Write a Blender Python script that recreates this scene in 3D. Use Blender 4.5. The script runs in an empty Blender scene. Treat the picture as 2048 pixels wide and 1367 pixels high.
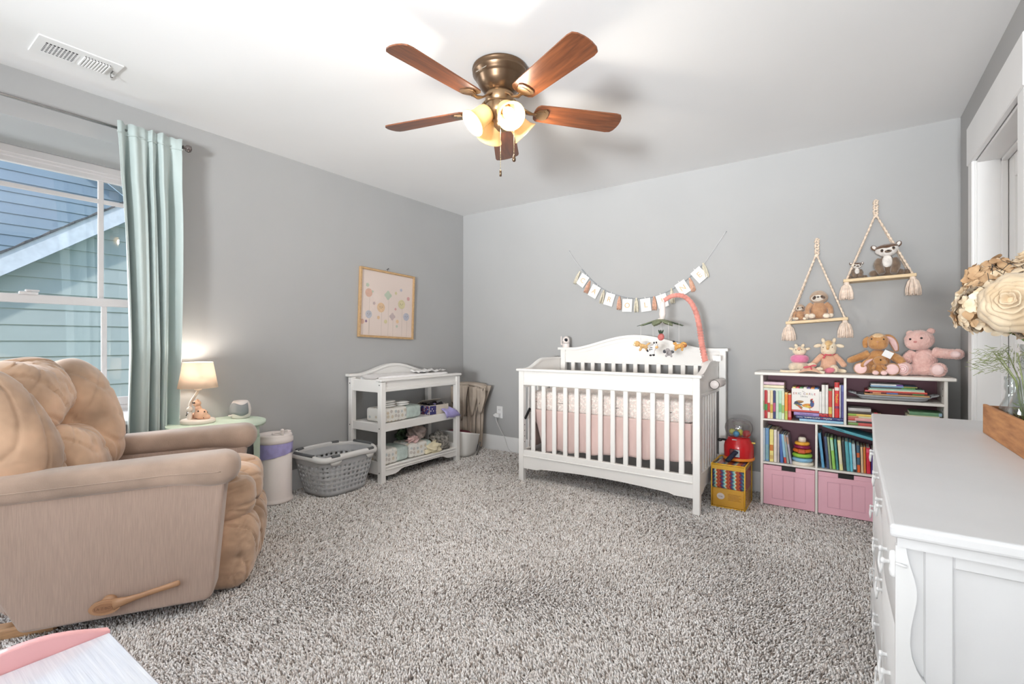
import bpy, math, random
import numpy as np
from mathutils import Vector, Matrix, Euler
random.seed(7); RNG = np.random.default_rng(7)
SC = bpy.context.scene
COL = SC.collection
PI = math.pi
R_ = math.radians

# ---------------- camera ----------------
TH = math.atan(667/955.6)
CAM_H = 1.09
cam = bpy.data.cameras.new('camera'); cam.sensor_width = 36; cam.lens = 955.6/2048*36; cam.clip_start = .02; cam.clip_end = 200
co = bpy.data.objects.new('camera', cam); COL.objects.link(co)
co.location = (0, 0, CAM_H); co.rotation_euler = (PI/2, 0, TH)
SC.camera = co
# ---------------- exposure ----------------
SC.view_settings.view_transform = 'Standard'; SC.view_settings.look = 'None'
SC.view_settings.gamma = 1; SC.view_settings.use_curve_mapping = False
SC.view_settings.exposure = 0.0
SC.cycles.max_bounces = 10; SC.cycles.diffuse_bounces = 5; SC.cycles.glossy_bounces = 4
SC.cycles.transparent_max_bounces = 12; SC.cycles.caustics_reflective = False; SC.cycles.caustics_refractive = False
SC.cycles.sample_clamp_indirect = 6
# ---------------- sky ----------------
W = bpy.data.worlds.new('sky'); SC.world = W; W.use_nodes = True
nt = W.node_tree; bg = nt.nodes['Background']
sky = nt.nodes.new('ShaderNodeTexSky'); sky.sky_type = 'NISHITA'; sky.sun_disc = False
sky.sun_elevation = R_(48); sky.sun_rotation = R_(200); sky.air_density = 1.2; sky.dust_density = 2.5
nt.links.new(sky.outputs[0], bg.inputs[0]); bg.inputs[1].default_value = 0.36
# ---------------- daylight and added fill ----------------
def area(name, loc, rot, sx, sy, power, col=(1, 1, 1), spread=180):
    l = bpy.data.lights.new(name, 'AREA'); l.shape = 'RECTANGLE'; l.size = sx; l.size_y = sy
    l.energy = power; l.color = col; l.spread = R_(spread)
    o = bpy.data.objects.new(name, l); COL.objects.link(o); o.location = loc; o.rotation_euler = rot
    return o
# daylight through the left window, and a fill light added behind the camera
area('window_daylight', (-5.1, -.45, 1.95), (0, R_(-74), 0), 1.8, 1.7, 175, (.90, .95, 1))
area('rear_fill', (-1.45, -4.3, 1.4), (R_(92), 0, 0), 3.3, 2.1, 34, (.93, .97, 1))
# second added fill, behind the camera, aimed past the furniture at wall and ceiling
area('far_fill', (.0, -3.7, 1.0), (R_(111.5), 0, R_(13)), 1.0, .6, 108, (.94, .975, 1), 63)
sun = bpy.data.lights.new('sun', 'SUN'); sun.energy = 1.6; sun.angle = R_(3); sun.color = (1, .96, .9)
so = bpy.data.objects.new('sun', sun); COL.objects.link(so); so.rotation_euler = (R_(20), R_(38), 0)

# ---------------- helpers ----------------
def lin(c):
    return tuple(((v/255)/12.92 if v/255 <= .04045 else ((v/255+.055)/1.055)**2.4) for v in c[:3])
MATS = {}
def M(name, c, rough=.5, var=.05, vs=12, bump=0, bs=150, metal=0, sheen=0, stretch=(1, 1, 1), bstretch=(1, 1, 1), spec=.5, coat=0, sss=0, emit=None, es=0, trans=0, c2=None, detail=3, bd=.002, alpha=1):
    if name in MATS: return MATS[name]
    m = bpy.data.materials.new(name); m.use_nodes = True; n = m.node_tree; b = n.nodes['Principled BSDF']
    tc = n.nodes.new('ShaderNodeTexCoord'); mp = n.nodes.new('ShaderNodeMapping'); mp.inputs['Scale'].default_value = stretch
    n.links.new(tc.outputs['Object'], mp.inputs[0])
    no = n.nodes.new('ShaderNodeTexNoise'); no.inputs['Scale'].default_value = vs; no.inputs['Detail'].default_value = detail
    n.links.new(mp.outputs[0], no.inputs['Vector'])
    rp = n.nodes.new('ShaderNodeValToRGB'); a = lin(c); z = lin(c2) if c2 else tuple(max(0, v*(1-var*2.2)) for v in a)
    a2 = a if c2 else tuple(min(1, v*(1+var)) for v in a)
    rp.color_ramp.elements[0].position = .32; rp.color_ramp.elements[1].position = .68
    rp.color_ramp.elements[0].color = (*z, 1); rp.color_ramp.elements[1].color = (*a2, 1)
    n.links.new(no.outputs['Fac'], rp.inputs[0]); n.links.new(rp.outputs[0], b.inputs['Base Color'])
    b.inputs['Roughness'].default_value = rough; b.inputs['Metallic'].default_value = metal
    b.inputs['Specular IOR Level'].default_value = spec; b.inputs['Coat Weight'].default_value = coat
    if sheen: b.inputs['Sheen Weight'].default_value = sheen; b.inputs['Sheen Roughness'].default_value = .5
    if trans: b.inputs['Transmission Weight'].default_value = trans
    if alpha < 1: b.inputs['Alpha'].default_value = alpha
    if emit: b.inputs['Emission Color'].default_value = (*lin(emit), 1); b.inputs['Emission Strength'].default_value = es
    if bump:
        m2 = n.nodes.new('ShaderNodeMapping'); m2.inputs['Scale'].default_value = bstretch; n.links.new(tc.outputs['Object'], m2.inputs[0])
        n2 = n.nodes.new('ShaderNodeTexNoise'); n2.inputs['Scale'].default_value = bs; n2.inputs['Detail'].default_value = 3
        n.links.new(m2.outputs[0], n2.inputs['Vector'])
        bp = n.nodes.new('ShaderNodeBump'); bp.inputs['Strength'].default_value = bump; bp.inputs['Distance'].default_value = bd
        n.links.new(n2.outputs['Fac'], bp.inputs['Height']); n.links.new(bp.outputs[0], b.inputs['Normal'])
    m.diffuse_color = (*a, 1)
    MATS[name] = m; return m
def glass(name, tint=(1, 1, 1), gl=.12, rough=.02):
    if name in MATS: return MATS[name]
    m = bpy.data.materials.new(name); m.use_nodes = True; n = m.node_tree; n.nodes.remove(n.nodes['Principled BSDF'])
    o = n.nodes['Material Output']; t = n.nodes.new('ShaderNodeBsdfTransparent'); t.inputs[0].default_value = (*tint, 1)
    g = n.nodes.new('ShaderNodeBsdfGlossy'); g.inputs['Roughness'].default_value = rough
    f0 = n.nodes.new('ShaderNodeLayerWeight'); f0.inputs[0].default_value = .5; f = n.nodes.new('ShaderNodeMath'); f.operation = 'POWER'; f.inputs[1].default_value = 3.5
    n.links.new(f0.outputs['Facing'], f.inputs[0])
    mm = n.nodes.new('ShaderNodeMath'); mm.operation = 'MULTIPLY_ADD'; mm.inputs[1].default_value = .5; mm.inputs[2].default_value = .03+gl*.15
    mm.use_clamp = True
    n.links.new(f.outputs[0], mm.inputs[0]); x = n.nodes.new('ShaderNodeMixShader')
    n.links.new(mm.outputs[0], x.inputs[0]); n.links.new(t.outputs[0], x.inputs[1]); n.links.new(g.outputs[0], x.inputs[2])
    n.links.new(x.outputs[0], o.inputs[0]); MATS[name] = m; return m

class MB:
    def __init__(s): s.v = []; s.f = []; s.sm = []; s.mi = []
    def add(s, vs, fs, T=None, sm=False, mi=0):
        o = len(s.v)
        if T is not None: vs = [T @ Vector(p) for p in vs]
        s.v += [tuple(p) for p in vs]; s.f += [tuple(i+o for i in f) for f in fs]
        s.sm += [sm]*len(fs); s.mi += [mi]*len(fs); return s
    def box(s, x0, y0, z0, x1, y1, z1, b=.002, T=None, mi=0):
        if x0 > x1: x0, x1 = x1, x0
        if y0 > y1: y0, y1 = y1, y0
        if z0 > z1: z0, z1 = z1, z0
        b = min(b, (x1-x0)*.4, (y1-y0)*.4, (z1-z0)*.4)
        if b <= 0:
            vs = [(x, y, z) for z in (z0, z1) for y in (y0, y1) for x in (x0, x1)]
            return s.add(vs, [(0, 2, 3, 1), (4, 5, 7, 6), (0, 1, 5, 4), (2, 6, 7, 3), (0, 4, 6, 2), (1, 3, 7, 5)], T, False, mi)
        lo = (x0, y0, z0); hi = (x1, y1, z1); vs = []; idx = {}
        for sx in (0, 1):
            for sy in (0, 1):
                for sz in (0, 1):
                    sg = (sx, sy, sz)
                    for a in range(3):
                        p = []
                        for k in range(3):
                            e = hi[k] if sg[k] else lo[k]
                            p.append(e if k == a else e + (-b if sg[k] else b))
                        idx[(sg, a)] = len(vs); vs.append(tuple(p))
        fs = []
        for a in range(3):
            k1, k2 = (a+1) % 3, (a+2) % 3
            for sd in (0, 1):
                q = []
                for u, w in ((0, 0), (1, 0), (1, 1), (0, 1)):
                    g = [0, 0, 0]; g[a] = sd; g[k1] = u; g[k2] = w; q.append(idx[(tuple(g), a)])
                fs.append(q if sd else q[::-1])
        for a in range(3):
            k1, k2 = (a+1) % 3, (a+2) % 3
            for u in (0, 1):
                for w in (0, 1):
                    g0 = [0, 0, 0]; g0[k1] = u; g0[k2] = w; g1 = list(g0); g1[a] = 1
                    q = [idx[(tuple(g0), k1)], idx[(tuple(g1), k1)], idx[(tuple(g1), k2)], idx[(tuple(g0), k2)]]
                    fs.append(q if u == w else q[::-1])
        for sx in (0, 1):
            for sy in (0, 1):
                for sz in (0, 1):
                    q = [idx[((sx, sy, sz), a)] for a in range(3)]
                    fs.append(q if (sx+sy+sz) % 2 else q[::-1])
        return s.add(vs, fs, T, False, mi)
    def lathe(s, prof, n=24, T=None, sm=True, mi=0, cap=True, arc=None):
        vs = []; fs = []; m = len(prof)
        for r, z in prof:
            for i in range(n):
                a = 2*PI*i/n; vs.append((r*math.cos(a), r*math.sin(a), z))
        for j in range(m-1):
            for i in range(n):
                k = (i+1) % n; fs.append((j*n+i, j*n+k, (j+1)*n+k, (j+1)*n+i))
        s.add(vs, fs, T, sm, mi)
        if cap:
            o = len(s.v)-m*n
            if prof[0][0] > 1e-4: s.f.append(tuple(o+i for i in range(n))[::-1]); s.sm.append(False); s.mi.append(mi)
            if prof[-1][0] > 1e-4: s.f.append(tuple(o+(m-1)*n+i for i in range(n))); s.sm.append(False); s.mi.append(mi)
        return s
    def ell(s, c, r, T=None, nu=16, nv=10, mi=0, e=1.0, rot=None):
        vs = []; fs = []
        def pw(v): return math.copysign(abs(v)**e, v)
        Rm = Euler(rot).to_matrix() if rot else None
        for j in range(nv+1):
            t = -PI/2+PI*j/nv
            for i in range(nu):
                a = 2*PI*i/nu
                p = Vector((r[0]*pw(math.cos(t))*pw(math.cos(a)), r[1]*pw(math.cos(t))*pw(math.sin(a)), r[2]*pw(math.sin(t))))
                if Rm: p = Rm @ p
                vs.append(p+Vector(c))
        for j in range(nv):
            for i in range(nu):
                k = (i+1) % nu; fs.append((j*nu+i, j*nu+k, (j+1)*nu+k, (j+1)*nu+i))
        return s.add(vs, fs, T, True, mi)
    def tube(s, pts, r, n=8, T=None, mi=0, cap=True, closed=False, sq=1.0, sm=True):
        pts = [Vector(p) for p in pts]; m = len(pts)
        rr = r if isinstance(r, (list, tuple)) else [r]*m
        up = None; vs = []; fs = []
        for i, p in enumerate(pts):
            if closed: t = pts[(i+1) % m]-pts[i-1]
            else: t = pts[min(i+1, m-1)]-pts[max(i-1, 0)]
            if t.length < 1e-9: t = Vector((0, 0, 1))
            t.normalize()
            if up is None:
                up = Vector((0, 0, 1)) if abs(t.z) < .9 else Vector((1, 0, 0))
            up = (up-t*up.dot(t))
            if up.length < 1e-6: up = t.orthogonal()
            up.normalize(); sd = t.cross(up)
            for k in range(n):
                a = 2*PI*k/n; vs.append(p+up*math.cos(a)*rr[i]+sd*math.sin(a)*rr[i]*sq)
        L = m if closed else m-1
        for i in range(L):
            for k in range(n):
                a = i*n+k; b = i*n+(k+1) % n; c = ((i+1) % m)*n+(k+1) % n; d = ((i+1) % m)*n+k
                fs.append((a, d, c, b))
        if cap and not closed:
            fs.append(tuple(range(n))); fs.append(tuple((m-1)*n+k for k in range(n))[::-1])
        return s.add(vs, fs, T, sm, mi)
    def cyl(s, p0, p1, r0, r1=None, n=12, T=None, mi=0):
        return s.tube([p0, p1], [r0, r0 if r1 is None else r1], n, T, mi)
    def prism(s, poly, ax, a0, a1, T=None, mi=0, sm=False):
        # poly: 2D outline in the two axes other than ax, in xyz order
        k = 'xyz'.index(ax); vs = []; m = len(poly)
        for a in (a0, a1):
            for u, w in poly:
                p = [u, w]; p.insert(k, a); vs.append(tuple(p))
        area2 = sum(poly[i][0]*poly[(i+1) % m][1]-poly[(i+1) % m][0]*poly[i][1] for i in range(m))
        flip = (area2 > 0) ^ (k == 1) ^ (a1 < a0)
        fs = [tuple(range(m)), tuple(range(2*m-1, m-1, -1))]
        for i in range(m):
            j = (i+1) % m; fs.append((i, m+i, m+j, j))
        if flip: fs = [f[::-1] for f in fs]
        o = len(s.f); s.add(vs, fs, T, False, mi)
        if sm:
            for i in range(o+2, len(s.f)): s.sm[i] = True
        return s
    def ribbon(s, rows, T=None, sm=True, mi=0, closed=False):
        # rows of points -> grid
        nr = len(rows); nc = len(rows[0]); vs = [p for r in rows for p in r]; fs = []
        for j in range(nr-1):
            for i in range(nc if closed else nc-1):
                k = (i+1) % nc; fs.append((j*nc+i, j*nc+k, (j+1)*nc+k, (j+1)*nc+i))
        return s.add(vs, fs, T, sm, mi)

def obj(name, mb, mats, parent=None, label=None, solid=0, sub=0, fix=False):
    me = bpy.data.meshes.new(name); me.from_pydata(mb.v, [], mb.f)
    me.polygons.foreach_set('use_smooth', mb.sm)
    if not isinstance(mats, (list, tuple)): mats = [mats]
    for m in mats: me.materials.append(m)
    if len(mats) > 1: me.polygons.foreach_set('material_index', mb.mi)
    me.update()
    o = bpy.data.objects.new(name, me); COL.objects.link(o)
    if parent: o.parent = parent
    if label: o['label'] = label
    if solid:
        md = o.modifiers.new('s', 'SOLIDIFY'); md.thickness = solid; md.offset = 0
    if sub:
        md = o.modifiers.new('d', 'SUBSURF'); md.levels = sub; md.render_levels = sub
    return o
def bake(o):
    dg = bpy.context.evaluated_depsgraph_get(); dg.update()
    me = bpy.data.meshes.new_from_object(o.evaluated_get(dg)); old = o.data
    o.modifiers.clear(); o.data = me; me.name = o.name; bpy.data.meshes.remove(old)
    return o
def tag(o, label, cat, group=None, kind=None):
    if label: o['label'] = label
    if cat: o['category'] = cat
    if group: o['group'] = group
    if kind: o['kind'] = kind
    return o
def thing(name, label, cat, loc=(0, 0, 0), rz=0, group=None):
    o = bpy.data.objects.new(name, None); COL.objects.link(o); o.empty_display_size = .05
    o.location = loc; o.rotation_euler = (0, 0, rz); return tag(o, label, cat, group)
def struct(name, mb, m, parent=None):
    o = obj(name, mb, m, parent); o['kind'] = 'structure'; return o
def merge(name, mb, mat, parent, vox=.005, sm=4, disp=0, dscale=.03, label=None):
    # one continuous skin over overlapping solids
    o = obj(name, mb, mat, parent, label)
    r = o.modifiers.new('r', 'REMESH'); r.mode = 'VOXEL'; r.voxel_size = vox; r.use_smooth_shade = True
    k = o.modifiers.new('k', 'SMOOTH'); k.factor = .6; k.iterations = sm
    if disp:
        t = bpy.data.textures.get('n%g' % dscale) or bpy.data.textures.new('n%g' % dscale, 'CLOUDS'); t.noise_scale = dscale; t.noise_depth = 1
        d = o.modifiers.new('d', 'DISPLACE'); d.texture = t; d.strength = disp; d.mid_level = .5; d.texture_coords = 'LOCAL'
    return bake(o)
TN = 0
def text(body, size, mat, parent, loc, rot, ext=.0004, align='CENTER', name='lettering', wid=None, label=None):
    c = bpy.data.curves.new(name, 'FONT'); c.body = body; c.size = size; c.extrude = ext; c.align_x = align; c.align_y = 'CENTER'; c.resolution_u = 3
    if wid: c.space_character = wid
    c.materials.append(mat); o = bpy.data.objects.new(name, c); COL.objects.link(o)
    me = bpy.data.meshes.new_from_object(o); bpy.data.objects.remove(o); bpy.data.curves.remove(c)
    o = bpy.data.objects.new(name, me); COL.objects.link(o)
    o.location = loc; o.rotation_euler = rot; o.parent = parent
    if label: o['label'] = label
    return o
def copy_tree(o, parent=None):
    c = o.copy(); COL.objects.link(c); c.parent = parent
    for ch in list(o.children): copy_tree(ch, c)
    return c
# the place of a pixel of the photograph on a vertical plane y = Y or x = X (used once, for real coordinates)
CF = Vector((-math.sin(TH), math.cos(TH), 0)); CR = Vector((math.cos(TH), math.sin(TH), 0))
def ray(px, py): return CF+CR*((px-1024)/955.6)+Vector((0, 0, (684-py)/955.6))
def atY(px, py, Y): r = ray(px, py); t = Y/r.y; return Vector((0, 0, CAM_H))+r*t
def atX(px, py, X): r = ray(px, py); t = X/r.x; return Vector((0, 0, CAM_H))+r*t
def atZ(px, py, Z): r = ray(px, py); t = (Z-CAM_H)/r.z; return Vector((0, 0, CAM_H))+r*t
def spline(pts, n=8):
    out = []; P = [Vector(p) for p in pts]
    for i in range(len(P)-1):
        a = P[max(i-1, 0)]; b = P[i]; c = P[i+1]; d = P[min(i+2, len(P)-1)]
        for k in range(n):
            t = k/n; out.append(.5*((2*b)+(c-a)*t+(2*a-5*b+4*c-d)*t*t+(3*b-a-3*c+d)*t**3))
    out.append(P[-1]); return out

# ---------------- shared materials ----------------
WHITE = M('white_lacquer', (240, 238, 235), .38, .01, 3)
WHITE2 = M('white_trim_paint', (236, 236, 236), .45, .01, 3)
WALLM = M('grey_wall_paint', (173, 173, 173), .85, .012, 2, bump=.15, bs=260, bd=.0008)
CEILM = M('ceiling_paint', (238, 238, 238), .95, .008, 1.5, bump=.1, bs=200, bd=.0006)
BLACK = M('black_plastic', (22, 22, 24), .35, .1, 20)
DARK = M('dark_thread', (45, 38, 36), .6, .1, 20)
STEEL = M('brushed_steel', (170, 168, 166), .25, .05, 40, metal=1)

WL, WB, WR, WF, CE = -3.36, 3.90, .568, -4.0, 2.44
FLOOR_Z = -.014
# ================= setting =================
T = .12
fl = MB(); fl.box(WL-.6, WF-.1, FLOOR_Z-.1, WR+.9, WB+.1, FLOOR_Z, 0)
struct('floor', fl, M('carpet_backing', (176, 164, 154), .95, .15, 60))
c = MB(); c.box(WL-.6, WF-.1, CE, WR+.9, WB+.1, CE+.1, 0); struct('ceiling', c, CEILM)
# left wall with a deep window recess: y -0.75..0.97, z .62..2.2
RY0, RY1, RZ0, RZ1, RX = -.95, 1.235, .64, 2.2, -3.85
w = MB()
w.box(WL-.6, WF, FLOOR_Z, WL, RY0, CE, 0); w.box(WL-.6, RY1, FLOOR_Z, WL, WB+.1, CE, 0)
w.box(WL-.6, RY0, FLOOR_Z, WL, RY1, RZ0, 0); w.box(WL-.6, RY0, RZ1, WL, RY1, CE, 0)
struct('wall_left', w, WALLM)
w = MB(); w.box(WL, WB, FLOOR_Z, WR+.9, WB+.1, CE, 0); struct('wall_back', w, WALLM)
DY0, DY1, DZ = 2.66, 3.485, 2.05
w = MB()
w.box(WR, WF, FLOOR_Z, WR+.13, DY0, CE, 0); w.box(WR, DY1, FLOOR_Z, WR+.13, WB, CE, 0); w.box(WR, DY0, DZ, WR+.13, DY1, CE, 0)
w.box(WR+.3, WF, FLOOR_Z, WR+.4, WB, CE, 0)
struct('wall_right', w, WALLM)
FX0, FX1, FZ0, FZ1 = -3.0, .2, .45, 2.3  # unseen front wall, set back and opened for the added fill
w = MB()
w.box(WL-.6, WF-.1, FLOOR_Z, FX0, WF, CE, 0); w.box(FX1, WF-.1, FLOOR_Z, WR+.13, WF, CE, 0)
w.box(FX0, WF-.1, FLOOR_Z, FX1, WF, FZ0, 0); w.box(FX0, WF-.1, FZ1, FX1, WF, CE, 0)
struct('wall_front', w, WALLM)
# baseboards
def baseboard(name, p0, p1, nrm):
    b = MB(); h = .143; t = .014
    x0, y0 = p0; x1, y1 = p1; nx, ny = nrm
    b.box(min(x0, x1, x0+nx*t, x1+nx*t), min(y0, y1, y0+ny*t, y1+ny*t), FLOOR_Z, max(x0, x1, x0+nx*t, x1+nx*t), max(y0, y1, y0+ny*t, y1+ny*t), h, .003)
    return struct(name, b, WHITE2)
baseboard('baseboard_left', (WL, WF+.02), (WL, WB-.02), (1, 0))
baseboard('baseboard_back', (WL+.015, WB), (WR-.015, WB), (0, -1))
baseboard('baseboard_right', (WR, 3.585), (WR, WB-.02), (-1, 0))
# window in the recess
wn = thing('window_1', None, None, (RX, 0, 0)); wn['kind'] = 'structure'
VINYL = M('window_vinyl', (216, 211, 210), .4, .01, 3)
def rect_frame(mb, x0, x1, y0, y1, z0, z1, wy, wz, b=.003):
    mb.box(x0, y0, z0, x1, y0+wy, z1, b); mb.box(x0, y1-wy, z0, x1, y1, z1, b)
    mb.box(x0, y0+wy, z0, x1, y1-wy, z0+wz, b); mb.box(x0, y0+wy, z1-wz, x1, y1-wy, z1, b)
yA, yB = RY0, RY1
f = MB(); rect_frame(f, -.06, 0, yA, yB, RZ0, RZ1, .045, .045); f.box(-.055, yA+.045, RZ1-.062, -.01, yB-.045, RZ1-.04, .003)
obj('window_frame', f, VINYL, wn)
MZ = 1.345
for nm, x0, z0, z1 in (('upper_sash', -.05, MZ-.02, RZ1-.05), ('lower_sash', -.025, RZ0+.045, MZ+.02)):
    f = MB(); rect_frame(f, x0, x0+.03, yA+.04, yB-.04, z0, z1, .035, .05 if nm[0] == 'l' else .04); so_ = obj(nm, f, VINYL, wn)
    g = MB(); g.box(x0+.012, yA+.07, z0+.04, x0+.016, yB-.07, z1-.03, 0); obj('pane', g, glass('window_glass'), so_)
    q = MB(); vy = .995 if nm[0] == 'u' else 1.005
    q.box(x0+.006, vy-.0145, z0+.03, x0+.022, vy+.0145, z1-.03, .004)
    q.box(x0+.006, yA+.35-.0145, z0+.03, x0+.022, yA+.35+.0145, z1-.03, .004)
    if nm[0] == 'u': q.box(x0+.007, yA+.06, 1.968, x0+.021, yB-.06, 1.996, .004)
    obj('muntin', q, VINYL, so_)
f = MB(); f.box(.0, .62, MZ+.018, .02, .70, MZ+.034, .004); f.cyl((.012, .66, MZ+.034), (.012, .66, MZ+.042), .012, n=10); f.box(.006, .645, MZ+.036, .02, .705, MZ+.046, .003)
obj('sash_lock', f, VINYL, wn)
w = MB(); w.box(-.02, RY0, RZ0-.02, RX*-1+WL+.025, RY1, RZ0+.006, .004); obj('window_sill', w, WHITE2, wn)
# unseen rear window, added with its opening for the rear fill
wn2 = thing('fill_window', None, None, (0, WF, 0)); wn2['kind'] = 'structure'
f = MB()
for x in (FX0, (2*FX0+FX1)/3, (FX0+2*FX1)/3, FX1): f.box(x-.03, -.08, FZ0, x+.03, -.02, FZ1, .004)
f.box(FX0, -.08, FZ0, FX1, -.02, FZ0+.05, .004); f.box(FX0, -.08, FZ1-.05, FX1, -.02, FZ1, .004)
obj('window_frame', f, VINYL, wn2)
# closet door with casing on the right wall
dr = thing('door_1', None, None, (WR, DY1, 0)); dr['kind'] = 'structure'
f = MB(); f.box(-.018, .0, FLOOR_Z, 0, .088, DZ+.004, .004); f.box(-.018, -(DY1-DY0)-.088, FLOOR_Z, 0, -(DY1-DY0), DZ+.004, .004)
f.box(-.024, -(DY1-DY0)-.10, DZ, 0, .092, DZ+.205, .004); f.box(-.006, -.008, FLOOR_Z, .002, .004, DZ, .002)
obj('casing', f, WHITE2, dr)
f = MB(); f.box(.001, -.014, FLOOR_Z, .13, 0, DZ, .002); f.box(.001, -(DY1-DY0), FLOOR_Z, .13, -(DY1-DY0)+.014, DZ, .002); f.box(.001, -(DY1-DY0)+.014, DZ-.014, .13, -.014, DZ, .002)
f.box(.09, -.03, FLOOR_Z, .115, -.014, DZ-.014, .002)
f.box(.09, -(DY1-DY0)+.014, DZ-.03, .115, -.014, DZ-.014, .002)
obj('jamb', f, WHITE2, dr)
f = MB(); dw = DY1-DY0-.034
Y0, Y1 = -.017-dw, -.017; st = .11
f.box(.118, Y0, .005, .15, Y0+st, DZ-.018, .002); f.box(.118, Y1-st, .005, .15, Y1, DZ-.018, .002)
for z0, z1 in ((.005, .22), (.95, 1.08), (DZ-.14, DZ-.018)): f.box(.118, Y0+st, z0, .15, Y1-st, z1, .002)
sl = obj('door_slab', f, WHITE2, dr)
for z0, z1 in ((.22, .95), (1.08, DZ-.14)):
    f = MB(); f.box(.128, Y0+st-.005, z0-.005, .142, Y1-st+.005, z1+.005, .006); obj('panel', f, WHITE2, sl)
f = MB(); f.lathe([(.0, 0), (.012, 0), (.01, .03), (.026, .04), (.03, .055), (.02, .068), (0, .07)], 16, Matrix.Translation((.118, Y0+.06, .98)) @ Matrix.Rotation(-PI/2, 4, 'Y')); obj('door_handle', f, STEEL, sl)

# ---- carpet pile ----
def carpet():
    xs0, xs1, ys0, ys1 = WL+.016, WR, -1.2, WB-.015
    pts = []
    def patch(x0, x1, y0, y1, d):
        nx = int((x1-x0)/d); ny = int((y1-y0)/d)
        gx, gy = np.meshgrid(np.arange(nx), np.arange(ny)); gx = gx.ravel(); gy = gy.ravel()
        x = x0+(gx+.5+RNG.uniform(-.45, .45, gx.size))*d; y = y0+(gy+.5+RNG.uniform(-.45, .45, gx.size))*d
        return np.stack([x, y, np.full(x.size, d)], 1)
    # finer near the camera, coarser in the far third
    A = patch(xs0, xs1, ys0, ys1, .0075)
    dep = -A[:, 0]*math.sin(TH)+A[:, 1]*math.cos(TH)
    lat = A[:, 0]*math.cos(TH)+A[:, 1]*math.sin(TH)
    vis = (dep > .9) & (np.abs(lat) < dep*1.09+.02) & (dep > (CAM_H/(1367-684)*955.6)-.05)
    out = ~vis & (RNG.random(len(A)) < .30)
    keep = out | vis & ((dep < 2.6) | ((dep < 4) & (RNG.random(len(A)) < .62)) | (RNG.random(len(A)) < .42))
    A = A[keep]; dep = dep[keep]; out = out[keep]
    # out under solid furniture
    n = len(A)
    k = np.where(out, 1.75, np.clip(1+(dep-2.4)*.28, 1, 1.7))
    r = .0042*k*RNG.uniform(.75, 1.25, n); h = .016*RNG.uniform(.7, 1.2, n)
    fx = A[:, 0]; fy = A[:, 1]
    ang = 2.2*np.sin(fx*2.3+1.1*np.sin(fy*1.7))+1.8*np.cos(fy*2.9+.8*np.sin(fx*3.1))+RNG.normal(0, .9, n)
    ln = (.006+.004*np.sin(fx*5+fy*4))*RNG.uniform(.2, 1.7, n)
    lx = np.cos(ang)*ln; ly = np.sin(ang)*ln
    a0 = RNG.uniform(0, 2*PI, n)
    V = np.zeros((n, 7, 3))
    for i in range(3):
        a = a0+i*2.0944
        V[:, i, 0] = fx+np.cos(a)*r*.8; V[:, i, 1] = fy+np.sin(a)*r*.8; V[:, i, 2] = FLOOR_Z-.002
        a = a+.9
        V[:, 3+i, 0] = fx+lx*.6+np.cos(a)*r; V[:, 3+i, 1] = fy+ly*.6+np.sin(a)*r; V[:, 3+i, 2] = FLOOR_Z+h*.62
    V[:, 6, 0] = fx+lx*1.3; V[:, 6, 1] = fy+ly*1.3; V[:, 6, 2] = FLOOR_Z+h
    tri = []
    for i in range(3):
        j = (i+1) % 3; tri += [(i, j, 3+j), (i, 3+j, 3+i), (3+i, 3+j, 6)]
    tri = np.array(tri); Fc = (np.arange(n)[:, None, None]*7+tri[None]).reshape(-1, 3)
    me = bpy.data.meshes.new('carpet_pile'); me.vertices.add(n*7); me.vertices.foreach_set('co', V.ravel())
    nf = len(Fc); me.loops.add(nf*3); me.polygons.add(nf)
    me.loops.foreach_set('vertex_index', Fc.ravel().astype(np.int32)); me.polygons.foreach_set('loop_start', np.arange(nf, dtype=np.int32)*3)
    me.update(calc_edges=True)
    pal = np.array([lin(c) for c in ((232, 226, 222), (244, 240, 238), (216, 209, 204), (188, 178, 171), (138, 127, 120), (252, 250, 248))])
    idx = RNG.choice(6, n, p=[.27, .27, .16, .11, .04, .15])
    C = np.ones((n, 7, 4)); C[:, :, :3] = (pal[idx]*RNG.uniform(.92, 1.08, (n, 1)))[:, None, :]
    ca = me.color_attributes.new('yarn', 'FLOAT_COLOR', 'POINT'); ca.data.foreach_set('color', C.ravel())
    m = bpy.data.materials.new('carpet_yarn'); m.use_nodes = True; nt = m.node_tree; b = nt.nodes['Principled BSDF']
    at = nt.nodes.new('ShaderNodeVertexColor'); at.layer_name = 'yarn'; nt.links.new(at.outputs[0], b.inputs['Base Color'])
    b.inputs['Roughness'].default_value = .95; b.inputs['Specular IOR Level'].default_value = .1
    me.materials.append(m); o = bpy.data.objects.new('carpet_pile', me); COL.objects.link(o)
    tag(o, 'speckled beige and grey shag carpet covering the room floor', 'carpet', kind='stuff')
    print('TUFTS', n)
carpet()

# ---- ceiling vent ----
v = thing('ceiling_vent', 'white metal ceiling air vent above the window side of the room', 'air vent', (-2.992, .68, CE))
f = MB(); f.box(-.1, -.152, -.006, .1, .152, 0, .003); obj('face_plate', f, WHITE2, v)
DG = M('vent_dark', (70, 70, 72), .7)
for s, y0 in ((-1, -.118), (1, .012)):
    for i in range(9):
        f = MB()
        if s < 0: f.box(-.052, y0+i*.0128, -.0075, .052, y0+i*.0128+.0065, -.005, 0); obj('louver_gap', f, DG, v)
        else: f.box(-.052, y0+i*.0115, -.011, .052, y0+i*.0115+.0085, -.0055, .002, Matrix.Translation((0, 0, -.0005))); obj('louver', f, WHITE2, v)
f = MB()
for i in range(7): f.box(-.052+i*.015, -.119, -.009, -.049+i*.015, -.002, -.0065, 0)
obj('grille_bars', f, WHITE2, v)
f = MB()
for i in range(9): f.cyl((.058, .017+i*.0115, -.006), (.058, .017+i*.0115, -.009), .002, n=6)
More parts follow.
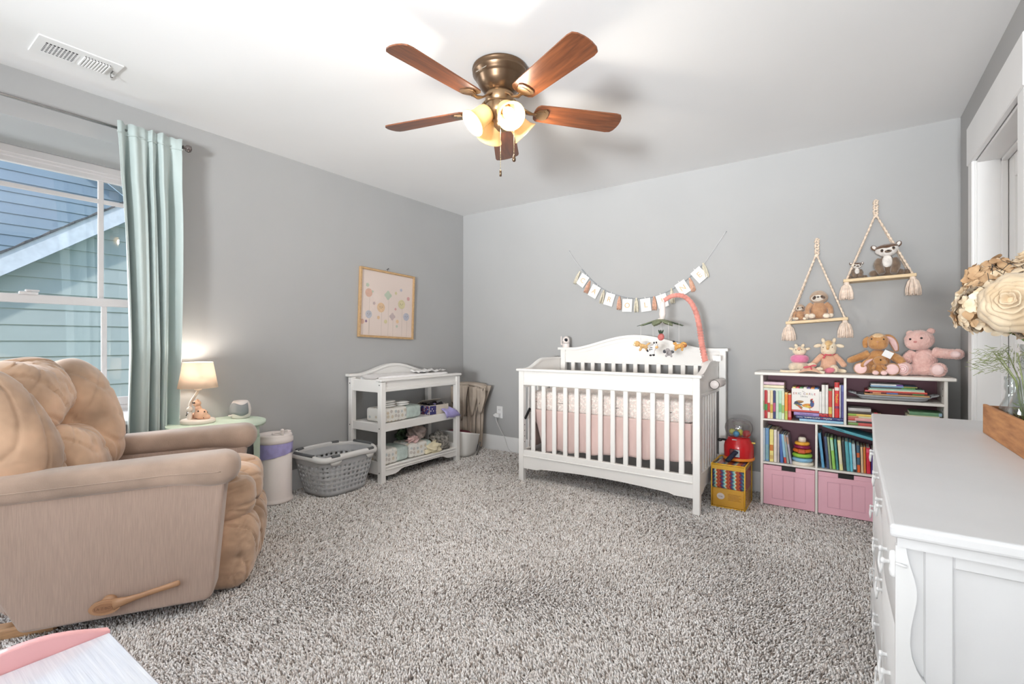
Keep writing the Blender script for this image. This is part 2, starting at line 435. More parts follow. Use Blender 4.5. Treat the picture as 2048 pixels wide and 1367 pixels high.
obj('rivet_dots', f, DG, v)
f = MB(); f.box(-.02, .128, -.012, .016, .132, -.006, .001); f.tube([(-.02, .13, -.012), (-.035, .135, -.022), (-.03, .142, -.02)], .0022, 6); obj('damper_lever', f, M('lever_grey', (120, 118, 116), .4, metal=.7), v)

# ---- neighbouring house outside ----
nh = thing('neighbour_house', 'neighbouring house with pale green gable siding and blue-grey upper siding', 'house', (-7.5, 2, -2.5))
rnd = random.Random(3)
GREEN = [M('green_siding_%d' % i, (184+i*3, 198+i*2, 194+i*2), .7, .02, 3) for i in range(3)]
BLUE = [M('blue_siding_%d' % i, (152+i*3, 174+i*3, 192+i*2), .7, .02, 3) for i in range(3)]
def rake_z(y): return 1.804+.742*(y-1.068)
X0 = 0
k = 0; lapz = [1.474+.1785*i for i in range(-11, 12)]
for z in lapz:
    # board from z-.1785 to z, clipped by the rake line z = 1.804 + .742 (y - 1.068)
    y_lo = -3.2; y_hi = 5.2
    zt = z; zb = z-.1785
    yt = max(y_lo, 1.068+(zt-1.804)/.742); yb = max(y_lo, 1.068+(zb-1.804)/.742)
    if yt >= y_hi: break
    segs = [(y_lo, 1.5+rnd.uniform(-.8, .8)), (None, y_hi)] if yt <= y_lo else [(None, y_hi)]
    cut = segs[0][1]
    for si, sg in enumerate(segs):
        a = y_lo if sg[0] is not None else (cut if len(segs) == 2 else None)
        b = sg[1]-.003
        f = MB()
        if a is None: poly = [(yb, zb-.012), (b, zb-.012), (b, zt), (yt, zt)]
        else: poly = [(a, zb-.012), (b, zb-.012), (b, zt), (a, zt)]
        vs = []
        for (yy, zz) in poly:
            low = zz < zt-.01; vs.append((.022 if low else .006, yy-2, zz+2.5))
        for (yy, zz) in poly: vs.append((-.004, yy-2, zz+2.5))
        f.add(vs, [(0, 1, 2, 3), (7, 6, 5, 4), (0, 4, 5, 1), (1, 5, 6, 2), (2, 6, 7, 3), (3, 7, 4, 0)])
        obj('siding_board', f, GREEN[k % 3], nh); k += 1
# rake fascia and roof shingles over it
def rk(y, off): return (y-2, rake_z(y)+off+2.5)
f = MB(); f.prism([rk(-3.6, 0), rk(5.2, 0), rk(5.2, .23), rk(-3.6, .23)], 'x', .02, .30); obj('rake_board', f, M('fascia_white', (226, 234, 240), .5), nh)
f = MB(); f.prism([rk(-3.6, .02), rk(5.2, .02), rk(5.2, .06), rk(-3.6, .06)], 'x', -.01, .285); obj('soffit', f, M('fascia_white', (226, 234, 240), .5), nh)
SH = M('roof_shingle', (96, 98, 100), .9, .2, 40, bump=.4, bs=200)
for i in range(44):
    y = -3.6+i*.2; f = MB(); f.prism([rk(y, .232), rk(y+.205, .232), rk(y+.205, .245), rk(y, .262)], 'x', -3.4, .33); obj('roof_shingle', f, SH, nh)
# rear wall of the taller part with its own gable
XU = -3.7
def far_rake(y): return min(4.009-.742*(y-2.981), 4.009+2.2)
for i in range(26):
    zt = 3.909+.177*(i-9)-.0; zb = zt-.177
    if zt < .6: continue
    yh = 2.981+(4.009-zb)/.742; yh2 = 2.981+(4.009-zt)/.742
    yl = -4.5
    if yh <= yl: break
    f = MB(); vs = []
    P4 = [(yl, zb-.01, .022), (yh, zb-.01, .022), (max(yh2, yl+.01), zt, .006), (yl, zt, .006)]
    for yy, zz, xx in P4: vs.append((XU+xx, yy-2, zz+2.5))
    for yy, zz, xx in P4: vs.append((XU-.004, yy-2, zz+2.5))
    f.add(vs, [(0, 1, 2, 3), (7, 6, 5, 4), (0, 4, 5, 1), (1, 5, 6, 2), (2, 6, 7, 3), (3, 7, 4, 0)])
    obj('siding_board', f, BLUE[(i*2) % 3], nh)
f = MB(); f.prism([(y-2, 4.009-.742*(y-2.981)+o+2.5) for y, o in ((-1, 0), (8, 0), (8, .22), (-1, .22))], 'x', XU+.02, XU+.3); obj('rake_board', f, M('fascia_white', (226, 234, 240), .5), nh)
f = MB(); f.box(-14.5, -14, -2.62, -3.99, 16, -2.5, 0); f.box(-3.99, -14, -2.62, 3, 16, -2.5, 0)
g = struct('ground', f, M('lawn', (96, 120, 74), .95, .3, 4))
# ================= left side furniture =================
def superloft(mb, secs, n=20, e=.6, T=None, capr=True):
    # secs: (x, cy, cz, hw, hh) sections along x, superellipse outline
    rows = []
    for (x, cy, cz, hw, hh) in secs:
        r = []
        for i in range(n):
            a = 2*PI*i/n; c, s_ = math.cos(a), math.sin(a)
            r.append((x, cy+hw*math.copysign(abs(c)**e, c), cz+hh*math.copysign(abs(s_)**e, s_)))
        rows.append(r)
    mb.ribbon(rows, T, True, 0, True)
    o = len(mb.v)-n*len(rows)
    if capr:
        mb.f.append(tuple(o+i for i in range(n))[::-1]); mb.sm.append(True); mb.mi.append(0)
        mb.f.append(tuple(o+(len(rows)-1)*n+i for i in range(n))); mb.sm.append(True); mb.mi.append(0)
    return mb
def puff(mb, c, r, rot=(0, 0, 0), e=.7, seed=0, wr=.006, nu=104, nv=72, tufts=(), wn=None, seam=0):
    rd = random.Random(seed); ph = [rd.uniform(0, 6.28) for _ in range(8)]
    Rm = Euler(rot).to_matrix(); vs = []; fs = []
    def pw(v): return math.copysign(abs(v)**e, v)
    for j in range(nv+1):
        t = -PI/2+PI*j/nv
        for i in range(nu):
            a = 2*PI*i/nu
            p = Vector((r[0]*pw(math.cos(t))*pw(math.cos(a)), r[1]*pw(math.cos(t))*pw(math.sin(a)), r[2]*pw(math.sin(t))))
            q = Vector((p.x/r[0], p.y/r[1], p.z/r[2]))
            w = math.sin(7*q.z+3*q.y+ph[0])*math.sin(5*q.x+4*q.z*q.y+ph[1])+.6*math.sin(13*q.z-5*q.y+ph[2]+2*math.sin(3*q.y+ph[3]))+.4*math.sin(17*q.y+6*q.x+ph[4]+3*q.z)
            d = p.normalized()*w*wr*.35
            # small gathered wrinkles running in from the side seams
            if seam:
                fi = math.atan2(q.z, q.x); ay = abs(q.y); sm_ = min(1, max(0, (ay-.3)/.5))**1.2*(1 if ay < .97 else .25)
                va = max(0, 1-abs(math.sin(13*fi+1.5*math.sin(4*fi+ph[6])+ph[3]+2*q.y))*1.9)
                d -= p.normalized()*va*sm_*.0085*(.6+.4*math.sin(5*fi+ph[1]))
            # long soft fold lines
            fl = math.sin(3.2*q.z+2.6*q.y*(1 if ph[7] > 3 else -1)+1.4*math.sin(2.3*q.y+ph[5])+ph[2])
            d -= p.normalized()*wr*1.5*math.exp(-(fl*7)**2)
            for (ty, tz, dep, nr) in tufts:   # radiating creases around a tuft point on the front face
                dy, dz = q.y-ty, q.z-tz; dd = math.hypot(dy, dz)
                if q.x > -.45:
                    an_ = nr*math.atan2(dz, dy)/2+ph[5]+.35*math.sin(3.1*dd+ph[4])
                    va = max(0, 1-abs(math.sin(an_))*(2.2+2.5*dd))
                    d += Vector((-1, 0, 0))*(dep*math.exp(-dd*dd*7)+dep*.55*va*math.exp(-dd*1.15)*min(1, dd*5)*min(1, (q.x+.45)*3))
            # small gathered wrinkles running in from the side seams
            g = min(1, abs(q.y)**1.6)*abs(math.sin(15*q.z+2.5*math.sin(5*q.x+ph[6])+5*q.x*q.y+ph[3]))**.6*(1 if abs(q.y) < .985 else .2)
            d += p.normalized()*(.5-g)*wr*1.3
            # long soft fold lines
            fl = math.sin(3.2*q.z+2.6*q.y*(1 if ph[7] > 3 else -1)+1.4*math.sin(2.3*q.y+ph[5])+ph[2])
            d -= p.normalized()*wr*1.5*math.exp(-(fl*7)**2)
            for (ty, tz, dep, nr) in tufts:   # radiating creases around a tuft point on the front face
                dy, dz = q.y-ty, q.z-tz; dd = math.hypot(dy, dz)
                if q.x > -.3: d += Vector((-1, 0, 0))*(dep*math.exp(-dd*dd*6)+dep*.22*math.exp(-dd*1.6)*(abs(math.sin(nr*math.atan2(dz, dy)+ph[5]))**.5*-1+.5))
            vs.append(Rm @ (p+d)+Vector(c))
    for j in range(nv):
        for i in range(nu):
            k = (i+1) % nu; fs.append((j*nu+i, j*nu+k, (j+1)*nu+k, (j+1)*nu+i))
    return mb.add(vs, fs, None, True)

# recliner -------------------------------------------------------------
SUEDE = M('tan_suede', (176, 153, 137), .9, .12, 5, bump=.5, bs=90, bstretch=(6, 6, 1), sheen=.5, bd=.0015, spec=.2)
SUEDE_R = M('tan_ribbed_suede', (180, 157, 143), .92, .05, 120, bump=.5, bs=130, stretch=(3, 3, .12), bstretch=(4, 4, .12), sheen=.4, bd=.0015, spec=.2)
SUEDE_C = M('tan_cushion_suede', (202, 168, 140), .85, .2, 5, bump=.35, bs=22, sheen=.5, bd=.004, spec=.25, bstretch=(1, 1.6, .6))
rc = thing('recliner', 'tan suede recliner armchair with puffy back cushions beside the window', 'armchair', (-2.642, .8223, 0), R_(58.15))
def arm(sy):
    ar = MB(); y = sy*.355
    T = None
    if sy < 0:
        pol = [(-.25, .045), (.325, .045), (.347, .07), (.38, .44), (.392, .54), (-.45, .52), (-.40, .36)]
        ar.prism(pol, 'y', -.42, -.29)
    else:
        ar.prism([(-.25, .045), (.325, .045), (.347, .07), (.38, .44), (.392, .54), (-.45, .52), (-.40, .36)], 'y', .29, .42)
    o = obj('arm_panel', ar, SUEDE_R, rc); b = o.modifiers.new('b', 'BEVEL'); b.width = .02; b.segments = 4; b.limit_method = 'ANGLE'; o.data.polygons.foreach_set('use_smooth', [True]*len(o.data.polygons)); bake(o)
    p = MB()
    secs = []
    for k in range(44):
        t = .5-.5*math.cos(PI*k/43); x = -.52+.958*t
        zt = .600+.042*t; zb = .498+.026*t
        if x > .22: zb -= .022*min(1, (x-.22)/.12)
        end = min(1, (1-t)/.075)
        end2 = min(1, t/.04); s_ = math.sqrt(max(.0, 1-(1-end)**2))*math.sqrt(max(0.02, 1-(1-end2)**2))
        hh = (zt-zb)/2*(.12+.88*s_); hw = .083*(.2+.8*s_)+.004*math.sin(9*x)
        secs.append((x, sy*.362+.002*math.sin(14*x), (zt+zb)/2, hw, hh))
    superloft(p, secs, 36, .66); o = obj('armrest', p, SUEDE, rc)
    w = MB(); w.tube([(x, y_, z) for (x, y_, z) in [(s_[0], s_[1]-sy*-.0-(-1)*0+sy*(s_[3]+.0005), s_[2]-.002) for s_ in secs[3:-7]]], .0022, 6); obj('piping', w, SUEDE, o)
arm(-1); arm(1)
# shell under and behind the seat
s_ = MB(); s_.box(-.36, -.30, .06, .30, .30, .34, .02); obj('seat_frame', s_, SUEDE_R, rc)
s_ = MB(); T_ = Matrix.Translation((-.30, 0, .42)) @ Matrix.Rotation(R_(-20), 4, 'Y')
s_.box(-.14, -.32, -.06, -.04, .32, .50, .04, T_); obj('back_shell', s_, SUEDE_R, rc)
# seat cushions: three columns, each an upper roll over a footrest roll
for i, y in enumerate((-.19, 0, .19)):
    m = MB(); puff(m, (.225+.012*(i == 1), y, .385), (.255, .103, .118), (0, R_(-3), 0), .66, 20+i, .004, wn=(.9, 3, 1), seam=.5); obj('seat_cushion', m, SUEDE_C, rc)
    m = MB(); puff(m, (.375+.015*(i == 1), y*1.02, .165), (.115, .104, .172), (0, R_(9), 0), .7, 30+i, .004, wn=(.9, 3, 1), seam=.5); obj('footrest_cushion', m, SUEDE_C, rc)
rot = (0, R_(-20), 0)
m = MB(); puff(m, (-.282, .222, .745), (.13, .165, .275), (R_(-8), R_(-19), 0), .85, 1, .003, tufts=((-1.0, -.25, .035, 9), (.9, -.9, .03, 8))); obj('back_cushion', m, SUEDE_C, rc)
m = MB(); puff(m, (-.345, -.285, .735), (.135, .125, .27), (R_(8), R_(-21), 0), .85, 2, .003, tufts=((1.0, -.7, .035, 9), (.9, .5, .02, 7))); obj('back_cushion', m, SUEDE_C, rc)
m = MB(); puff(m, (-.372, -.03, .865), (.120, .19, .175), rot, .82, 3, .003, tufts=((.35, -1.0, .05, 13), (-.1, 1.0, .05, 12))); obj('head_cushion', m, SUEDE_C, rc)
m = MB(); puff(m, (-.235, -.02, .585), (.10, .175, .17), rot, .8, 4, .003, tufts=((.2, 1.1, .05, 12),)); obj('lumbar_cushion', m, SUEDE_C, rc)
# lever
LV = M('tan_plastic', (176, 134, 100), .35, .04, 10)
m = MB()
hub = Vector((.0, -.437, .105))
pl = []; n = 28
for i in range(n):
    a = 2*PI*i/n; pl.append((.005+.048*math.cos(a), .103+.026*math.sin(a)))
L = MB(); T_ = Matrix.Translation((.0, 0, 0))
L.prism(pl, 'y', -.452, -.436, sm=True)
pts = [(.03, -.444, .108), (.07, -.442, .114), (.11, -.442, .122), (.17, -.442, .134), (.232, -.442, .146), (.238, -.442, .147)]
L.tube(pts, [.022, .014, .0105, .0105, .0115, .008], 12, sq=.7)
L.cyl((.012, -.44, .112), (.012, -.405, .112), .025, n=20)
lv = obj('recline_lever', L, LV, rc, 'tan plastic recline lever with an oval badge')
L = MB(); L.prism([(.004+.034*math.cos(2*PI*i/24), .102+.0165*math.sin(2*PI*i/24)) for i in range(24)], 'y', -.4535, -.451, sm=True); obj('badge', L, M('tan_badge', (160, 116, 84), .5), lv)
text('LA·Z·BOY', .0135, M('badge_letter', (120, 84, 58), .5), lv, (.004, -.4538, .102), (PI/2, 0, 0))
L = MB(); L.box(-.56, -.33, FLOOR_Z+.004, -.18, -.27, .035, .008); obj('base_runner', L, M('runner_wood', (190, 148, 108), .4, .1, 30, stretch=(1, 12, 12)), rc)
L = MB(); L.box(-.56, .27, FLOOR_Z+.004, -.18, .33, .035, .008); obj('base_runner', L, MATS['runner_wood'], rc)
L = MB(); L.box(-.2, -.27, FLOOR_Z+.004, .15, .27, .065, .008); obj('base_block', L, BLACK, rc)

# side table -----------------------------------------------------------
MINT = M('mint_paint', (208, 224, 206), .45, .02, 6)
st = thing('side_table', 'pale mint half-round side table behind the recliner arm', 'table', (-3.145, 1.365, 0))
def dpoly(r, x0, n=40):
    o = []
    for i in range(n+1):
        a = -PI*.5-.95+(PI+1.9)*i/n
        x = r*math.cos(a); y = r*math.sin(a)
        o.append((max(x, x0), y))
    return o
m = MB(); m.prism(dpoly(.262, -.208), 'z', .582, .6, sm=True); m.prism(dpoly(.256, -.208), 'z', .576, .582, sm=True); obj('table_top', m, MINT, st)
m = MB(); m.prism(dpoly(.225, -.205), 'z', .5, .576, sm=True); obj('apron', m, MINT, st)
for a in (-64, 0, 64):
    m = MB(); T_ = Matrix.Rotation(R_(a), 4, 'Z'); vs = []
    for z, r0, r1, h in ((0, .205, .222, .028), (.5, .19, .228, .062)):
        for x, y in ((r0, -h), (r1, -h), (r1, h), (r0, h)): vs.append((x, y, z))
    m.add(vs, [(0, 3, 2, 1), (4, 5, 6, 7), (0, 1, 5, 4), (1, 2, 6, 5), (2, 3, 7, 6), (3, 0, 4, 7)], T_); obj('leg', m, MINT, st)
m = MB(); m.prism(dpoly(.19, -.2), 'z', .16, .175, sm=True); obj('shelf', m, MINT, st)

# lamp -----------------------------------------------------------------
CER = M('ceramic_cream', (236, 224, 212), .3, .02, 10); PEACH = M('ceramic_peach', (236, 190, 160), .35, .05, 20)
lp = thing('table_lamp', 'small nursery table lamp with glowing cream shade and figurine base', 'lamp', (-3.222, 1.287, .6))
m = MB(); m.lathe([(.088, 0), (.092, .006), (.092, .018), (.086, .024), (0, .0245)], 36); obj('base', m, CER, lp)
m = MB(); m.tube(spline([(-.02, -.03, .02), (-.03, -.032, .07), (-.028, -.03, .12), (-.008, -.012, .165), (0, 0, .195), (0, 0, .222)]), .0085, 10); m.lathe([(.014, .196), (.02, .2), (.02, .207), (.012, .212), (.012, .235), (0, .236)], 16); obj('stem', m, CER, lp)
m = MB(); m.ell((.012, .012, .052), (.042, .036, .034)); m.ell((.028, .03, .035), (.03, .026, .018)); m.ell((-.03, .0, .04), (.025, .025, .022)); m.ell((.005, 0, .088), (.02, .018, .022))
merge('bear_figure', m, PEACH, lp, .003, 3)
m = MB(); m.ell((0, -.006, .118), (.024, .022, .021)); m.ell((-.018, .002, .137), (.007, .005, .007)); m.ell((.017, -.004, .137), (.007, .005, .007)); m.ell((.012, -.022, .113), (.009, .008, .007)); obj('bear_head', m, PEACH, lp)
m = MB(); m.ell((-.018, -.038, .045), (.018, .016, .03)); m.ell((-.014, -.04, .085), (.018, .016, .016)); m.ell((-.028, -.036, .1), (.005, .004, .006)); m.ell((-.002, -.044, .1), (.005, .004, .006)); obj('cub_figure', m, CER, lp)
m = MB()
for p in ((.045, .0, .05), (.05, .015, .07), (.04, -.015, .075), (.038, .035, .062), (-.02, -.054, .05), (-.01, -.055, .06), (.046, .012, .035), (-.032, -.045, .065), (.018, -.027, .125), (.004, -.029, .124)): m.ell(p, (.004, .004, .005), nu=8, nv=6)
obj('spots', m, DARK, lp)
SHADE = bpy.data.materials.new('lamp_shade_cloth'); SHADE.use_nodes = True; n_ = SHADE.node_tree
b = n_.nodes['Principled BSDF']; b.inputs['Base Color'].default_value = (*lin((246, 232, 220)), 1); b.inputs['Roughness'].default_value = .9
tl = n_.nodes.new('ShaderNodeBsdfTranslucent'); tl.inputs[0].default_value = (*lin((255, 244, 232)), 1); mx = n_.nodes.new('ShaderNodeMixShader'); mx.inputs[0].default_value = .45
wv = n_.nodes.new('ShaderNodeTexNoise'); wv.inputs['Scale'].default_value = 400; tcc = n_.nodes.new('ShaderNodeTexCoord'); n_.links.new(tcc.outputs['Object'], wv.inputs[0]); bpn = n_.nodes.new('ShaderNodeBump'); bpn.inputs['Strength'].default_value = .3; bpn.inputs['Distance'].default_value = .001; n_.links.new(wv.outputs[0], bpn.inputs['Height']); n_.links.new(bpn.outputs[0], b.inputs['Normal'])
n_.links.new(b.outputs[0], mx.inputs[1]); n_.links.new(tl.outputs[0], mx.inputs[2]); n_.links.new(mx.outputs[0], n_.nodes['Material Output'].inputs[0])
m = MB(); m.lathe([(.105, .213), (.078, .368)], 40, cap=False); obj('lamp_shade', m, SHADE, lp, solid=.0012)
m = MB(); m.lathe([(0, .235), (.012, .24), (.012, .25), (.024, .275), (.022, .3), (.01, .312), (0, .315)], 16); obj('bulb', m, M('lamp_bulb', (255, 230, 190), .4, emit=(255, 232, 200), es=8), lp)
l = bpy.data.lights.new('lamp_light', 'POINT'); l.energy = 4.5; l.color = (1, .90, .79); l.shadow_soft_size = .028; o = bpy.data.objects.new('lamp_light', l); COL.objects.link(o); o.location = (0, 0, .335); o.parent = lp

# sound machine --------------------------------------------------------
sm_ = thing('sound_machine', 'round white and grey sound machine on the mint side table', 'sound machine', (-3.21, 1.53, .6))
m = MB(); m.lathe([(.045, 0), (.054, .004), (.060, .03), (.061, .055), (.056, .085), (.046, .106), (.04, .112), (0, .115)], 32); obj('body', m, M('white_plastic', (232, 224, 220), .35), sm_)
m = MB(); vs = []; n = 32
rows = []
for k, (r, z) in enumerate(((.0606, .026), (.0622, .045), (.0622, .06), (.0585, .084), (.0545, .095))):
    row = []
    for i in range(n+1):
        a = R_(-190)+R_(210)*i/n; zz = z+(.007*math.sin(i*.42) if k in (0, 4) else 0); row.append((r*math.cos(a), r*math.sin(a), zz))
    rows.append(row)
m.ribbon(rows); obj('speaker_band', m, M('grey_mesh', (138, 142, 146), .6, bump=.4, bs=500), sm_, solid=.002)
m = MB(); m.ell((.0, -.064, .022), (.012, .012, .004)); obj('power_button', m, MATS['white_plastic'], sm_)

# curtain and rod --------------------------------------------------------
cr = thing('curtain_rod', 'brushed metal curtain rod with a ball finial over the window', 'curtain rod', (-3.27, 0, 2.262))
m = MB(); m.cyl((0, -1.3, 0), (0, 1.225, 0), .0075, n=14); obj('rod', m, STEEL, cr)
m = MB(); m.lathe([(.010, 0), (.012, .006), (.008, .012), (.019, .02), (.023, .032), (.019, .044), (0, .052)], 20, Matrix.Translation((0, 1.222, 0)) @ Matrix.Rotation(-PI/2, 4, 'X')); obj('finial', m, M('smoked_glass_knob', (130, 122, 120), .08, .05, 10, metal=.8), cr)
for y in (-1.2, 1.19):
    m = MB(); m.box(-.09, y-.006, -.012, 0, y+.006, -.004, .001); m.box(-.09, y-.012, -.04, -.084, y+.012, .03, .001); m.tube([(-.004, y, -.01), (.01, y, -.006), (.011, y, .004)], .003, 6); obj('bracket', m, STEEL, cr)
ct = thing('curtain', 'pale aqua satin curtain panel gathered at the right of the window', 'curtain', (-3.27, 1.06, 0))
CU = M('aqua_satin', (192, 206, 204), .42, .04, 3, sheen=.5, bump=.12, bs=30, stretch=(1, 1, .2), bd=.003, spec=.5)
rows = []; nz = 46; nu = 150
def folds(u, t):
    # t 0 top .. 1 bottom
    a = .011+.030*min(1, t*5)
    ph = 2*PI*(u*4.3+.24*math.sin(u*9+1.1)+.05*math.sin(2.2*t+u*3))
    return a*(math.sin(ph)+.35*math.sin(2*ph+1+t))+.006*math.sin(31*u+3*t)
for j in range(nz+1):
    t = j/nz; z = 2.292-(2.292-.02)*t
    y0 = -.162+.052*min(1, t*1.8)+.012*math.sin(t*4.2); y1 = .152-.018*t+.005*math.sin(t*6)
    row = []
    for i in range(nu+1):
        u = i/nu; x = folds(u, t)+.027*max(0, 1-t*8)
        if .004 < t < .03: x *= .8
        row.append((x, y0+(y1-y0)*u+.004*math.sin(18*u+5*t), z+.004*math.sin(40*u)*(t < .01)))
    rows.append(row)
m = MB(); m.ribbon(rows); obj('panel', m, CU, ct, solid=.002)
for (u0, u1) in ((0, 1),):
    rows = []
    for j, z in enumerate((2.236, 2.230)):
        t = .026; rows.append([(folds(i/nu, t)*.98+.023, -.162+(.314)*i/nu, z) for i in range(nu+1)])
    m = MB(); m.ribbon(rows); obj('rod_pocket_seam', m, CU, ct, solid=.004)

# diaper pail ------------------------------------------------------------
WP = M('pail_plastic', (238, 228, 224), .35, .01, 4)
dp = thing('diaper_pail', 'tall white diaper pail with lavender liner behind the laundry basket', 'pail', (-3.236, 1.765, 0))
m = MB(); m.lathe([(.123, 0), (.123, .012), (.117, .022), (.114, .034), (.114, .40), (.106, .405), (.102, .39)], 40); obj('body', m, WP, dp)
m = MB()
rows = []
for k, z in enumerate((.315, .33, .36, .385, .402)):
    row = []
    for i in range(64):
        a = 2*PI*i/64; r = .1185+.0015*math.sin(a*9+k)+.001*math.sin(a*23); row.append((r*math.cos(a), r*math.sin(a), z+(.02*math.sin(a*1.0+.4) if k == 0 else 0)))
    rows.append(row)
m.ribbon(rows, None, True, 0, True); obj('liner_bag', m, M('lavender_liner', (176, 168, 222), .35, .12, 14), dp, 'lavender plastic liner bag folded over the rim')
m = MB(); m.lathe([(.120, .402), (.122, .41), (.122, .43), (.115, .436), (.115, .45), (.110, .458), (.07, .46), (.065, .454), (0, .454)], 40); obj('lid', m, WP, dp)
m = MB(); m.tube([(.04+.03*math.cos(a), .03*math.sin(a), .461) for a in [i*PI/8 for i in range(16)]], .005, 6, closed=True); m.box(.095, -.01, .455, .112, .01, .492, .004); m.ell((.104, .0, .492), (.012, .012, .01)); m.box(-.02, .08, .455, .03, .11, .47, .005); obj('lid_latch', m, WP, dp)

# laundry basket ---------------------------------------------------------
lb = thing('laundry_basket', 'grey plastic laundry basket with holes and dark grips on the carpet', 'basket', (-3.118, 2.165, 0), R_(2))
GB = M('basket_grey', (184, 185, 187), .45, .02, 5); GR = M('basket_rim_grey', (218, 217, 215), .4, .02, 5); GD = M('grip_dark', (92, 94, 96), .6, .05, 20)
def bsk(a, z, off=0):
    t = z/.285; hx = .155+.055*t**.8+off; hy = .185+.070*t**.8+off
    e = .52; c, s_ = math.cos(a), math.sin(a)
    return (hx*math.copysign(abs(c)**e, c), hy*math.copysign(abs(s_)**e, s_), z)
# even arc-length angles
K = 2000; acc = [0]; pp = [bsk(2*PI*i/K, .15) for i in range(K+1)]
for i in range(K): acc.append(acc[-1]+math.dist(pp[i], pp[i+1]))
NU = 76
ANG = [2*PI*np.searchsorted(acc, acc[-1]*i/NU)/K for i in range(NU)]
zs = [0, .022]+[.022+.0165*i for i in range(1, 14)]+[.27, .285]
vs = []; fs = []
for z in zs:
    for a in ANG: vs.append(bsk(a, z))
hole_n = 0
for j in range(len(zs)-1):
    for i in range(NU):
        k = (i+1) % NU; pm = bsk(ANG[i], .15)
        corner = abs(pm[0])/.195 > .8 and abs(pm[1])/.24 > .8
        if 2 <= j <= 13 and j % 2 == 0 and i % 2 == 0 and not corner: hole_n += 1; continue
        fs.append((j*NU+i, j*NU+k, (j+1)*NU+k, (j+1)*NU+i))
m = MB(); m.add(vs, fs, None, True); m.add([bsk(a, .004) for a in ANG], [tuple(range(NU))[::-1]]); obj('body', m, GB, lb, solid=.004)
m = MB(); rows = []
for (off, dz) in ((-.004, .262), (.006, .25), (.018, .256), (.020, .275), (.012, .290), (-.002, .292), (-.006, .28), (-.004, .262)):
    rows.append([(bsk(a, .285, off)[0], bsk(a, .285, off)[1], dz+.014*math.cos(2*a)**2) for a in ANG])
m.ribbon(rows, None, True, 0, True); rim = obj('rim', m, GR, lb)
for a0 in (PI*.5, PI*1.5, 0, PI):
    d = .36 if a0 in (0, PI) else .30
    if a0 in (0, PI):
        for s_ in (-.42, .42):
            pts = [bsk(a0+s_*.9+dd, .285, .006) for dd in (-.14, -.07, 0, .07, .14)]
            m = MB(); m.tube([(p[0], p[1], .2935) for p in pts], .0125, 10); obj('hand_grip', m, GD, lb)
            m = MB(); rows = [[(bsk(a0+s_*.9+dd, .285, .009)[0], bsk(a0+s_*.9+dd, .285, .009)[1], z) for dd in (-.2, -.13, 0, .13, .2)] for z in (.262, .232)]; rows[1][0] = (rows[1][0][0], rows[1][0][1], .255); rows[1][-1] = (rows[1][-1][0], rows[1][-1][1], .255); m.ribbon(rows); obj('grip_cup', m, GR, lb, solid=.003)
    else:
        m = MB(); pts = [bsk(a0+dd, .285, .006) for dd in (-.26, -.13, 0, .13, .26)]; m.tube([(p[0], p[1], .300) for p in pts], .0125, 10); obj('hand_grip', m, GD, lb)
# ================= changing table and its contents =================
ctb = thing('changing_table', 'white changing table with arched back rail and two open shelves', 'changing table', (-2.93, 2.44, 0))
# local: x from -.41 (wall) to 0 (front), y 0..0.915
YL = .915; LG = .046
for (x, y, h) in ((-LG, 0, .80), (-LG, YL-LG, .80), (-.41, 0, .825), (-.41, YL-LG, .825)):
    m = MB(); m.box(x, y, -.008, x+LG, y+LG, h-.022, .003); obj('leg', m, WHITE, ctb)
def arch(y, y0, y1, z0, pk):
    u = (y-y0)/(y1-y0); return z0+pk*(.5-.5*math.cos(2*PI*min(1, max(0, (u-.10)/.80))))**.85
# back panel with arched top and cap
ys = [i/40*YL for i in range(41)]
m = MB(); top = [(y, arch(y, 0, YL, .81, .072)) for y in ys]
m.prism([(0+.02, .70)]+[(max(.02, min(YL-.02, y)), z) for y, z in top]+[(YL-.02, .70)], 'x', -.398, -.38); obj('back_panel', m, WHITE, ctb)
m = MB(); rows = []
for y in [-.02]+ys+[YL+.02]:
    z = arch(y, 0, YL, .81, .072); rows.append([(-.418, y, z), (-.418, y, z+.02), (-.366, y, z+.02), (-.366, y, z)])
m.ribbon(rows, None, False, 0, True); m.f += [tuple(len(m.v)-4+i for i in range(4)), (3, 2, 1, 0)]; m.sm += [False]*2; m.mi += [0]*2
obj('arched_rail', m, WHITE, ctb)
# front rail and cap
m = MB(); m.box(-.032, LG, .70, -.012, YL-LG, .782, .003); m.box(-.036, LG, .70, -.006, YL-LG, .728, .004); m.box(-.036, LG, .728, -.009, YL-LG, .735, .002); obj('front_apron', m, WHITE, ctb)
m = MB(); m.box(-.056, -.012, .782, .012, YL+.012, .802, .005); obj('front_cap', m, WHITE, ctb)
for y in (0.012, YL-.03):
    m = MB(); m.box(-.41+LG, y, .695, -LG, y+.018, .79, .003); obj('end_panel', m, WHITE, ctb)
m = MB(); m.box(-.37, .03, .745, -.04, YL-.03, .757, .002); obj('top_deck', m, WHITE, ctb)
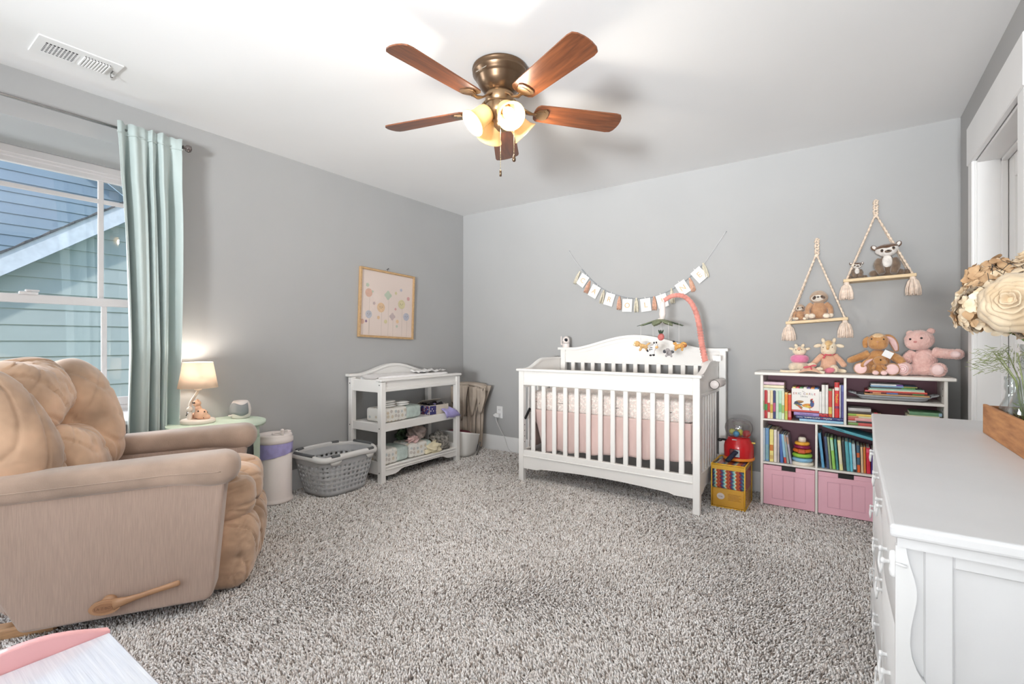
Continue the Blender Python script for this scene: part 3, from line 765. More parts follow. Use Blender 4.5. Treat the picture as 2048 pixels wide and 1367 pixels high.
# shelves
for z in (.387, .055):
    m = MB(); m.box(-.40, .02, z+.045, -.02, YL-.02, z+.06, .002); obj('shelf', m, WHITE, ctb)
m = MB(); m.box(-.03, LG, .39, -.006, YL-LG, .452, .003); obj('shelf_rail', m, WHITE, ctb)
for z0, z1 in ((.385, .452), (.055, .155)):
    for y in (.01, YL-.03):
        m = MB(); m.box(-.41+LG, y, z0, -LG, y+.02, z1, .003); obj('end_rail', m, WHITE, ctb)
m = MB(); pol = [(LG, .115), (LG, .045), (LG+.10, .045), (LG+.13, .052), (LG+.16, .068), (LG+.2, .075), (YL-LG-.2, .075), (YL-LG-.16, .068), (YL-LG-.13, .052), (YL-LG-.10, .045), (YL-LG, .045), (YL-LG, .115)]
m.prism(pol, 'x', -.028, -.008); m.box(-.03, LG, .088, -.002, YL-LG, .097, .003); m.box(-.034, LG, .112, .0, YL-LG, .122, .003); obj('bottom_rail', m, WHITE, ctb)
m = MB(); m.ell((-.20, .0095, .085), (.017, .002, .009), nu=16); obj('oval_badge', m, M('badge_brown', (74, 50, 42), .4), ctb)
m = MB()
for (x, z) in ((-.023, .755), (-.023, .418), (-.023, .075), (-.387, .755), (-.387, .418)): m.cyl((x, -.002, z), (x, .002, z), .0048, n=10)
obj('screw_cap', m, M('screw_grey', (96, 94, 92), .4, metal=.6), ctb)

pad = thing('changing_pad', 'white quilted changing pad on top of the changing table', 'changing pad', (-3.135, 2.89, .757))
m = MB(); secs = []
for k in range(25):
    t = k/24; y = -.40+.8*t; e_ = math.sqrt(max(0, 1-(2*t-1)**8))
    secs.append((y, 0, .03, .15*(.75+.25*e_), .03*(.4+.6*e_)))
rows = []
for (y, _, cz, hw, hh) in secs:
    row = []
    for i in range(24):
        a = 2*PI*i/24; c_, s_ = math.cos(a), math.sin(a); x = hw*math.copysign(abs(c_)**.6, c_); z = cz+hh*math.copysign(abs(s_)**.7, s_)
        if s_ > .1: z += .03*(abs(x)/hw)**2-.012+.002*math.sin(y*60)*math.sin(x*60)
        row.append((x, y, max(0.001, z)))
    rows.append(row)
m.ribbon(rows, None, True, 0, True); m.f += [tuple(range(24)), tuple(len(m.v)-24+i for i in range(24))[::-1]]; m.sm += [True]*2; m.mi += [0]*2
PADM = M('quilted_white', (240, 238, 238), .8, .02, 30, bump=.5, bs=45, bd=.004); obj('pad', m, PADM, pad)
m = MB(); rows = [[(-.10+.2*i/14+.01*math.sin(j), .12+.27*j/12, .066+.006*math.sin(i*1.3+j)+.006*math.sin(j*1.7)+.012*(abs(i-7)/7)**2) for i in range(15)] for j in range(13)]
m.ribbon(rows); obj('folded_liner', m, M('crinkled_white', (244, 243, 242), .6, .03, 30), pad, solid=.003)

def dots(name, base, cols, scale=26, size=.30, film=0):
    if name in MATS: return MATS[name]
    m = bpy.data.materials.new(name); m.use_nodes = True; n = m.node_tree; b = n.nodes['Principled BSDF']
    tc = n.nodes.new('ShaderNodeTexCoord'); v = n.nodes.new('ShaderNodeTexVoronoi'); v.inputs['Scale'].default_value = scale; v.inputs['Randomness'].default_value = .35
    n.links.new(tc.outputs['Object'], v.inputs['Vector'])
    lt = n.nodes.new('ShaderNodeMath'); lt.operation = 'LESS_THAN'; lt.inputs[1].default_value = size; n.links.new(v.outputs['Distance'], lt.inputs[0])
    sp = n.nodes.new('ShaderNodeSeparateColor'); n.links.new(v.outputs['Color'], sp.inputs[0])
    rp = n.nodes.new('ShaderNodeValToRGB'); rp.color_ramp.interpolation = 'CONSTANT'
    for i, c in enumerate(cols):
        e = rp.color_ramp.elements[i] if i < 2 else rp.color_ramp.elements.new(i/len(cols))
        e.position = i/len(cols); e.color = (*lin(c), 1)
    n.links.new(sp.outputs[0], rp.inputs[0])
    mx = n.nodes.new('ShaderNodeMix'); mx.data_type = 'RGBA'; mx.inputs[6].default_value = (*lin(base), 1)
    n.links.new(lt.outputs[0], mx.inputs[0]); n.links.new(rp.outputs[0], mx.inputs[7]); n.links.new(mx.outputs[2], b.inputs['Base Color'])
    b.inputs['Roughness'].default_value = .3 if film else .75
    if film: b.inputs['Coat Weight'].default_value = .4
    MATS[name] = m; return m
DOT = dots('dotted_wrap', (236, 234, 228), [(204, 198, 192), (216, 206, 188), (198, 204, 204)], 26, .36, 1)
FILM = M('clear_mint_film', (206, 222, 216), .25, .12, 14, bump=.5, bs=25, bd=.004, coat=.4)
def pack(loc, rz, L, w, h, label, split=.55):
    t = thing('diaper_pack', label, 'diaper pack', loc, rz, 'wrapped diaper packs on the changing table')
    m = MB(); m.ell((0, -L*(1-split)/2, h/2), (w/2, L*split/2, h/2), e=.27, nu=44, nv=24); obj('printed_wrap', m, DOT, t)
    m = MB(); m.ell((0, L*split/2-.01, h/2*.96), (w/2*.97, L*(1-split)/2+.02, h/2*.96), e=.36, nu=44, nv=24); obj('clear_wrap', m, FILM, t)
    return t
pack((-3.10, 2.72, .447), R_(4), .42, .24, .115, 'dotted diaper pack on the middle shelf under stacked diapers', .6)
pack((-3.09, 2.62, .115), R_(2), .29, .24, .125, 'dotted diaper pack on the bottom shelf, nearer the laundry basket', .6)
pack((-3.09, 2.905, .115), R_(-3), .25, .24, .125, 'dotted diaper pack on the bottom shelf beside the crumpled clothes', .85)
DI = dots('diaper_print', (238, 238, 236), [(188, 206, 200), (222, 214, 206)], 60, .25)
def diaper(loc, rz, label, kx=1):
    t = thing('diaper', label, 'diaper', loc, rz, 'folded diapers stacked on the diaper pack')
    m = MB(); m.ell((0, 0, .0085), (.05, .065*kx, .0085), e=.6, nu=28, nv=10); m.ell((0, 0, .012), (.044, .05*kx, .006), e=.6, nu=20, nv=8); obj('folded_pad', m, DI, t)
    m = MB(); m.box(-.03, .058*kx, .003, .03, .072*kx, .009, .002); obj('waistband', m, M('diaper_white', (240, 240, 238), .8), t)
    return t
nm_ = ('bottom', 'middle', 'top')
for i in range(3):
    diaper((-3.06, 2.60+.004*i, .563+.0175*i), R_(8*i-6), 'printed folded diaper nearer the basket end, %s of its stack' % nm_[i])
for i in range(2):
    diaper((-3.06, 2.755-.004*i, .561+.0175*i), R_(5-9*i), 'printed folded diaper beside the taller stack, %s of two' % ('lower', 'upper')[i])
# wipes box, pouch
bxm = thing('wipes_box', 'open cardboard box with printed side on the middle shelf', 'box', (-3.06, 3.13, .447), R_(-6))
CARD = M('card_beige', (208, 198, 184), .7, .05, 20)
m = MB()
for a in ((-.09, -.11, 0, -.084, .11, .085), (.084, -.11, 0, .09, .11, .085), (-.084, -.11, 0, .084, -.104, .085), (-.084, .104, 0, .084, .11, .085), (-.084, -.104, 0, .084, .104, .004)): m.box(*a, .001)
obj('carton', m, CARD, bxm)
m = MB(); m.box(.0895, -.108, .005, .0915, -.035, .08, 0); m.box(-.085, -.1125, .005, .085, -.1095, .08, 0); obj('printed_label', m, dots('navy_print', (58, 54, 110), [(150, 60, 60), (60, 70, 130), (210, 200, 200)], 60, .4), bxm)
m = MB(); m.box(-.09, -.11, .084, -.0, .11, .087, .001, Matrix.Translation((-.09, 0, .085)) @ Matrix.Rotation(R_(-25), 4, 'Y') @ Matrix.Translation((.09, 0, -.085))); obj('flap', m, CARD, bxm)
m = MB(); rows = [[(-.07+.15*i/10, -.08+.17*j/10, .078+.014*math.sin(i*1.1+j*.8)+.01*math.sin(j*2.1)) for i in range(11)] for j in range(11)]; m.ribbon(rows); obj('inner_bag', m, M('black_bag', (38, 36, 42), .35, .1, 20), bxm, solid=.002)
pk = thing('lavender_pouch', 'lavender plastic pouch hanging over the shelf edge by the far leg', 'pouch', (-2.935, 3.17, .45))
m = MB(); rows = []
for j in range(9):
    t = j/8; rows.append([(-.12+.145*min(1, t*1.25)+.006*math.sin(i*2+j), -.04+.0*t+(.09+.10*t)*i/6+.02*t, .072*(1-min(1, t*1.2))+.012-.05*max(0, t-.72)/.28+.004*math.sin(i*1.7)) for i in range(7)])
m.ribbon(rows); obj('bag', m, M('lavender_plastic', (168, 160, 214), .3, .08, 20), pk, solid=.002)

# crumpled clothes
def crumple(name, mat, label, cat, loc, r, seed, amp=.02, group=None, fl=(1, 1, 1)):
    rd = random.Random(seed); m = MB()
    ph = [rd.uniform(0, 6.28) for _ in range(9)]; nu, nv = 56, 32; vs = []; fs = []
    for j in range(nv+1):
        t = -PI/2+PI*j/nv
        for i in range(nu):
            a = 2*PI*i/nu; d = Vector((math.cos(t)*math.cos(a), math.cos(t)*math.sin(a), math.sin(t)))
            w = 1.1*math.sin(3.1*d.x+2.2*d.y+ph[0]+1.5*math.sin(3*d.z+ph[1]))**2+.9*(1-abs(math.sin(3.3*d.y-3*d.z+ph[2]+1.2*math.sin(3*d.x+ph[3])))**.7)+.3*math.sin(7*d.z+6*d.x+ph[4])**2
            k = 1+(w-1.0)*amp/min(r)*1.0
            p = Vector((d.x*r[0], d.y*r[1], d.z*r[2]))*k; p.z = max(p.z, -r[2]*.75); vs.append(p+Vector((0, 0, r[2]*.75)))
    for j in range(nv):
        for i in range(nu):
            k = (i+1) % nu; fs.append((j*nu+i, j*nu+k, (j+1)*nu+k, (j+1)*nu+i))
    m.add(vs, fs, None, True); o = obj(name, m, mat); o.location = loc; tag(o, label, cat, group); return o
CB = dict(bump=.6, bs=18, bd=.01)
crumple('crumpled_garment', M('taupe_floral', (176, 160, 154), .9, .18, 25, **CB), 'crumpled taupe patterned garment piled highest on the bottom shelf', 'clothes', (-3.10, 2.965, .238), (.085, .085, .065), 1, .02)
crumple('crumpled_garment', M('cream_cotton', (232, 222, 192), .9, .06, 12, **CB), 'cream cotton garment spilling over the bottom shelf front', 'clothes', (-3.00, 3.045, .116), (.065, .11, .055), 2, .016)
crumple('crumpled_garment', M('pink_cotton', (222, 190, 188), .9, .08, 12, **CB), 'small pale pink garment under the taupe one on the shelf', 'clothes', (-3.03, 2.86, .237), (.05, .05, .028), 3, .012)
crumple('crumpled_garment', M('camo_cotton', (70, 92, 66), .9, .5, 28, **CB), 'dark green patterned bundle at the back of the bottom shelf', 'clothes', (-3.19, 2.875, .237), (.045, .05, .058), 4, .014)
crumple('crumpled_garment', M('grey_print_cotton', (158, 154, 148), .9, .4, 35, **CB), 'grey and black patterned garment by the far leg of the shelf', 'clothes', (-3.05, 3.205, .116), (.09, .10, .085), 5, .024)
bt = thing('dark_bottle', 'dark blue bottle among the clothes on the bottom shelf', 'bottle', (-3.235, 2.965, .115))
m = MB(); m.lathe([(.03, 0), (.032, .004), (.032, .14), (.022, .16), (.014, .168)], 20); obj('body', m, M('navy_plastic', (38, 42, 84), .25), bt)
m = MB(); m.lathe([(.016, .166), (.016, .192), (0, .194)], 16); obj('cap', m, BLACK, bt)

# white baby tub beyond the changing table, with a maroon cushion
tb = thing('baby_tub', 'white plastic baby tub with maroon lining beside the changing table', 'tub', (-3.10, 3.53, 0), R_(8))
TUBM = M('tub_white', (236, 234, 230), .35, .01, 4)
m = MB(); rows = []
for (k, z, o_) in ((.80, 0, 0), (.86, .03, 0), (1, .20, 0), (1.04, .215, 0), (.96, .215, 0), (.90, .19, 0), (.76, .04, 0), (.3, .03, 0)):
    row = []
    for i in range(40):
        a = 2*PI*i/40; c_, s_ = math.cos(a), math.sin(a); y = .155*k*math.copysign(abs(s_)**.6, s_); x = .19*k*math.copysign(abs(c_)**.6, c_)
        row.append((x, y, z*(1-.16*(y/.155)) if z > .1 else z))
    rows.append(row)
m.ribbon(rows, None, True, 0, True); m.f += [tuple(len(m.v)-40+i for i in range(40)), tuple(range(40))[::-1]]; m.sm += [True]*2; m.mi += [0]*2
obj('tub_body', m, TUBM, tb)
m = MB(); m.ell((-.01, -.02, .185), (.15, .115, .045), e=.7); obj('cushion', m, M('maroon_fabric', (104, 38, 54), .85, .1, 20), tb)
m = MB(); m.box(.150, .02, .0, .158, .05, .15, .002, Matrix.Translation((.03, 0, .01)) @ Matrix.Rotation(R_(9), 4, 'Y') @ Matrix.Rotation(R_(-14), 4, 'X')); obj('strap', m, M('strap_grey', (128, 124, 120), .8), tb)

# folded taupe play tent in the corner
tn = thing('folded_play_tent', 'folded taupe fabric play tent leaning in the room corner', 'play tent', (-3.165, 3.795, 0))
TAU = M('taupe_canvas', (186, 172, 158), .85, .08, 8, bump=.2, bs=30, bd=.003)
m = MB(); rows = []; nu = 120
for j in range(15):
    t = j/14; z = .03+.62*t; row = []
    hw = (.13+.02*t if t < .62 else .142+.09*(t-.62)/.38); hd = .06+.01*t
    for i in range(nu):
        a = 2*PI*i/nu; k = 1+.10*math.sin(a*13+t*1.5)+.05*math.sin(a*29)
        row.append((hw*math.cos(a)*k, hd*math.sin(a)*k*1.1, z))
    rows.append(row)
m.ribbon(rows, None, True, 0, True); obj('pleated_body', m, TAU, tn)
rd = random.Random(5)
for i, (x0, x1, zb, yo) in enumerate(((-.255, -.13, .38, -.06), (-.16, -.02, .30, -.075), (-.03, .06, .34, -.095), (.04, .15, .37, -.085), (.11, .225, .40, -.07))):
    m = MB(); rows = []
    for j in range(9):
        t = j/8; xm = (x0+x1)/2+.02*math.sin(i*2); hw = (x1-x0)/2*(1 if t < .35 else max(.12, 1-(t-.35)/.65*.9))
        rows.append([(xm+hw*(2*k/8-1), yo-.02*math.cos((2*k/8-1)*PI/2)-.012*math.sin(k*1.9+i), .655-.012*abs(i-2)-(.655-zb)*t) for k in range(9)])
    m.ribbon(rows); obj('hanging_flap', m, TAU, tn, solid=.004)
m = MB(); secs = [(-.24, 0, .63, .05, .012), (-.15, 0, .655, .075, .02), (0, 0, .66, .08, .02), (.15, 0, .65, .07, .018), (.225, 0, .61, .04, .012)]; superloft(m, secs, 20, .8); obj('folded_top', m, TAU, tn)
PIPE = M('dark_piping', (78, 68, 64), .8)
for pts in ([(-.255, -.075, .64), (-.20, -.08, .50), (-.14, -.085, .37)], [(.225, -.08, .63), (.19, -.085, .5), (.135, -.08, .36), (.12, -.07, .10)], [(.06, -.11, .64), (.04, -.12, .5), (.03, -.10, .34)]):
    m = MB(); m.tube(spline(pts, 5), .004, 6); obj('edge_piping', m, PIPE, tn)
for x in (-.1, .115):
    m = MB(); m.box(x-.02, -.085, FLOOR_Z, x+.02, -.03, .045, .006); m.ell((x, -.06, .05), (.022, .03, .018)); obj('foot_clip', m, M('clip_black', (40, 42, 50), .4), tn)

# ---- wall outlet, plug, cord ----
ol = thing('wall_outlet', 'white double wall outlet low on the back wall by the crib', 'outlet', (-2.872, WB, .38))
m = MB(); m.box(-.036, -.006, -.06, .036, 0, .06, .002); obj('cover_plate', m, WHITE2, ol)
for z in (-.022, .024):
    m = MB(); m.box(-.017, -.009, z-.014, .017, -.005, z+.014, .003); s = obj('socket', m, WHITE2, ol)
    m = MB(); m.box(-.008, -.0095, z-.004, -.0055, -.0088, z+.006, 0); m.box(.0055, -.0095, z-.004, .008, -.0088, z+.006, 0); obj('slot', m, DARK, s)
pg = thing('power_adapter', 'white power adapter plugged into the outlet with a long cord', 'power adapter', (-2.875, WB-.03, .352))
m = MB(); m.box(-.03, -.022, -.02, .02, .021, .018, .005); m.box(-.05, -.014, -.012, -.03, .0, .006, .003); obj('plug', m, WHITE2, pg)
m = MB(); m.tube(spline([(-.01, -.02, -.02), (.0, -.022, -.06), (.04, -.012, -.14), (.085, .0, -.22), (.12, .01, -.32), (.17, .012, -.352), (.25, .006, -.352)], 6), .0028, 6); obj('cord', m, M('cord_white', (214, 212, 210), .5), pg)

# ---- framed picture ----
pc = thing('wall_picture', 'framed pastel flower print in a light wood frame on the left wall', 'picture', (WL, 2.859, 1.42))
Tp = Matrix.Rotation(R_(-2.1), 4, 'X')
FRM = M('light_oak_frame', (196, 160, 116), .5, .12, 30, stretch=(8, 1, 8))
hw, hh = .309, .297
m = MB()
m.box(0.002, -hw, -hh, .028, -hw+.018, hh, .002, Tp); m.box(.002, hw-.018, -hh, .028, hw, hh, .002, Tp)
m.box(.002, -hw+.018, hh-.018, .028, hw-.018, hh, .002, Tp); m.box(.002, -hw+.018, -hh, .028, hw-.018, -hh+.018, .002, Tp); obj('frame', m, FRM, pc)
m = MB(); m.box(.004, -hw+.016, -hh+.016, .014, hw-.016, hh-.016, 0, Tp); art = obj('print', m, M('print_blush', (236, 218, 208), .6, .02, 2), pc)
m = MB(); m.box(.018, -hw+.017, -hh+.017, .020, hw-.017, hh-.017, 0, Tp); obj('glazing', m, glass('picture_glass', gl=.02), pc)
def disc(mb, y, z, ry, rz, x, n=20, lob=0):
    vs = [(x, y, z)]
    for i in range(n):
        a = 2*PI*i/n; k = 1-(.28*(.5-.5*math.cos(lob*a)) if lob else 0); vs.append((x, y+ry*k*math.cos(a), z+rz*k*math.sin(a)))
    mb.add(vs, [(0, i+1, (i+1) % n+1) for i in range(n)], Tp)
def pm(name, c): return M('print_'+name, c, .6, .05, 30)
FL = [(-.21, .085, .037, 'coral', (226, 182, 160), 0), (-.075, -.03, .043, 'peach', (234, 198, 158), 0), (.0, .085, .042, 'sage', (196, 206, 184), 4), (.16, .02, .042, 'yellow', (224, 212, 166), 0), (-.205, -.10, .034, 'grey', (196, 196, 204), 0), (.22, -.09, .036, 'lilac', (190, 190, 202), 0), (.055, -.10, .035, 'mauve', (204, 184, 182), 4), (-.27, -.165, .022, 'coral', (226, 182, 160), 0), (-.02, -.15, .018, 'yellow', (224, 212, 166), 0), (.24, .08, .018, 'rose', (226, 172, 168), 0), (.115, -.14, .017, 'peach', (234, 198, 158), 0), (-.17, .1, .012, 'sage', (196, 206, 184), 3), (.09, .115, .016, 'yellow', (224, 212, 166), 5), (.15, .15, .016, 'lilac', (190, 190, 202), 5), (-.15, .0, .016, 'mauve', (204, 184, 182), 5), (-.1, -.12, .018, 'peach', (234, 198, 158), 5), (.09, -.03, .014, 'rose', (226, 172, 168), 4), (-.225, .15, .02, 'sage', (196, 206, 184), 5), (-.23, -.16, .013, 'plum', (150, 120, 150), 5), (.11, -.185, .014, 'sage', (196, 206, 184), 5)]
for (y, z, r, nm, c_, lob) in FL:
    m = MB(); disc(m, y, z, r, r, .0146, 24, lob); fo = obj('printed_flower', m, pm(nm, c_), art)
stem = MB()
for (y, z, r, nm, c_, lob) in FL[:8]:
    stem.box(.0141, y-.0012+.01, -.275, .0144, y+.0012+.01, z-r*.8, 0, Tp)
obj('printed_stem', stem, pm('stem', (206, 190, 176)), art)
face = MB()
for (y, z) in ((-.075, -.03), (.16, .02), (-.205, -.10), (.22, -.09)):
    for s in (-1, 1): disc(face, y+s*.012, z+.004, .003, .004, .0151, 8)
    for s in (-1, 0, 1): disc(face, y+s*.004, z-.006-.0015*(s == 0), .002, .0015, .0151, 6)
obj('printed_face', face, pm('face', (96, 80, 82)), art)
nl = MB(); nl.cyl((-.0, 0, .012), (.022, 0, .016), .0022, n=8); nl.ell((.022, 0, .016), (.003, .005, .005)); nl.tube([(.008, 0, .012), (.012, 0, .0), (.006, 0, -.008)], .0018, 6)
o = obj('wall_nail', nl, M('nail_dark', (70, 66, 66), .4, metal=.6)); o.location = (WL, 2.86, 1.725); tag(o, 'dark wall nail just above the picture frame', 'nail')
# ================= crib =================
CX0, CX1, CYF, CYB = -2.133, -.753, 3.147, 3.80
cb = thing('crib', 'white wooden crib with arched headboard against the back wall', 'crib', (-1.443, 3.47, 0))
ox, oy = -1.443, 3.47
def cbx(m, x0, y0, z0, x1, y1, z1, b=.003): m.box(x0-ox, y0-oy, z0, x1-ox, y1-oy, z1, b)
for x in (CX0, CX1-.044):
    m = MB(); cbx(m, x, CYF, -.008, x+.044, CYF+.042, .862); obj('front_post', m, WHITE, cb)
for x in (CX0+.038, CX1-.012):
    m = MB(); cbx(m, x, 3.76, -.008, x+.046, 3.80, 1.025); obj('back_post', m, WHITE, cb)
m = MB(); cbx(m, CX0-.018, CYF-.014, .860, CX1+.014, CYF+.058, .879, .005); obj('top_rail', m, WHITE, cb)
m = MB(); cbx(m, CX0+.044, CYF+.008, .775, CX1-.044, CYF+.032, .86); cbx(m, CX0+.044, CYF+.002, .750, CX1-.044, CYF+.036, .782, .004); obj('front_panel', m, WHITE, cb)
# front slats
px = [(133, 157), (180, 203), (227, 250), (275, 299), (326, 350), (377, 402), (429, 455), (483, 510), (540, 567), (597, 627), (658, 687), (720, 750), (784, 815)]
xs = [.5*(atY(1000+a/2.204, 850, CYF+.014).x+atY(1000+b/2.204, 850, CYF+.014).x) for a, b in px]
x_a, x_b = xs[0], xs[-1]
m0 = None
for i in range(13):
    x = x_a+(x_b-x_a)*i/12
    if m0 is None:
        m = MB(); cbx(m, x-.017, CYF+.012, .236, x+.017, CYF+.028, .752, .004); m0 = obj('slat', m, WHITE, cb)
    else:
        o = m0.copy(); COL.objects.link(o); o.location.x = x-x_a
m = MB(); cbx(m, CX0+.044, CYF+.002, .196, CX1-.044, CYF+.038, .238, .004); cbx(m, CX0+.044, CYF-.001, .186, CX1-.044, CYF+.03, .199, .004); obj('lower_rail', m, WHITE, cb)
m = MB(); A, B = CX0+.044-ox, CX1-.044-ox
def apron(A, B, zt, zl, lift, w=.12):
    pol = [(A, zt), (A, zl), (A+w, zl)]
    for k in range(1, 7): pol.append((A+w+.06*k/6, zl+lift*.45*math.sin(PI/2*k/6)))
    n = 14
    for k in range(1, n): u = k/n; pol.append((A+w+.06+(B-A-2*w-.12)*u, zl+lift*.45+lift*.55*math.sin(PI*u)))
    for k in range(6, 0, -1): pol.append((B-w-.06*k/6, zl+lift*.45*math.sin(PI/2*k/6)))
    pol += [(B-w, zl), (B, zl), (B, zt)]
    return pol
m.prism(apron(A, B, .19, .092, .028), 'y', CYF+.010-oy, CYF+.030-oy); obj('front_apron', m, WHITE, cb)
# headboard
def ha(x):   # x world -> top of the arch
    u = (x-(CX0+.03))/(CX1+.04-(CX0+.03)); a = 0 if u < .10 or u > .90 else (.5-.5*math.cos(2*PI*(u-.10)/.8))
    return 1.022+.105*a**.8
xx = [CX0+.06+(CX1-.0-CX0-.06)*i/50 for i in range(51)]
m = MB(); m.prism([(CX0+.06-ox, .91)]+[(x-ox, ha(x)+.002) for x in xx]+[(CX1-ox, .91)], 'y', 3.775-oy, 3.79-oy); obj('headboard_panel', m, WHITE, cb)
m = MB(); rows = []
for x in [CX0+.015]+xx+[CX1+.05]:
    z = ha(x); rows.append([(x-ox, 3.752-oy, z), (x-ox, 3.752-oy, z+.02), (x-ox, 3.812-oy, z+.02), (x-ox, 3.812-oy, z)])
m.ribbon(rows, None, False, 0, True); m.f += [(0, 1, 2, 3), tuple(len(m.v)-1-i for i in range(4))]; m.sm += [False]*2; m.mi += [0]*2
obj('headboard_cap', m, WHITE, cb)
m = MB(); rows = []
for x in xx:
    z = ha(x)-.03; rows.append([(x-ox, 3.768-oy, z), (x-ox, 3.768-oy, z+.012), (x-ox, 3.78-oy, z+.012), (x-ox, 3.78-oy, z)])
m.ribbon(rows, None, False, 0, True); obj('headboard_moulding', m, WHITE, cb)
m = MB(); cbx(m, CX0+.084, 3.765, .20, CX1-.012, 3.79, .26); obj('back_lower_rail', m, WHITE, cb)
m0 = None
for i in range(13):
    x = CX0+.155+(CX1-.085-CX0-.155)*i/12
    if m0 is None:
        m = MB(); cbx(m, x-.017, 3.772, .25, x+.017, 3.788, .92, .003); m0 = obj('slat', m, WHITE, cb); xb = x
    else:
        o = m0.copy(); COL.objects.link(o); o.location.x = x-xb
# ends with S-curved top
def side_top(y):
    u = (y-(CYF+.04))/(3.76-CYF-.04)
    return .866+.078*(0 if u < .05 else (1 if u > .55 else .5-.5*math.cos(PI*(u-.05)/.5)))
for x0 in (CX0+.016, CX1-.032):
    yy = [CYF+.04+(3.765-CYF-.04)*i/24 for i in range(25)]
    m = MB(); m.prism([(CYF+.04-oy, .74)]+[(y-oy, side_top(y)) for y in yy]+[(3.765-oy, .74)], 'x', x0-ox, x0+.018-ox); obj('end_panel', m, WHITE, cb)
    m = MB(); rows = []
    for y in yy:
        z = side_top(y); rows.append([(x0-.008-ox, y-oy, z), (x0-.008-ox, y-oy, z+.014), (x0+.028-ox, y-oy, z+.014), (x0+.028-ox, y-oy, z)])
    m.ribbon(rows, None, False, 0, True); m.f += [(3, 2, 1, 0), tuple(len(m.v)-4+i for i in range(4))]; m.sm += [False]*2; m.mi += [0]*2; obj('end_cap', m, WHITE, cb)
    m = MB(); cbx(m, x0-.004, CYF+.04, .73, x0+.024, 3.765, .752, .003); obj('end_rail', m, WHITE, cb); m = MB(); cbx(m, x0-.004, CYF+.04, .20, x0+.024, 3.765, .24, .003); obj('end_rail', m, WHITE, cb)
    m = MB(); m.prism([(CYF+.04-oy, .21), (CYF+.04-oy, .10), (CYF+.13-oy, .10), (CYF+.20-oy, .13), (3.60-oy, .13), (3.68-oy, .10), (3.765-oy, .10), (3.765-oy, .21)], 'x', x0-ox, x0+.018-ox); obj('end_apron', m, WHITE, cb)
    m0 = None
    for i in range(7):
        y = CYF+.115+(3.765-CYF-.19)*i/6
        if m0 is None: m = MB(); cbx(m, x0+.002, y-.014, .235, x0+.016, y+.014, .735, .003); m0 = obj('slat', m, WHITE, cb); yb_ = y
        else: o = m0.copy(); COL.objects.link(o); o.location.y = y-yb_
# hardware holes and bracket at the left post
m = MB()
for z in (.30, .345, .39, .435): m.cyl((CX0+.0445-ox, CYF+.02-oy+.0, z), (CX0+.046-ox, CYF+.02-oy, z), .004, n=8)
obj('adjustment_holes', m, DARK, cb)
m = MB(); m.box(-.05, -.006, -.009, .05, .006, .009, .002, Matrix.Translation((CX0+.070-ox, CYF+.024-oy, .525)) @ Matrix.Rotation(R_(-62), 4, 'Y')); obj('bracket', m, BLACK, cb)
m = MB(); cbx(m, CX0+.05, CYF+.075, .53, CX1-.05, 3.755, .548, .003); obj('mattress_support', m, M('support_grey', (150, 146, 144), .6), cb)
# mattress
FLO = bpy.data.materials.new('floral_sheet'); FLO.use_nodes = True; n = FLO.node_tree; b = n.nodes['Principled BSDF']
tc = n.nodes.new('ShaderNodeTexCoord'); v1 = n.nodes.new('ShaderNodeTexVoronoi'); v1.inputs['Scale'].default_value = 30
n.links.new(tc.outputs['Object'], v1.inputs[0]); no = n.nodes.new('ShaderNodeTexNoise'); no.inputs['Scale'].default_value = 55; no.inputs['Detail'].default_value = 4; n.links.new(tc.outputs['Object'], no.inputs[0])
r1 = n.nodes.new('ShaderNodeValToRGB'); E_ = r1.color_ramp; E_.elements[0].position = 0; E_.elements[0].color = (*lin((238, 232, 226)), 1); E_.elements[1].position = 1; E_.elements[1].color = (*lin((240, 236, 230)), 1)
for p, c_ in ((.44, (238, 232, 226)), (.48, (222, 196, 188)), (.52, (236, 226, 220)), (.56, (190, 188, 180)), (.60, (238, 230, 226)), (.64, (216, 180, 174)), (.68, (236, 230, 226))):
    e = E_.elements.new(p); e.color = (*lin(c_), 1)
n.links.new(no.outputs[0], r1.inputs[0]); n.links.new(r1.outputs[0], b.inputs['Base Color']); b.inputs['Roughness'].default_value = .85
mt = thing('crib_mattress', 'crib mattress under a fitted floral sheet', 'mattress', (-1.443, 3.475, .548))
m = MB(); m.ell((0, 0, .079), (.632, .272, .079), e=.18, nu=80, nv=24); obj('fitted_sheet', m, FLO, mt)
m = MB()
for x in (-.34, .10, .47, -.58): m.tube([(x-.02, -.2725, .075), (x, -.276, .073), (x+.03, -.2735, .074)], .0015, 5)
obj('care_tag', m, DARK, mt)
# skirt: long sheet hanging below the mattress
sk = thing('crib_skirt', 'dusty pink crib skirt hanging under the mattress', 'crib skirt', (-1.443, 3.193, .562))
PINK = M('dusty_pink_velour', (212, 186, 180), .75, .08, 7, bump=.3, bs=18, bd=.004, sheen=.4, stretch=(1, 1, .3))
rows = []; nu = 150
for j in range(17):
    t = j/16; row = []
    for i in range(nu+1):
        u = i/nu; x = -.60+1.225*u+(.05*t if u < .02 else 0)
        zb = -.325+.075*u+.006*math.sin(u*40)
        f_ = t*(.008*math.sin(u*38+.7*math.sin(u*11))+.006*math.sin(u*71))
        edge = .09*t*max(0, 1-u/.10)
        row.append((x+.04*t*max(0, 1-u/.08), f_+edge, .0+zb*t))
    rows.append(row)
m = MB(); m.ribbon(rows); obj('front_panel', m, PINK, sk, solid=.003)
rows = [[(.625+.006*math.sin(i*.9)*j/6, .01+.5*i/20, (-.26)*j/6) for i in range(21)] for j in range(7)]
m = MB(); m.ribbon(rows); obj('side_panel', m, PINK, sk, solid=.003)
rows = [[(-.60+.006*math.sin(i*.9)*j/6, .04+.47*i/20, (-.30)*j/6) for i in range(21)] for j in range(7)]
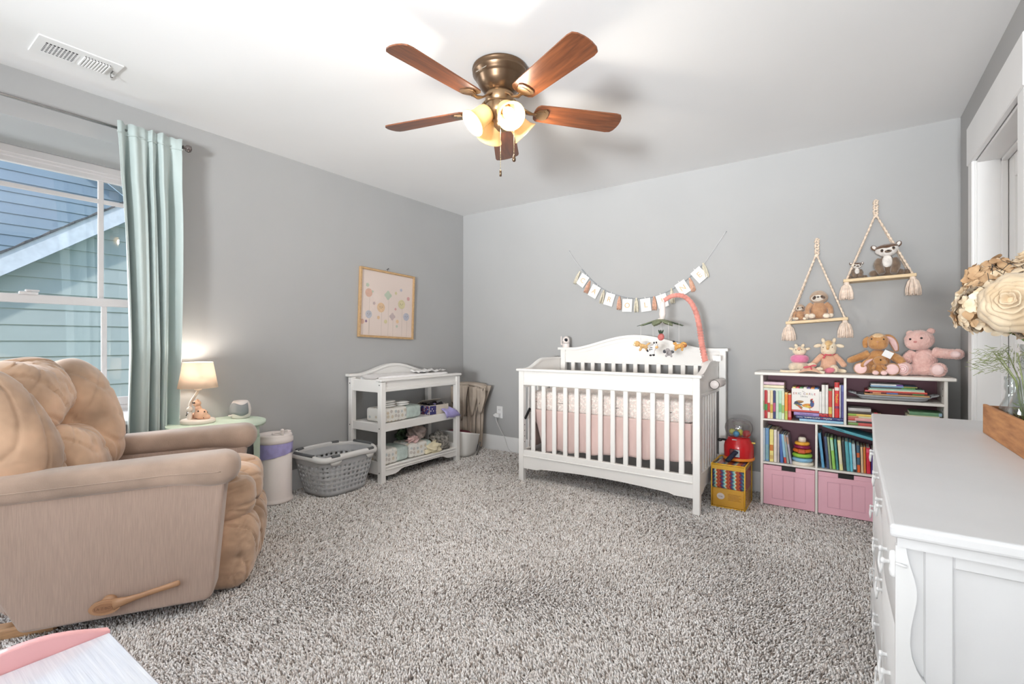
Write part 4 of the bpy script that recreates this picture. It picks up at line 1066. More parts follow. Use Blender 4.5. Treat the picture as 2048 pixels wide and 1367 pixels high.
m = MB(); m.ribbon(rows); obj('side_panel', m, PINK, sk, solid=.003)
# white roll on the crib end
rl = thing('white_roll', 'white cylindrical roll strapped outside the crib end', 'roll', (CX1-.008, 3.56, .80))
m = MB(); T_ = Matrix.Translation((.03, 0, 0)) @ Matrix.Rotation(-PI/2, 4, 'X'); m.lathe([(0, -.11), (.027, -.11), (.030, -.105), (.030, .105), (.027, .11), (0, .11)], 24, T_); obj('roll', m, WP, rl)
m = MB(); m.lathe([(.0300, -.109), (.032, -.105), (.0302, -.099)], 24, T_, cap=False); obj('dark_rim', m, DARK, rl)
# baby monitor
bm = thing('baby_monitor_camera', 'white baby monitor camera on the left end of the headboard', 'camera', (-2.052, 3.785, 1.042), R_(8))
m = MB(); m.lathe([(.030, 0), (.032, .003), (.032, .03), (.0315, .034)], 28); obj('base', m, WP, bm)
m = MB(); m.lathe([(.0325, .036), (.0325, .06), (.028, .082), (.016, .096), (0, .1)], 28); obj('head', m, WP, bm)
m = MB(); m.ell((.010, -.027, .066), (.0155, .009, .0155)); le = obj('lens', m, BLACK, bm)
m = MB(); m.ell((.011, -.0355, .066), (.006, .002, .006), nu=12, nv=8); obj('lens_glass', m, M('lens_blue', (50, 60, 80), .05), le)
m = MB(); m.box(-.05, -.004, .02, -.042, .004, .10, .003); m.cyl((-.046, 0, .026), (-.028, 0, .026), .006, n=10); obj('antenna', m, WP, bm)
m = MB(); m.ell((-.018, -.028, .048), (.003, .003, .005), nu=8, nv=6); obj('sensor', m, DARK, bm)
m = MB(); m.tube(spline([(-.03, .02, .01), (-.06, .035, -.06), (-.075, .04, -.3), (-.08, .04, -.62), (-.10, .05, -.9), (-.25, .06, -1.02)], 6), .0025, 6); obj('cord', m, MATS['cord_white'], bm)
hk = MB(); hk.cyl((0, 0, 0), (0, -.02, 0), .003, n=8); hk.box(-.035, -.022, -.002, .003, -.018, .002, .001); hk.ell((0, -.022, 0), (.006, .004, .008))
o = obj('wall_hook', hk, STEEL); o.location = (-2.19, WB, .955); tag(o, 'small metal wall hook left of the crib headboard', 'hook')

# mobile ------------------------------------------------------------------
YM = 3.50
mo = thing('crib_mobile', 'pink fabric covered mobile arm with white motor over the crib', 'mobile', (-.775, 3.50, .93))
def ml(px_, py_, Y=YM): return atY(px_, py_, Y)-Vector((-.775, 3.50, .93))
CORAL = M('coral_ruched_fabric', (226, 148, 136), .85, .1, 20, bump=.3, bs=90, sheen=.5)
pts = [(1328, 601), (1345, 592), (1365, 592), (1382, 605), (1393, 628), (1399, 655), (1404, 690), (1411, 724)]
ys = [3.44, 3.45, 3.47, 3.50, 3.53, 3.56, 3.58, 3.58]
P_ = spline([ml(a, b, y) for (a, b), y in zip(pts, ys)], 22)
rr = []
for i in range(len(P_)):
    t = i/len(P_); base = .0155+.006*t
    rr.append(base+(.0035*math.sin(i*1.9) if t > .72 else .0012*math.sin(i*.9)+.001*math.sin(i*2.3)))
m = MB(); m.tube(P_, rr, 12); obj('fabric_sleeve', m, CORAL, mo)
c_ = ml(1325, 615, 3.44)
m = MB(); m.lathe([(0, .045), (.014, .042), (.018, .03), (.02, 0), (.023, -.05), (.018, -.078), (.008, -.085), (.004, -.10), (.004, -.112), (0, -.112)], 24, Matrix.Translation(c_)); obj('motor_housing', m, WP, mo)
m = MB(); e_ = ml(1411, 726, 3.58); m.box(e_.x-.026, e_.y-.02, e_.z-.03, e_.x+.03, e_.y+.03, e_.z+.0, .006); m.box(e_.x+.018, e_.y-.012, e_.z-.07, e_.x+.032, e_.y+.02, e_.z+.02, .004); obj('clamp', m, WP, mo)
m = MB(); q = ml(1435, 717, 3.62); m.box(q.x-.03, q.y-.001, q.z-.02, q.x+.022, q.y+.001, q.z+.02, 0); obj('warning_label', m, WHITE2, mo)
# felt leaves
lc = ml(1321, 641, 3.44)
LEAF = M('sage_felt', (128, 136, 108), .95, .1, 60); LEAF2 = M('dark_green_felt', (62, 78, 60), .95, .1, 60)
m = MB(); m.lathe([(0, .012), (.014, .012), (.024, .002), (.026, 0), (0, -.004)], 20, Matrix.Translation(lc+Vector((0, 0, .005)))); obj('hub', m, WP, mo)
def leaf(L, wd, a, droop, mat, name='felt_leaf', par=mo, c=lc, up=.0):
    rows = []; n = 12
    for i in range(n+1):
        t = i/n; w_ = wd*math.sin(PI*min(1, t*1.02+.02))**.7*(1+.12*math.sin(i*2.6)); x = L*t; z = -droop*t**1.4+.012*(1-t)
        rows.append([(x, w_*s, z-.15*abs(s)*w_+up) for s in (-1, -.5, 0, .5, 1)])
    m = MB(); m.ribbon(rows, Matrix.Translation(c) @ Matrix.Rotation(R_(a), 4, 'Z')); return obj(name, m, mat, par, solid=.003)
for a in (-150, -100, -48, 12, 65, 118, 168): leaf(.15, .032, a+8, .038, LEAF)
for a in (-172, -8, 30, -125): leaf(.165, .016, a+8, .034, LEAF2, up=-.006)
# strings and toys
STR = M('white_string', (236, 234, 232), .8)
def mobtoy(name, label, c, parts, sub, strtop=None, group='plush toys hanging from the crib mobile'):
    t = thing(name, label, 'plush toy', c, 0, group)
    for nm2, mm, mat in sub(t): obj(nm2, mm, mat, t)
    return t
def W_(px_, py_, Y): return atY(px_, py_, Y)
def hang(t, c, x=0, y=0, top=None):
    m = MB(); m.cyl((x, y, .02), (x*.8, y*.8, (lc.z+.93-c[2])-.02), .0009, n=5); obj('string', m, STR, t)
LION = M('lion_plush', (224, 180, 120), .95, .15, 60, bump=.6, bs=200, sheen=.4); CREAMP = M('cream_plush', (240, 222, 190), .95, .06, 60, bump=.6, bs=200)
GIR = dots('giraffe_plush', (226, 172, 98), [(150, 98, 58), (160, 104, 60)], 90, .35)
ZB = M('zebra_plush', (238, 236, 234), .95, .02, 60); ZK = M('zebra_black', (44, 42, 46), .95); ELG = M('elephant_plush', (166, 160, 160), .95, .1, 60, bump=.6, bs=200); BN = M('peach_muzzle', (222, 178, 124), .9)
# lion (left)
c = W_(1284, 691, 3.40); t = thing('mobile_lion', 'tan lion plush hanging at the left of the mobile', 'plush toy', c, R_(20), 'plush toys hanging from the crib mobile')
m = MB(); m.ell((.01, 0, -.005), (.036, .018, .016), rot=(0, .35, 0)); m.ell((.045, -.006, .012), (.018, .01, .008), rot=(0, -.6, 0)); m.ell((.03, .01, -.02), (.008, .008, .02)); m.ell((-.01, 0, -.026), (.01, .008, .018), rot=(0, .5, 0)); m.ell((-.034, 0, .012), (.024, .02, .022)); merge('body', m, LION, t, .0035, 3)
m = MB(); m.ell((-.052, -.004, .006), (.011, .012, .010)); m.ell((-.05, -.006, .024), (.007, .006, .008)); obj('muzzle', m, CREAMP, t); hang(t, c, -.01)
# zebra
c = W_(1306, 697, 3.36); t = thing('mobile_zebra', 'white zebra plush with tan muzzle hanging on the mobile', 'plush toy', c, R_(-10), 'plush toys hanging from the crib mobile')
m = MB(); m.ell((0, 0, 0), (.022, .018, .026), rot=(0, .4, 0)); m.ell((.022, -.004, .022), (.016, .015, .016)); m.ell((-.024, 0, -.012), (.016, .009, .009), rot=(0, .2, 0)); m.ell((-.008, -.01, -.032), (.009, .009, .018), rot=(0, .2, 0)); m.ell((.008, -.008, -.03), (.009, .009, .018)); merge('body', m, ZB, t, .0035, 3)
m = MB(); m.ell((.034, -.010, .010), (.012, .011, .010)); obj('muzzle', m, BN, t)
m = MB()
for p, r in (((.008, 0, .040), (.006, .004, .008)), ((.026, 0, .042), (.006, .004, .008)), ((-.012, -.012, -.048), (.0095, .01, .007)), ((.010, -.01, -.046), (.0095, .01, .007)), ((-.042, 0, -.016), (.007, .0095, .0095)), ((.030, -.018, .026), (.0025, .002, .003)), ((-.004, -.017, .006), (.013, .003, .0025)), ((-.004, -.018, -.006), (.013, .003, .0025)), ((-.022, -.008, -.008), (.0025, .004, .008))): m.ell(p, r, nu=10, nv=6)
obj('black_markings', m, ZK, t); hang(t, c, 0)
# elephant
c = W_(1337, 704, 3.34); t = thing('mobile_elephant', 'small grey elephant plush hanging lowest on the mobile', 'plush toy', c, R_(5), 'plush toys hanging from the crib mobile')
m = MB(); m.ell((.004, 0, -.006), (.022, .018, .02)); m.ell((-.004, -.012, .012), (.016, .014, .015)); m.tube(spline([(-.004, -.026, .010), (-.004, -.034, -.004), (-.003, -.032, -.016)], 4), [.006]*5+[.0055, .005, .0045, .004], 8); m.ell((-.014, -.008, -.026), (.008, .008, .01)); m.ell((.020, -.006, -.028), (.008, .008, .01)); merge('body', m, ELG, t, .0035, 3)
m = MB(); m.ell((-.024, -.008, .004), (.012, .004, .013), rot=(0, .3, .3)); m.ell((.026, -.006, .002), (.015, .004, .010), rot=(0, .2, -.3)); obj('ear', m, M('elephant_ear', (84, 84, 88), .95), t); hang(t, c, 0)
# giraffe (right)
c = W_(1358, 692, 3.38); t = thing('mobile_giraffe', 'spotted golden giraffe plush hanging at the right of the mobile', 'plush toy', c, R_(-8), 'plush toys hanging from the crib mobile')
m = MB(); m.ell((-.004, 0, -.002), (.030, .019, .017), rot=(0, -.25, 0)); m.ell((.034, -.004, .008), (.024, .02, .021)); m.ell((-.03, 0, .018), (.014, .009, .012)); m.ell((-.022, 0, -.02), (.009, .009, .017), rot=(0, .5, 0)); m.ell((.022, 0, -.022), (.009, .009, .014)); merge('body', m, GIR, t, .0035, 3)
m = MB(); m.ell((.050, -.014, .002), (.010, .012, .010)); obj('muzzle', m, M('giraffe_muzzle', (170, 104, 62), .9), t)
m = MB(); m.ell((-.036, -.002, .030), (.010, .007, .006), rot=(0, .4, 0)); m.ell((.040, -.022, .012), (.002, .002, .003)); obj('hooves_and_eyes', m, ZK, t); hang(t, c, 0)
# strawberry / pineapple
c = W_(1322, 674, 3.44); t = thing('mobile_fruit', 'coral fruit plush with green leaves at the centre of the mobile', 'plush toy', c, 0, 'plush toys hanging from the crib mobile')
m = MB(); m.ell((0, 0, 0), (.023, .02, .026), rot=(0, .3, 0), nu=24, nv=16); obj('body', m, dots('fruit_plush', (206, 112, 108), [(240, 180, 170), (230, 160, 150)], 110, .25), t)
for i, (dx, a) in enumerate(((-.012, -.35), (-.002, 0), (.010, .45))):
    m = MB(); m.ell((dx, 0, .036), (.006, .003, .017), rot=(0, a, 0)); obj('leaf', m, LEAF2, t)
hang(t, c, 0)

# ---- name banner ----
bn = thing('name_banner', 'name banner of letter cards and yarn tassels hung on the back wall', 'banner', (-1.41, WB-.004, 1.6))
def bl(a, b): p = atY(a, b, WB-.012); return p-Vector((-1.41, WB-.004, 1.6))
path = [(1138, 502), (1150, 521), (1164, 539), (1182, 559), (1206, 578), (1236, 591), (1268, 597), (1300, 595), (1322, 589), (1352, 574), (1380, 554), (1402, 533), (1416, 517), (1452, 463)]
sp = spline([bl(*p) for p in path], 8)
m = MB(); m.tube(sp, .0022, 6); obj('cord', m, M('silver_cord', (206, 206, 208), .5), bn)
BEADM = M('glass_bead', (150, 156, 162), .2, .05, 40); 
m = MB(); seg = sp[16:-14]
for i in range(0, len(seg)-1):
    for q in (0, .5): p = seg[i].lerp(seg[i+1], q); m.ell(p, (.0042, .0042, .0042), nu=8, nv=6)
for p in (sp[0], sp[-1]): m.cyl((p.x, p.y, p.z), (p.x, .004, p.z), .003, n=8)
o = obj('seed_beads', m, BEADM, bn); o['kind'] = 'stuff'
CARDW = M('letter_card', (238, 236, 232), .6, .01, 20); GOLD = M('gold_letter', (218, 186, 140), .4, .1, 30)
cards = [('C', 1166, 561, 37), ('A', 1189, 583, 30), ('R', 1219, 599, 18), ('O', 1255, 611, 3), ('L', 1292, 610, -6), ('I', 1325, 602, -16), ('N', 1366, 576, -32), ('E', 1399, 550, -40)]
for ch, a, b, rot in cards:
    p = bl(a, b); T_ = Matrix.Translation(p+Vector((0, -.006, 0))) @ Matrix.Rotation(R_(rot), 4, 'Y')
    m = MB(); m.box(-.043, -.001, -.054, .043, .001, .054, 0, T_); m.box(-.002, -.002, .05, .002, 0, .066, 0, T_); cd = obj('letter_card', m, CARDW, bn)
    text(ch, .062, GOLD, cd, T_ @ Vector((0, -.0018, -.002)), (PI/2, R_(rot), 0), ext=.0008)
CRT = M('cream_yarn', (224, 216, 196), .95, .08, 60, bump=.6, bs=60, bstretch=(4, 4, .3)); PKT = M('peach_yarn', (222, 176, 152), .95, .12, 60, bump=.6, bs=60, bstretch=(4, 4, .3))
def tassel(mb, p, L, r, T=None, n=26, seed=0, r0=.006, rs=.0032):
    rd = random.Random(seed)
    mb.ell((p[0], p[1], p[2]-r0*1.2), (r0*1.3, r0*1.3, r0*1.6), T)
    for i in range(n):
        a = rd.uniform(0, 2*PI); q = math.sqrt(rd.uniform(.1, 1)); L2 = L*rd.uniform(.92, 1.04)
        pts = [(p[0]+math.cos(a)*r0*.8*q, p[1]+math.sin(a)*r0*.8*q, p[2]-r0), (p[0]+math.cos(a)*r*.66*q, p[1]+math.sin(a)*r*.5*q, p[2]-L*.28), (p[0]+math.cos(a)*r*.95*q, p[1]+math.sin(a)*r*.68*q, p[2]-L*.65), (p[0]+math.cos(a)*r*q, p[1]+math.sin(a)*r*.7*q, p[2]-L2)]
        mb.tube(pts, [rs*.7, rs, rs, rs*.85], 5, T)
tas = [(1160, 543, CRT, 30, 0), (1180, 562, PKT, 28, 1), (1208, 580, CRT, 18, 0), (1239, 593, PKT, 3, 1), (1273, 596, CRT, 0, 0), (1308, 593, PKT, -2, 1), (1343, 577, CRT, -6, 0), (1379, 556, PKT, -20, 1), (1406, 526, CRT, -18, 0)]
for i, (a, b, mt_, rot, pk_) in enumerate(tas):
    p = bl(a, b); m = MB(); T_ = Matrix.Translation(p) @ Matrix.Rotation(R_(rot*.8), 4, 'Y')
    tassel(m, (0, -.001, 0), .112 if pk_ else .118, .020, T_, 24, i); obj('tassel', m, mt_, bn)
# ================= bookcase =================
KX0, KX1, KY0, KY1 = -.472, .474, 3.614, 3.888
bc = thing('bookcase', 'white toy bookcase with mauve back panel and pink bins', 'bookcase', (0, 3.75, 0))
KO = 3.75
def kb(m, x0, y0, z0, x1, y1, z1, b=.0015): m.box(x0, y0-KO, z0, x1, y1-KO, z1, b)
WK = M('white_melamine', (234, 230, 224), .4, .01, 4)
MAUVE = M('mauve_panel', (128, 92, 104), .7, .04, 4)
m = MB(); kb(m, KX0-.035, KY0-.02, .868, KX1+.035, KY1, .887, .004); obj('top_board', m, WK, bc)
for x in (KX0, KX1-.016):
    m = MB(); kb(m, x, KY0, -.008, x+.016, KY1, .868); obj('side_panel', m, WK, bc)
ZA, ZB_ = .575, .285
for z in (ZA, ZB_):
    m = MB(); kb(m, KX0+.016, KY0, z-.012, KX1-.016, KY1-.008, z); obj('shelf', m, WK, bc)
m = MB(); kb(m, .005, KY0+.0, .722, KX1-.016, KY1-.008, .738); obj('shelf', m, WK, bc)
m = MB(); kb(m, -.009, KY0, ZA, .005, KY1-.008, .868); obj('divider', m, WK, bc)
for x in (-.159, .151):
    m = MB(); kb(m, x, KY0, -.008, x+.013, KY1-.008, ZB_-.012); obj('divider', m, WK, bc)
    m = MB(); kb(m, x, KY0, ZB_, x+.013, KY1-.008, ZA-.012); obj('divider', m, WK, bc)
m = MB(); kb(m, KX0+.016, KY1-.008, 0, KX1-.016, KY1-.003, .868, 0); obj('back_panel', m, MAUVE, bc)
m = MB()
for z in (.70, .78, .82): m.cyl((KX1-.0165, 3.66-KO, z), (KX1-.0175, 3.66-KO, z), .003, n=8)
obj('peg_hole', m, DARK, bc)
PKB = M('pink_bin_panel', (236, 184, 198), .5, .02, 4)
nmb = ('leftmost pink bin under the ring stacking toy', 'middle pink bin under the rainbow row of books', 'pink bin mostly hidden behind the white dresser')
for i, (x0, x1) in enumerate(((KX0+.018, -.161), (-.144, .149), (.166, KX1-.018))):
    t = thing('storage_bin', 'pink panelled storage bin, '+nmb[i], 'storage bin', ((x0+x1)/2, KY0+.004, .002), 0, 'pink bins in the bookcase')
    w_ = (x1-x0)/2; h = .264; m = MB(); hx = .040; hz = .028
    # front with handle notch at the top
    m.box(-w_, 0, 0, w_, .012, h-hz, .002); m.box(-w_, 0, h-hz, -hx, .012, h, .002); m.box(hx, 0, h-hz, w_, .012, h, .002)
    obj('front_panel', m, PKB, t)
    m = MB(); m.box(-w_, .012, 0, -w_+.008, .24, h, 0); m.box(w_-.008, .012, 0, w_, .24, h, 0); m.box(-w_, .232, 0, w_, .24, h, 0); m.box(-w_, .012, 0, w_, .24, .008, 0); obj('bin_box', m, PKB, t)
    m = MB(); m.box(-hx, .011, h-hz-.002, hx, .016, h, 0); obj('handle_slot', m, BLACK, t)
    fw, fz0, fz1 = w_-.05, .045, .205
    m = MB(); 
    for (a, b_, c_, d_) in ((-fw, fz0, fw, fz0+.0025), (-fw, fz1-.0025, fw, fz1), (-fw, fz0, -fw+.0025, fz1), (fw-.0025, fz0, fw, fz1)): m.box(a, -.0012, b_, c_, .0005, d_, 0)
    for u in (-.33, .33): m.box(fw*u-.003, -.0012, fz0, fw*u-.0012, .0005, fz1, 0); m.box(fw*u+.0012, -.0012, fz0, fw*u+.003, .0005, fz1, 0)
    obj('panel_groove', m, M('pink_groove', (214, 160, 176), .6), t)

# ---- books ----
PAGES = M('page_block', (238, 230, 212), .9, .06, 200, stretch=(1, 1, 6))
BM = {}
def bmat(c): 
    k = 'cover_%d_%d_%d' % tuple(int(v) for v in c); return M(k, c, .42, .05, 30)
def book(w, h, d, col, label, loc, rot=(0, 0, 0), bands=(), group='', title=None, tcol=(250, 248, 240), tsize=None, tz=.5):
    # local: spine faces -y, thickness along x, height z, origin at bottom centre of the spine
    t = thing('book', label, 'book', loc, 0, group); t.rotation_euler = rot
    c = .0016; m = MB(); m.box(-w/2, 0, 0, -w/2+c, d, h, .0003); m.box(w/2-c, 0, 0, w/2, d, h, .0003)
    n = 6; vs = []
    for z in (0, h):
        for i in range(n+1):
            a = PI*i/n; vs.append((-w/2*math.cos(a), .002-.003*math.sin(a), z))
        for i in range(n+1):
            a = PI*i/n; vs.append((w/2*math.cos(a), .004, z))
    k = 2*(n+1); fs = [tuple(range(k))[::-1], tuple(range(k, 2*k))]+[(i, (i+1) % k, k+(i+1) % k, k+i) for i in range(k)]
    m.add(vs, fs, None, False); obj('cover', m, bmat(col), t)
    m = MB(); m.box(-w/2+c, .003, .003, w/2-c, d-.004, h-.003, 0); obj('pages', m, PAGES, t)
    for (z0, z1, bc_) in bands:
        m = MB(); vs = []
        for z in (z0*h, z1*h):
            for i in range(n+1): a = PI*i/n; vs.append((-w/2*1.0*math.cos(a), .0012-.0035*math.sin(a), z))
        m.add(vs, [(i, i+1, n+2+i, n+1+i) for i in range(n)], None, True); obj('spine_band', m, bmat(bc_), t)
    if title: text(title, tsize or w*.62, M('spine_ink_%d' % sum(tcol), tcol, .5), t, (0, -.0025, h*tz), (PI/2, R_(90), 0), ext=.0003)
    return t
def bx_(p): return atY(p, 850, 3.64).x
YB = 3.636
g1 = 'upright books at the left of the top shelf'
def upright(c0, c1, org, sc, zf, h, col, label, group, bands=(), lean=0, **k):
    xa, xb = bx_(org+c0/sc), bx_(org+c1/sc)
    return book(xb-xa-.001, h, .17, col, label, ((xa+xb)/2, YB, zf), (0, R_(lean), 0), bands, group, **k)
o1, s1 = 1510, 10.78
L1 = [(145, 205, .190, (208, 222, 214), 'pale blue-green board book at the left wall of the top shelf', ((.3, .62, (150, 186, 120)), (.0, .25, (228, 200, 206)))),
 (205, 270, .190, (190, 40, 48), 'red spine board book with green band, second from the left on the top shelf', ((.28, .5, (70, 150, 80)), (.0, .08, (180, 30, 40)))),
 (270, 330, .190, (240, 226, 204), 'cream spine board book with red middle patch on the top shelf', ((.22, .55, (206, 62, 50)),)),
 (330, 390, .190, (236, 220, 170), 'pale yellow board book between cream and navy ones', ((.2, .5, (214, 178, 70)),)),
 (390, 450, .190, (50, 58, 112), 'navy spine board book with pink-purple middle', ((.25, .56, (190, 82, 128)),)),
 (450, 510, .190, (206, 226, 206), 'pale green board book just right of the navy one', ()),
 (510, 575, .190, (188, 224, 198), 'mint board book with green middle on the top shelf', ((.25, .55, (132, 196, 130)),)),
 (575, 635, .190, (222, 234, 206), 'light green board book at the end of the pastel set', ((.22, .5, (170, 204, 110)),)),
 (640, 708, .180, (240, 150, 44), 'orange board book on the top shelf', ((0, .32, (190, 200, 100)), (.93, 1, (230, 196, 120)))),
 (712, 785, .176, (222, 74, 46), 'red-orange board book left of the white boxed set', ((0, .1, (190, 40, 40)), (.1, .34, (224, 130, 140)), (.95, 1, (230, 220, 180))))]
for a, b_, h, c_, lb_, bd_ in L1: upright(a, b_, o1, s1, ZA+.001, h, c_, lb_, g1, bd_)
# small horizontal books lying on top of them
for i, (z, c_, lb_) in enumerate(((.770, (216, 226, 214), 'small pale mint book lying flat, lowest of three over the pastel books'), (.790, (240, 228, 196), 'small cream book lying flat in the middle of three'), (.811, (226, 196, 210), 'small pink book lying flat, topmost of three'))):
    xa, xb = bx_(1510+145/s1), bx_(1510+628/s1)
    book(.0185, xb-xa, .12, c_, lb_, (xa, YB+.004*i, z+.0005), (0, R_(90), 0), (), 'small books lying on the pastel books')
# boxed set
xa, xb = bx_(1510+790/s1), bx_(1510+1385/s1)
bs_ = thing('boxed_book_set', 'white boxed book set with a colourful rooster cover', 'boxed set', ((xa+xb)/2, YB+.004, ZA+.0595))
w_ = (xb-xa)/2; H_ = .152
m = MB(); m.box(-w_, 0, 0, w_, .15, H_, .001); obj('slipcase', m, M('box_white', (238, 234, 228), .4, .01, 5), bs_)
m = MB(); m.box(-w_, -.001, .0, w_, .0, .012, 0); obj('base_stripe', m, bmat((200, 62, 56)), bs_)
for i, c_ in enumerate(((232, 214, 120), (200, 60, 70), (90, 150, 90), (240, 236, 226), (130, 110, 170), (222, 140, 60), (70, 120, 180))):
    m = MB(); m.box(-w_+.004+i*(2*w_-.008)/7, .004, H_, -w_+.002+(i+1)*(2*w_-.008)/7, .14, H_+.008, .001); obj('inner_book', m, bmat(c_), bs_)
for ch, x, c_ in zip('ERICCARLE', (-.068, -.054, -.043, -.033, -.008, .006, .021, .035, .048), ((150, 40, 60), (190, 90, 50), (60, 110, 80), (50, 80, 130), (120, 50, 110), (190, 150, 40), (150, 60, 60), (70, 110, 140), (200, 60, 90))):
    text(ch, .019, M('ink_%d_%d' % (c_[0], c_[1]), c_, .5), bs_, (x+.004, -.0012, .118), (PI/2, 0, 0), ext=.0003)
text('The', .009, M('ink_grey', (120, 100, 90), .5), bs_, (-.012, -.0012, .133), (PI/2, 0, 0), ext=.0003)
text('Library', .014, M('ink_dark', (70, 66, 66), .5), bs_, (-.006, -.0012, .101), (PI/2, 0, 0), ext=.0003)
def blob(mb, x, z, rx, rz, a=0, y=-.0012, n=14):
    vs = [(x, y, z)]+[(x+rx*math.cos(2*PI*i/n)*math.cos(a)-rz*math.sin(2*PI*i/n)*math.sin(a), y, z+rx*math.cos(2*PI*i/n)*math.sin(a)+rz*math.sin(2*PI*i/n)*math.cos(a)) for i in range(n)]
    mb.add(vs, [(0, i+1, (i+1) % n+1)[::-1] for i in range(n)])
# a bird cover picture in flat print shapes
k = 0
for (x, z, rx, rz, a, c_) in ((-.036, .058, .028, .006, .3, (110, 84, 50)), (-.040, .048, .026, .006, -.1, (70, 90, 130)), (-.036, .038, .026, .006, -.45, (150, 150, 60)), (-.03, .068, .022, .006, .0, (170, 120, 60)), (-.03, .03, .02, .005, -.8, (200, 90, 60)), (-.05, .058, .012, .01, 0, (60, 66, 90)), (.012, .044, .030, .012, .1, (226, 150, 50)), (.03, .040, .020, .011, .5, (190, 80, 40)), (.014, .036, .018, .007, 0, (230, 200, 70)), (.038, .056, .011, .020, -.1, (50, 84, 140)), (.034, .075, .007, .009, 0, (60, 60, 90)), (.036, .085, .008, .004, .3, (196, 50, 50)), (.044, .068, .003, .007, 0, (196, 50, 50)), (.046, .076, .004, .002, -.3, (240, 180, 60)), (.026, .02, .0012, .01, .1, (90, 50, 50)), (.031, .012, .007, .0012, .1, (90, 50, 50))):
    m = MB(); blob(m, x, z, rx, rz, a, -.0012-.00012*k); k += 1; obj('printed_patch', m, M('ink_p%d' % k, c_, .5, .15, 200), bs_)
# horizontals under it
def flat(c0, c1, zb, th, col, label, group, org=1510, sc=10.78, d=.17, yo=0, bands=(), **kk):
    xa, xb = bx_(org+c0/sc), bx_(org+c1/sc)
    return book(th, xb-xa, d, col, label, (xa, YB+yo, zb+th/2), (0, R_(90), 0), bands, group, **kk)
g2 = 'picture books lying under the boxed set'
flat(960, 1905, ZA+.001, .0145, (156, 200, 226), 'light blue picture book at the bottom under the boxed set', g2)
t = flat(875, 1910, ZA+.0165, .020, (40, 54, 116), 'navy spine picture book with white capital title under the boxed set', g2, bands=((0, .02, (20, 24, 60)),))
def flat_text(t, s, size, col, at): text(s, size, M('spine_ink_%d' % sum(col), col, .5), t, (0, -.003, at), (PI/2, R_(-90), 0), ext=.0003)
L_ = bx_(1510+1910/10.78)-bx_(1510+875/10.78)
flat_text(t, 'LLAMA LLAMA', .013, (246, 240, 226), L_*.36); flat_text(t, 'RED', .010, (200, 60, 70), L_*.565); flat_text(t, 'PAJAMA', .013, (246, 240, 226), L_*.68); flat_text(t, 'Dewdney', .008, (246, 240, 226), L_*.10); flat_text(t, 'viking', .006, (246, 240, 226), L_*.90)
t = flat(840, 1380, ZA+.038, .019, (160, 136, 196), 'lilac spine picture book between the navy book and the boxed set', g2, yo=-.004)
flat_text(t, 'W from the moon', .010, (66, 40, 110), (bx_(1510+1380/10.78)-bx_(1510+840/10.78))*.5)
t = flat(1382, 1580, ZA+.0375, .020, (196, 36, 44), 'small red book with black spots lying beside the lilac book', g2, yo=.0)
m = MB()
for i in range(7): blob(m, 0, 0, .0035, .0035)
m = MB()
for i, (x, z) in enumerate(((.004, .008), (-.005, .02), (.003, .034), (-.004, .046), (.006, .055))): blob(m, x, z, .003, .003, 0, -.004)
obj('spot', m, DARK, t)
g3 = 'upright books at the right of the top shelf'
zc = ZA+.0385+.02
L3 = [(1385, 1435, zc, .138, (238, 236, 232), 'thin white book leaning beside the boxed set', ()), (1437, 1510, zc, .182, (240, 238, 232), 'tall white book with tiny grey title', ()), (1515, 1580, zc, .182, (236, 232, 226), 'tall off-white book beside the red and yellow one', ()),
 (1583, 1663, ZA+.0375, .180, (206, 62, 48), 'red spine book with yellow lower band', ((0, .12, (214, 90, 40)), (.12, .36, (226, 196, 90)), (.93, 1, (120, 160, 110)))), (1667, 1708, ZA+.0375, .180, (240, 226, 206), 'narrow cream book left of the tall red one', ()),
 (1712, 1818, ZA+.0375, .222, (214, 34, 34), 'tall thick red book with yellow title letters', ((.26, .33, (130, 40, 90)), (.77, .86, (238, 226, 216)), (.9, .98, (196, 40, 36)))), (1822, 1850, ZA+.0375, .206, (232, 230, 236), 'slim white book beside the tall red one', ()), (1856, 1914, ZA+.0375, .208, (86, 84, 150), 'blue-violet book against the top shelf divider', ((.8, .97, (110, 120, 180)),))]
for a, b_, z, h, c_, lb_, bd_ in L3:
    t = upright(a, b_, o1, s1, z+.001, h, c_, lb_, g3, bd_)
    if h == .222: text('Mother Goose'[:6], .020, M('ink_yellow', (244, 200, 60), .5), t, (0, -.003, .12), (PI/2, R_(90), 0), ext=.0003)
# lower left compartment
o2, s2 = 1510, 7.877; g4 = 'books beside the stacking rings'
L4 = [(116, 160, .222, (206, 216, 226), 0, 'slim pale blue book at the left wall of the lower shelf', ()), (164, 222, .222, (110, 152, 192), 0, 'medium blue book, second on the lower left shelf', ((.05, .5, (130, 170, 180)),)), (230, 292, .215, (240, 226, 140), 0, 'pale yellow book with orange drawings on the lower left shelf', ((.34, .52, (206, 120, 50)), (.08, .2, (214, 180, 110)))), (297, 345, .215, (238, 228, 220), 0, 'off-white book right of the yellow one', ()), (352, 384, .208, (196, 186, 186), 0, 'thin grey-pink book right of the off-white one', ()), (392, 440, .190, (76, 110, 176), -2.2, 'bright blue book leaning slightly on the lower left shelf', ()), (452, 495, .190, (150, 196, 222), -5.5, 'light blue book with red foot leaning left', ((0, .2, (206, 60, 40)),)), (500, 535, .188, (160, 176, 170), -6.5, 'grey-green book leaning behind the rings', ((.75, .98, (190, 160, 140)),)), (545, 580, .184, (176, 172, 190), -7.5, 'lilac-grey book leaning against the rings', ((.7, .95, (190, 150, 130)),))]
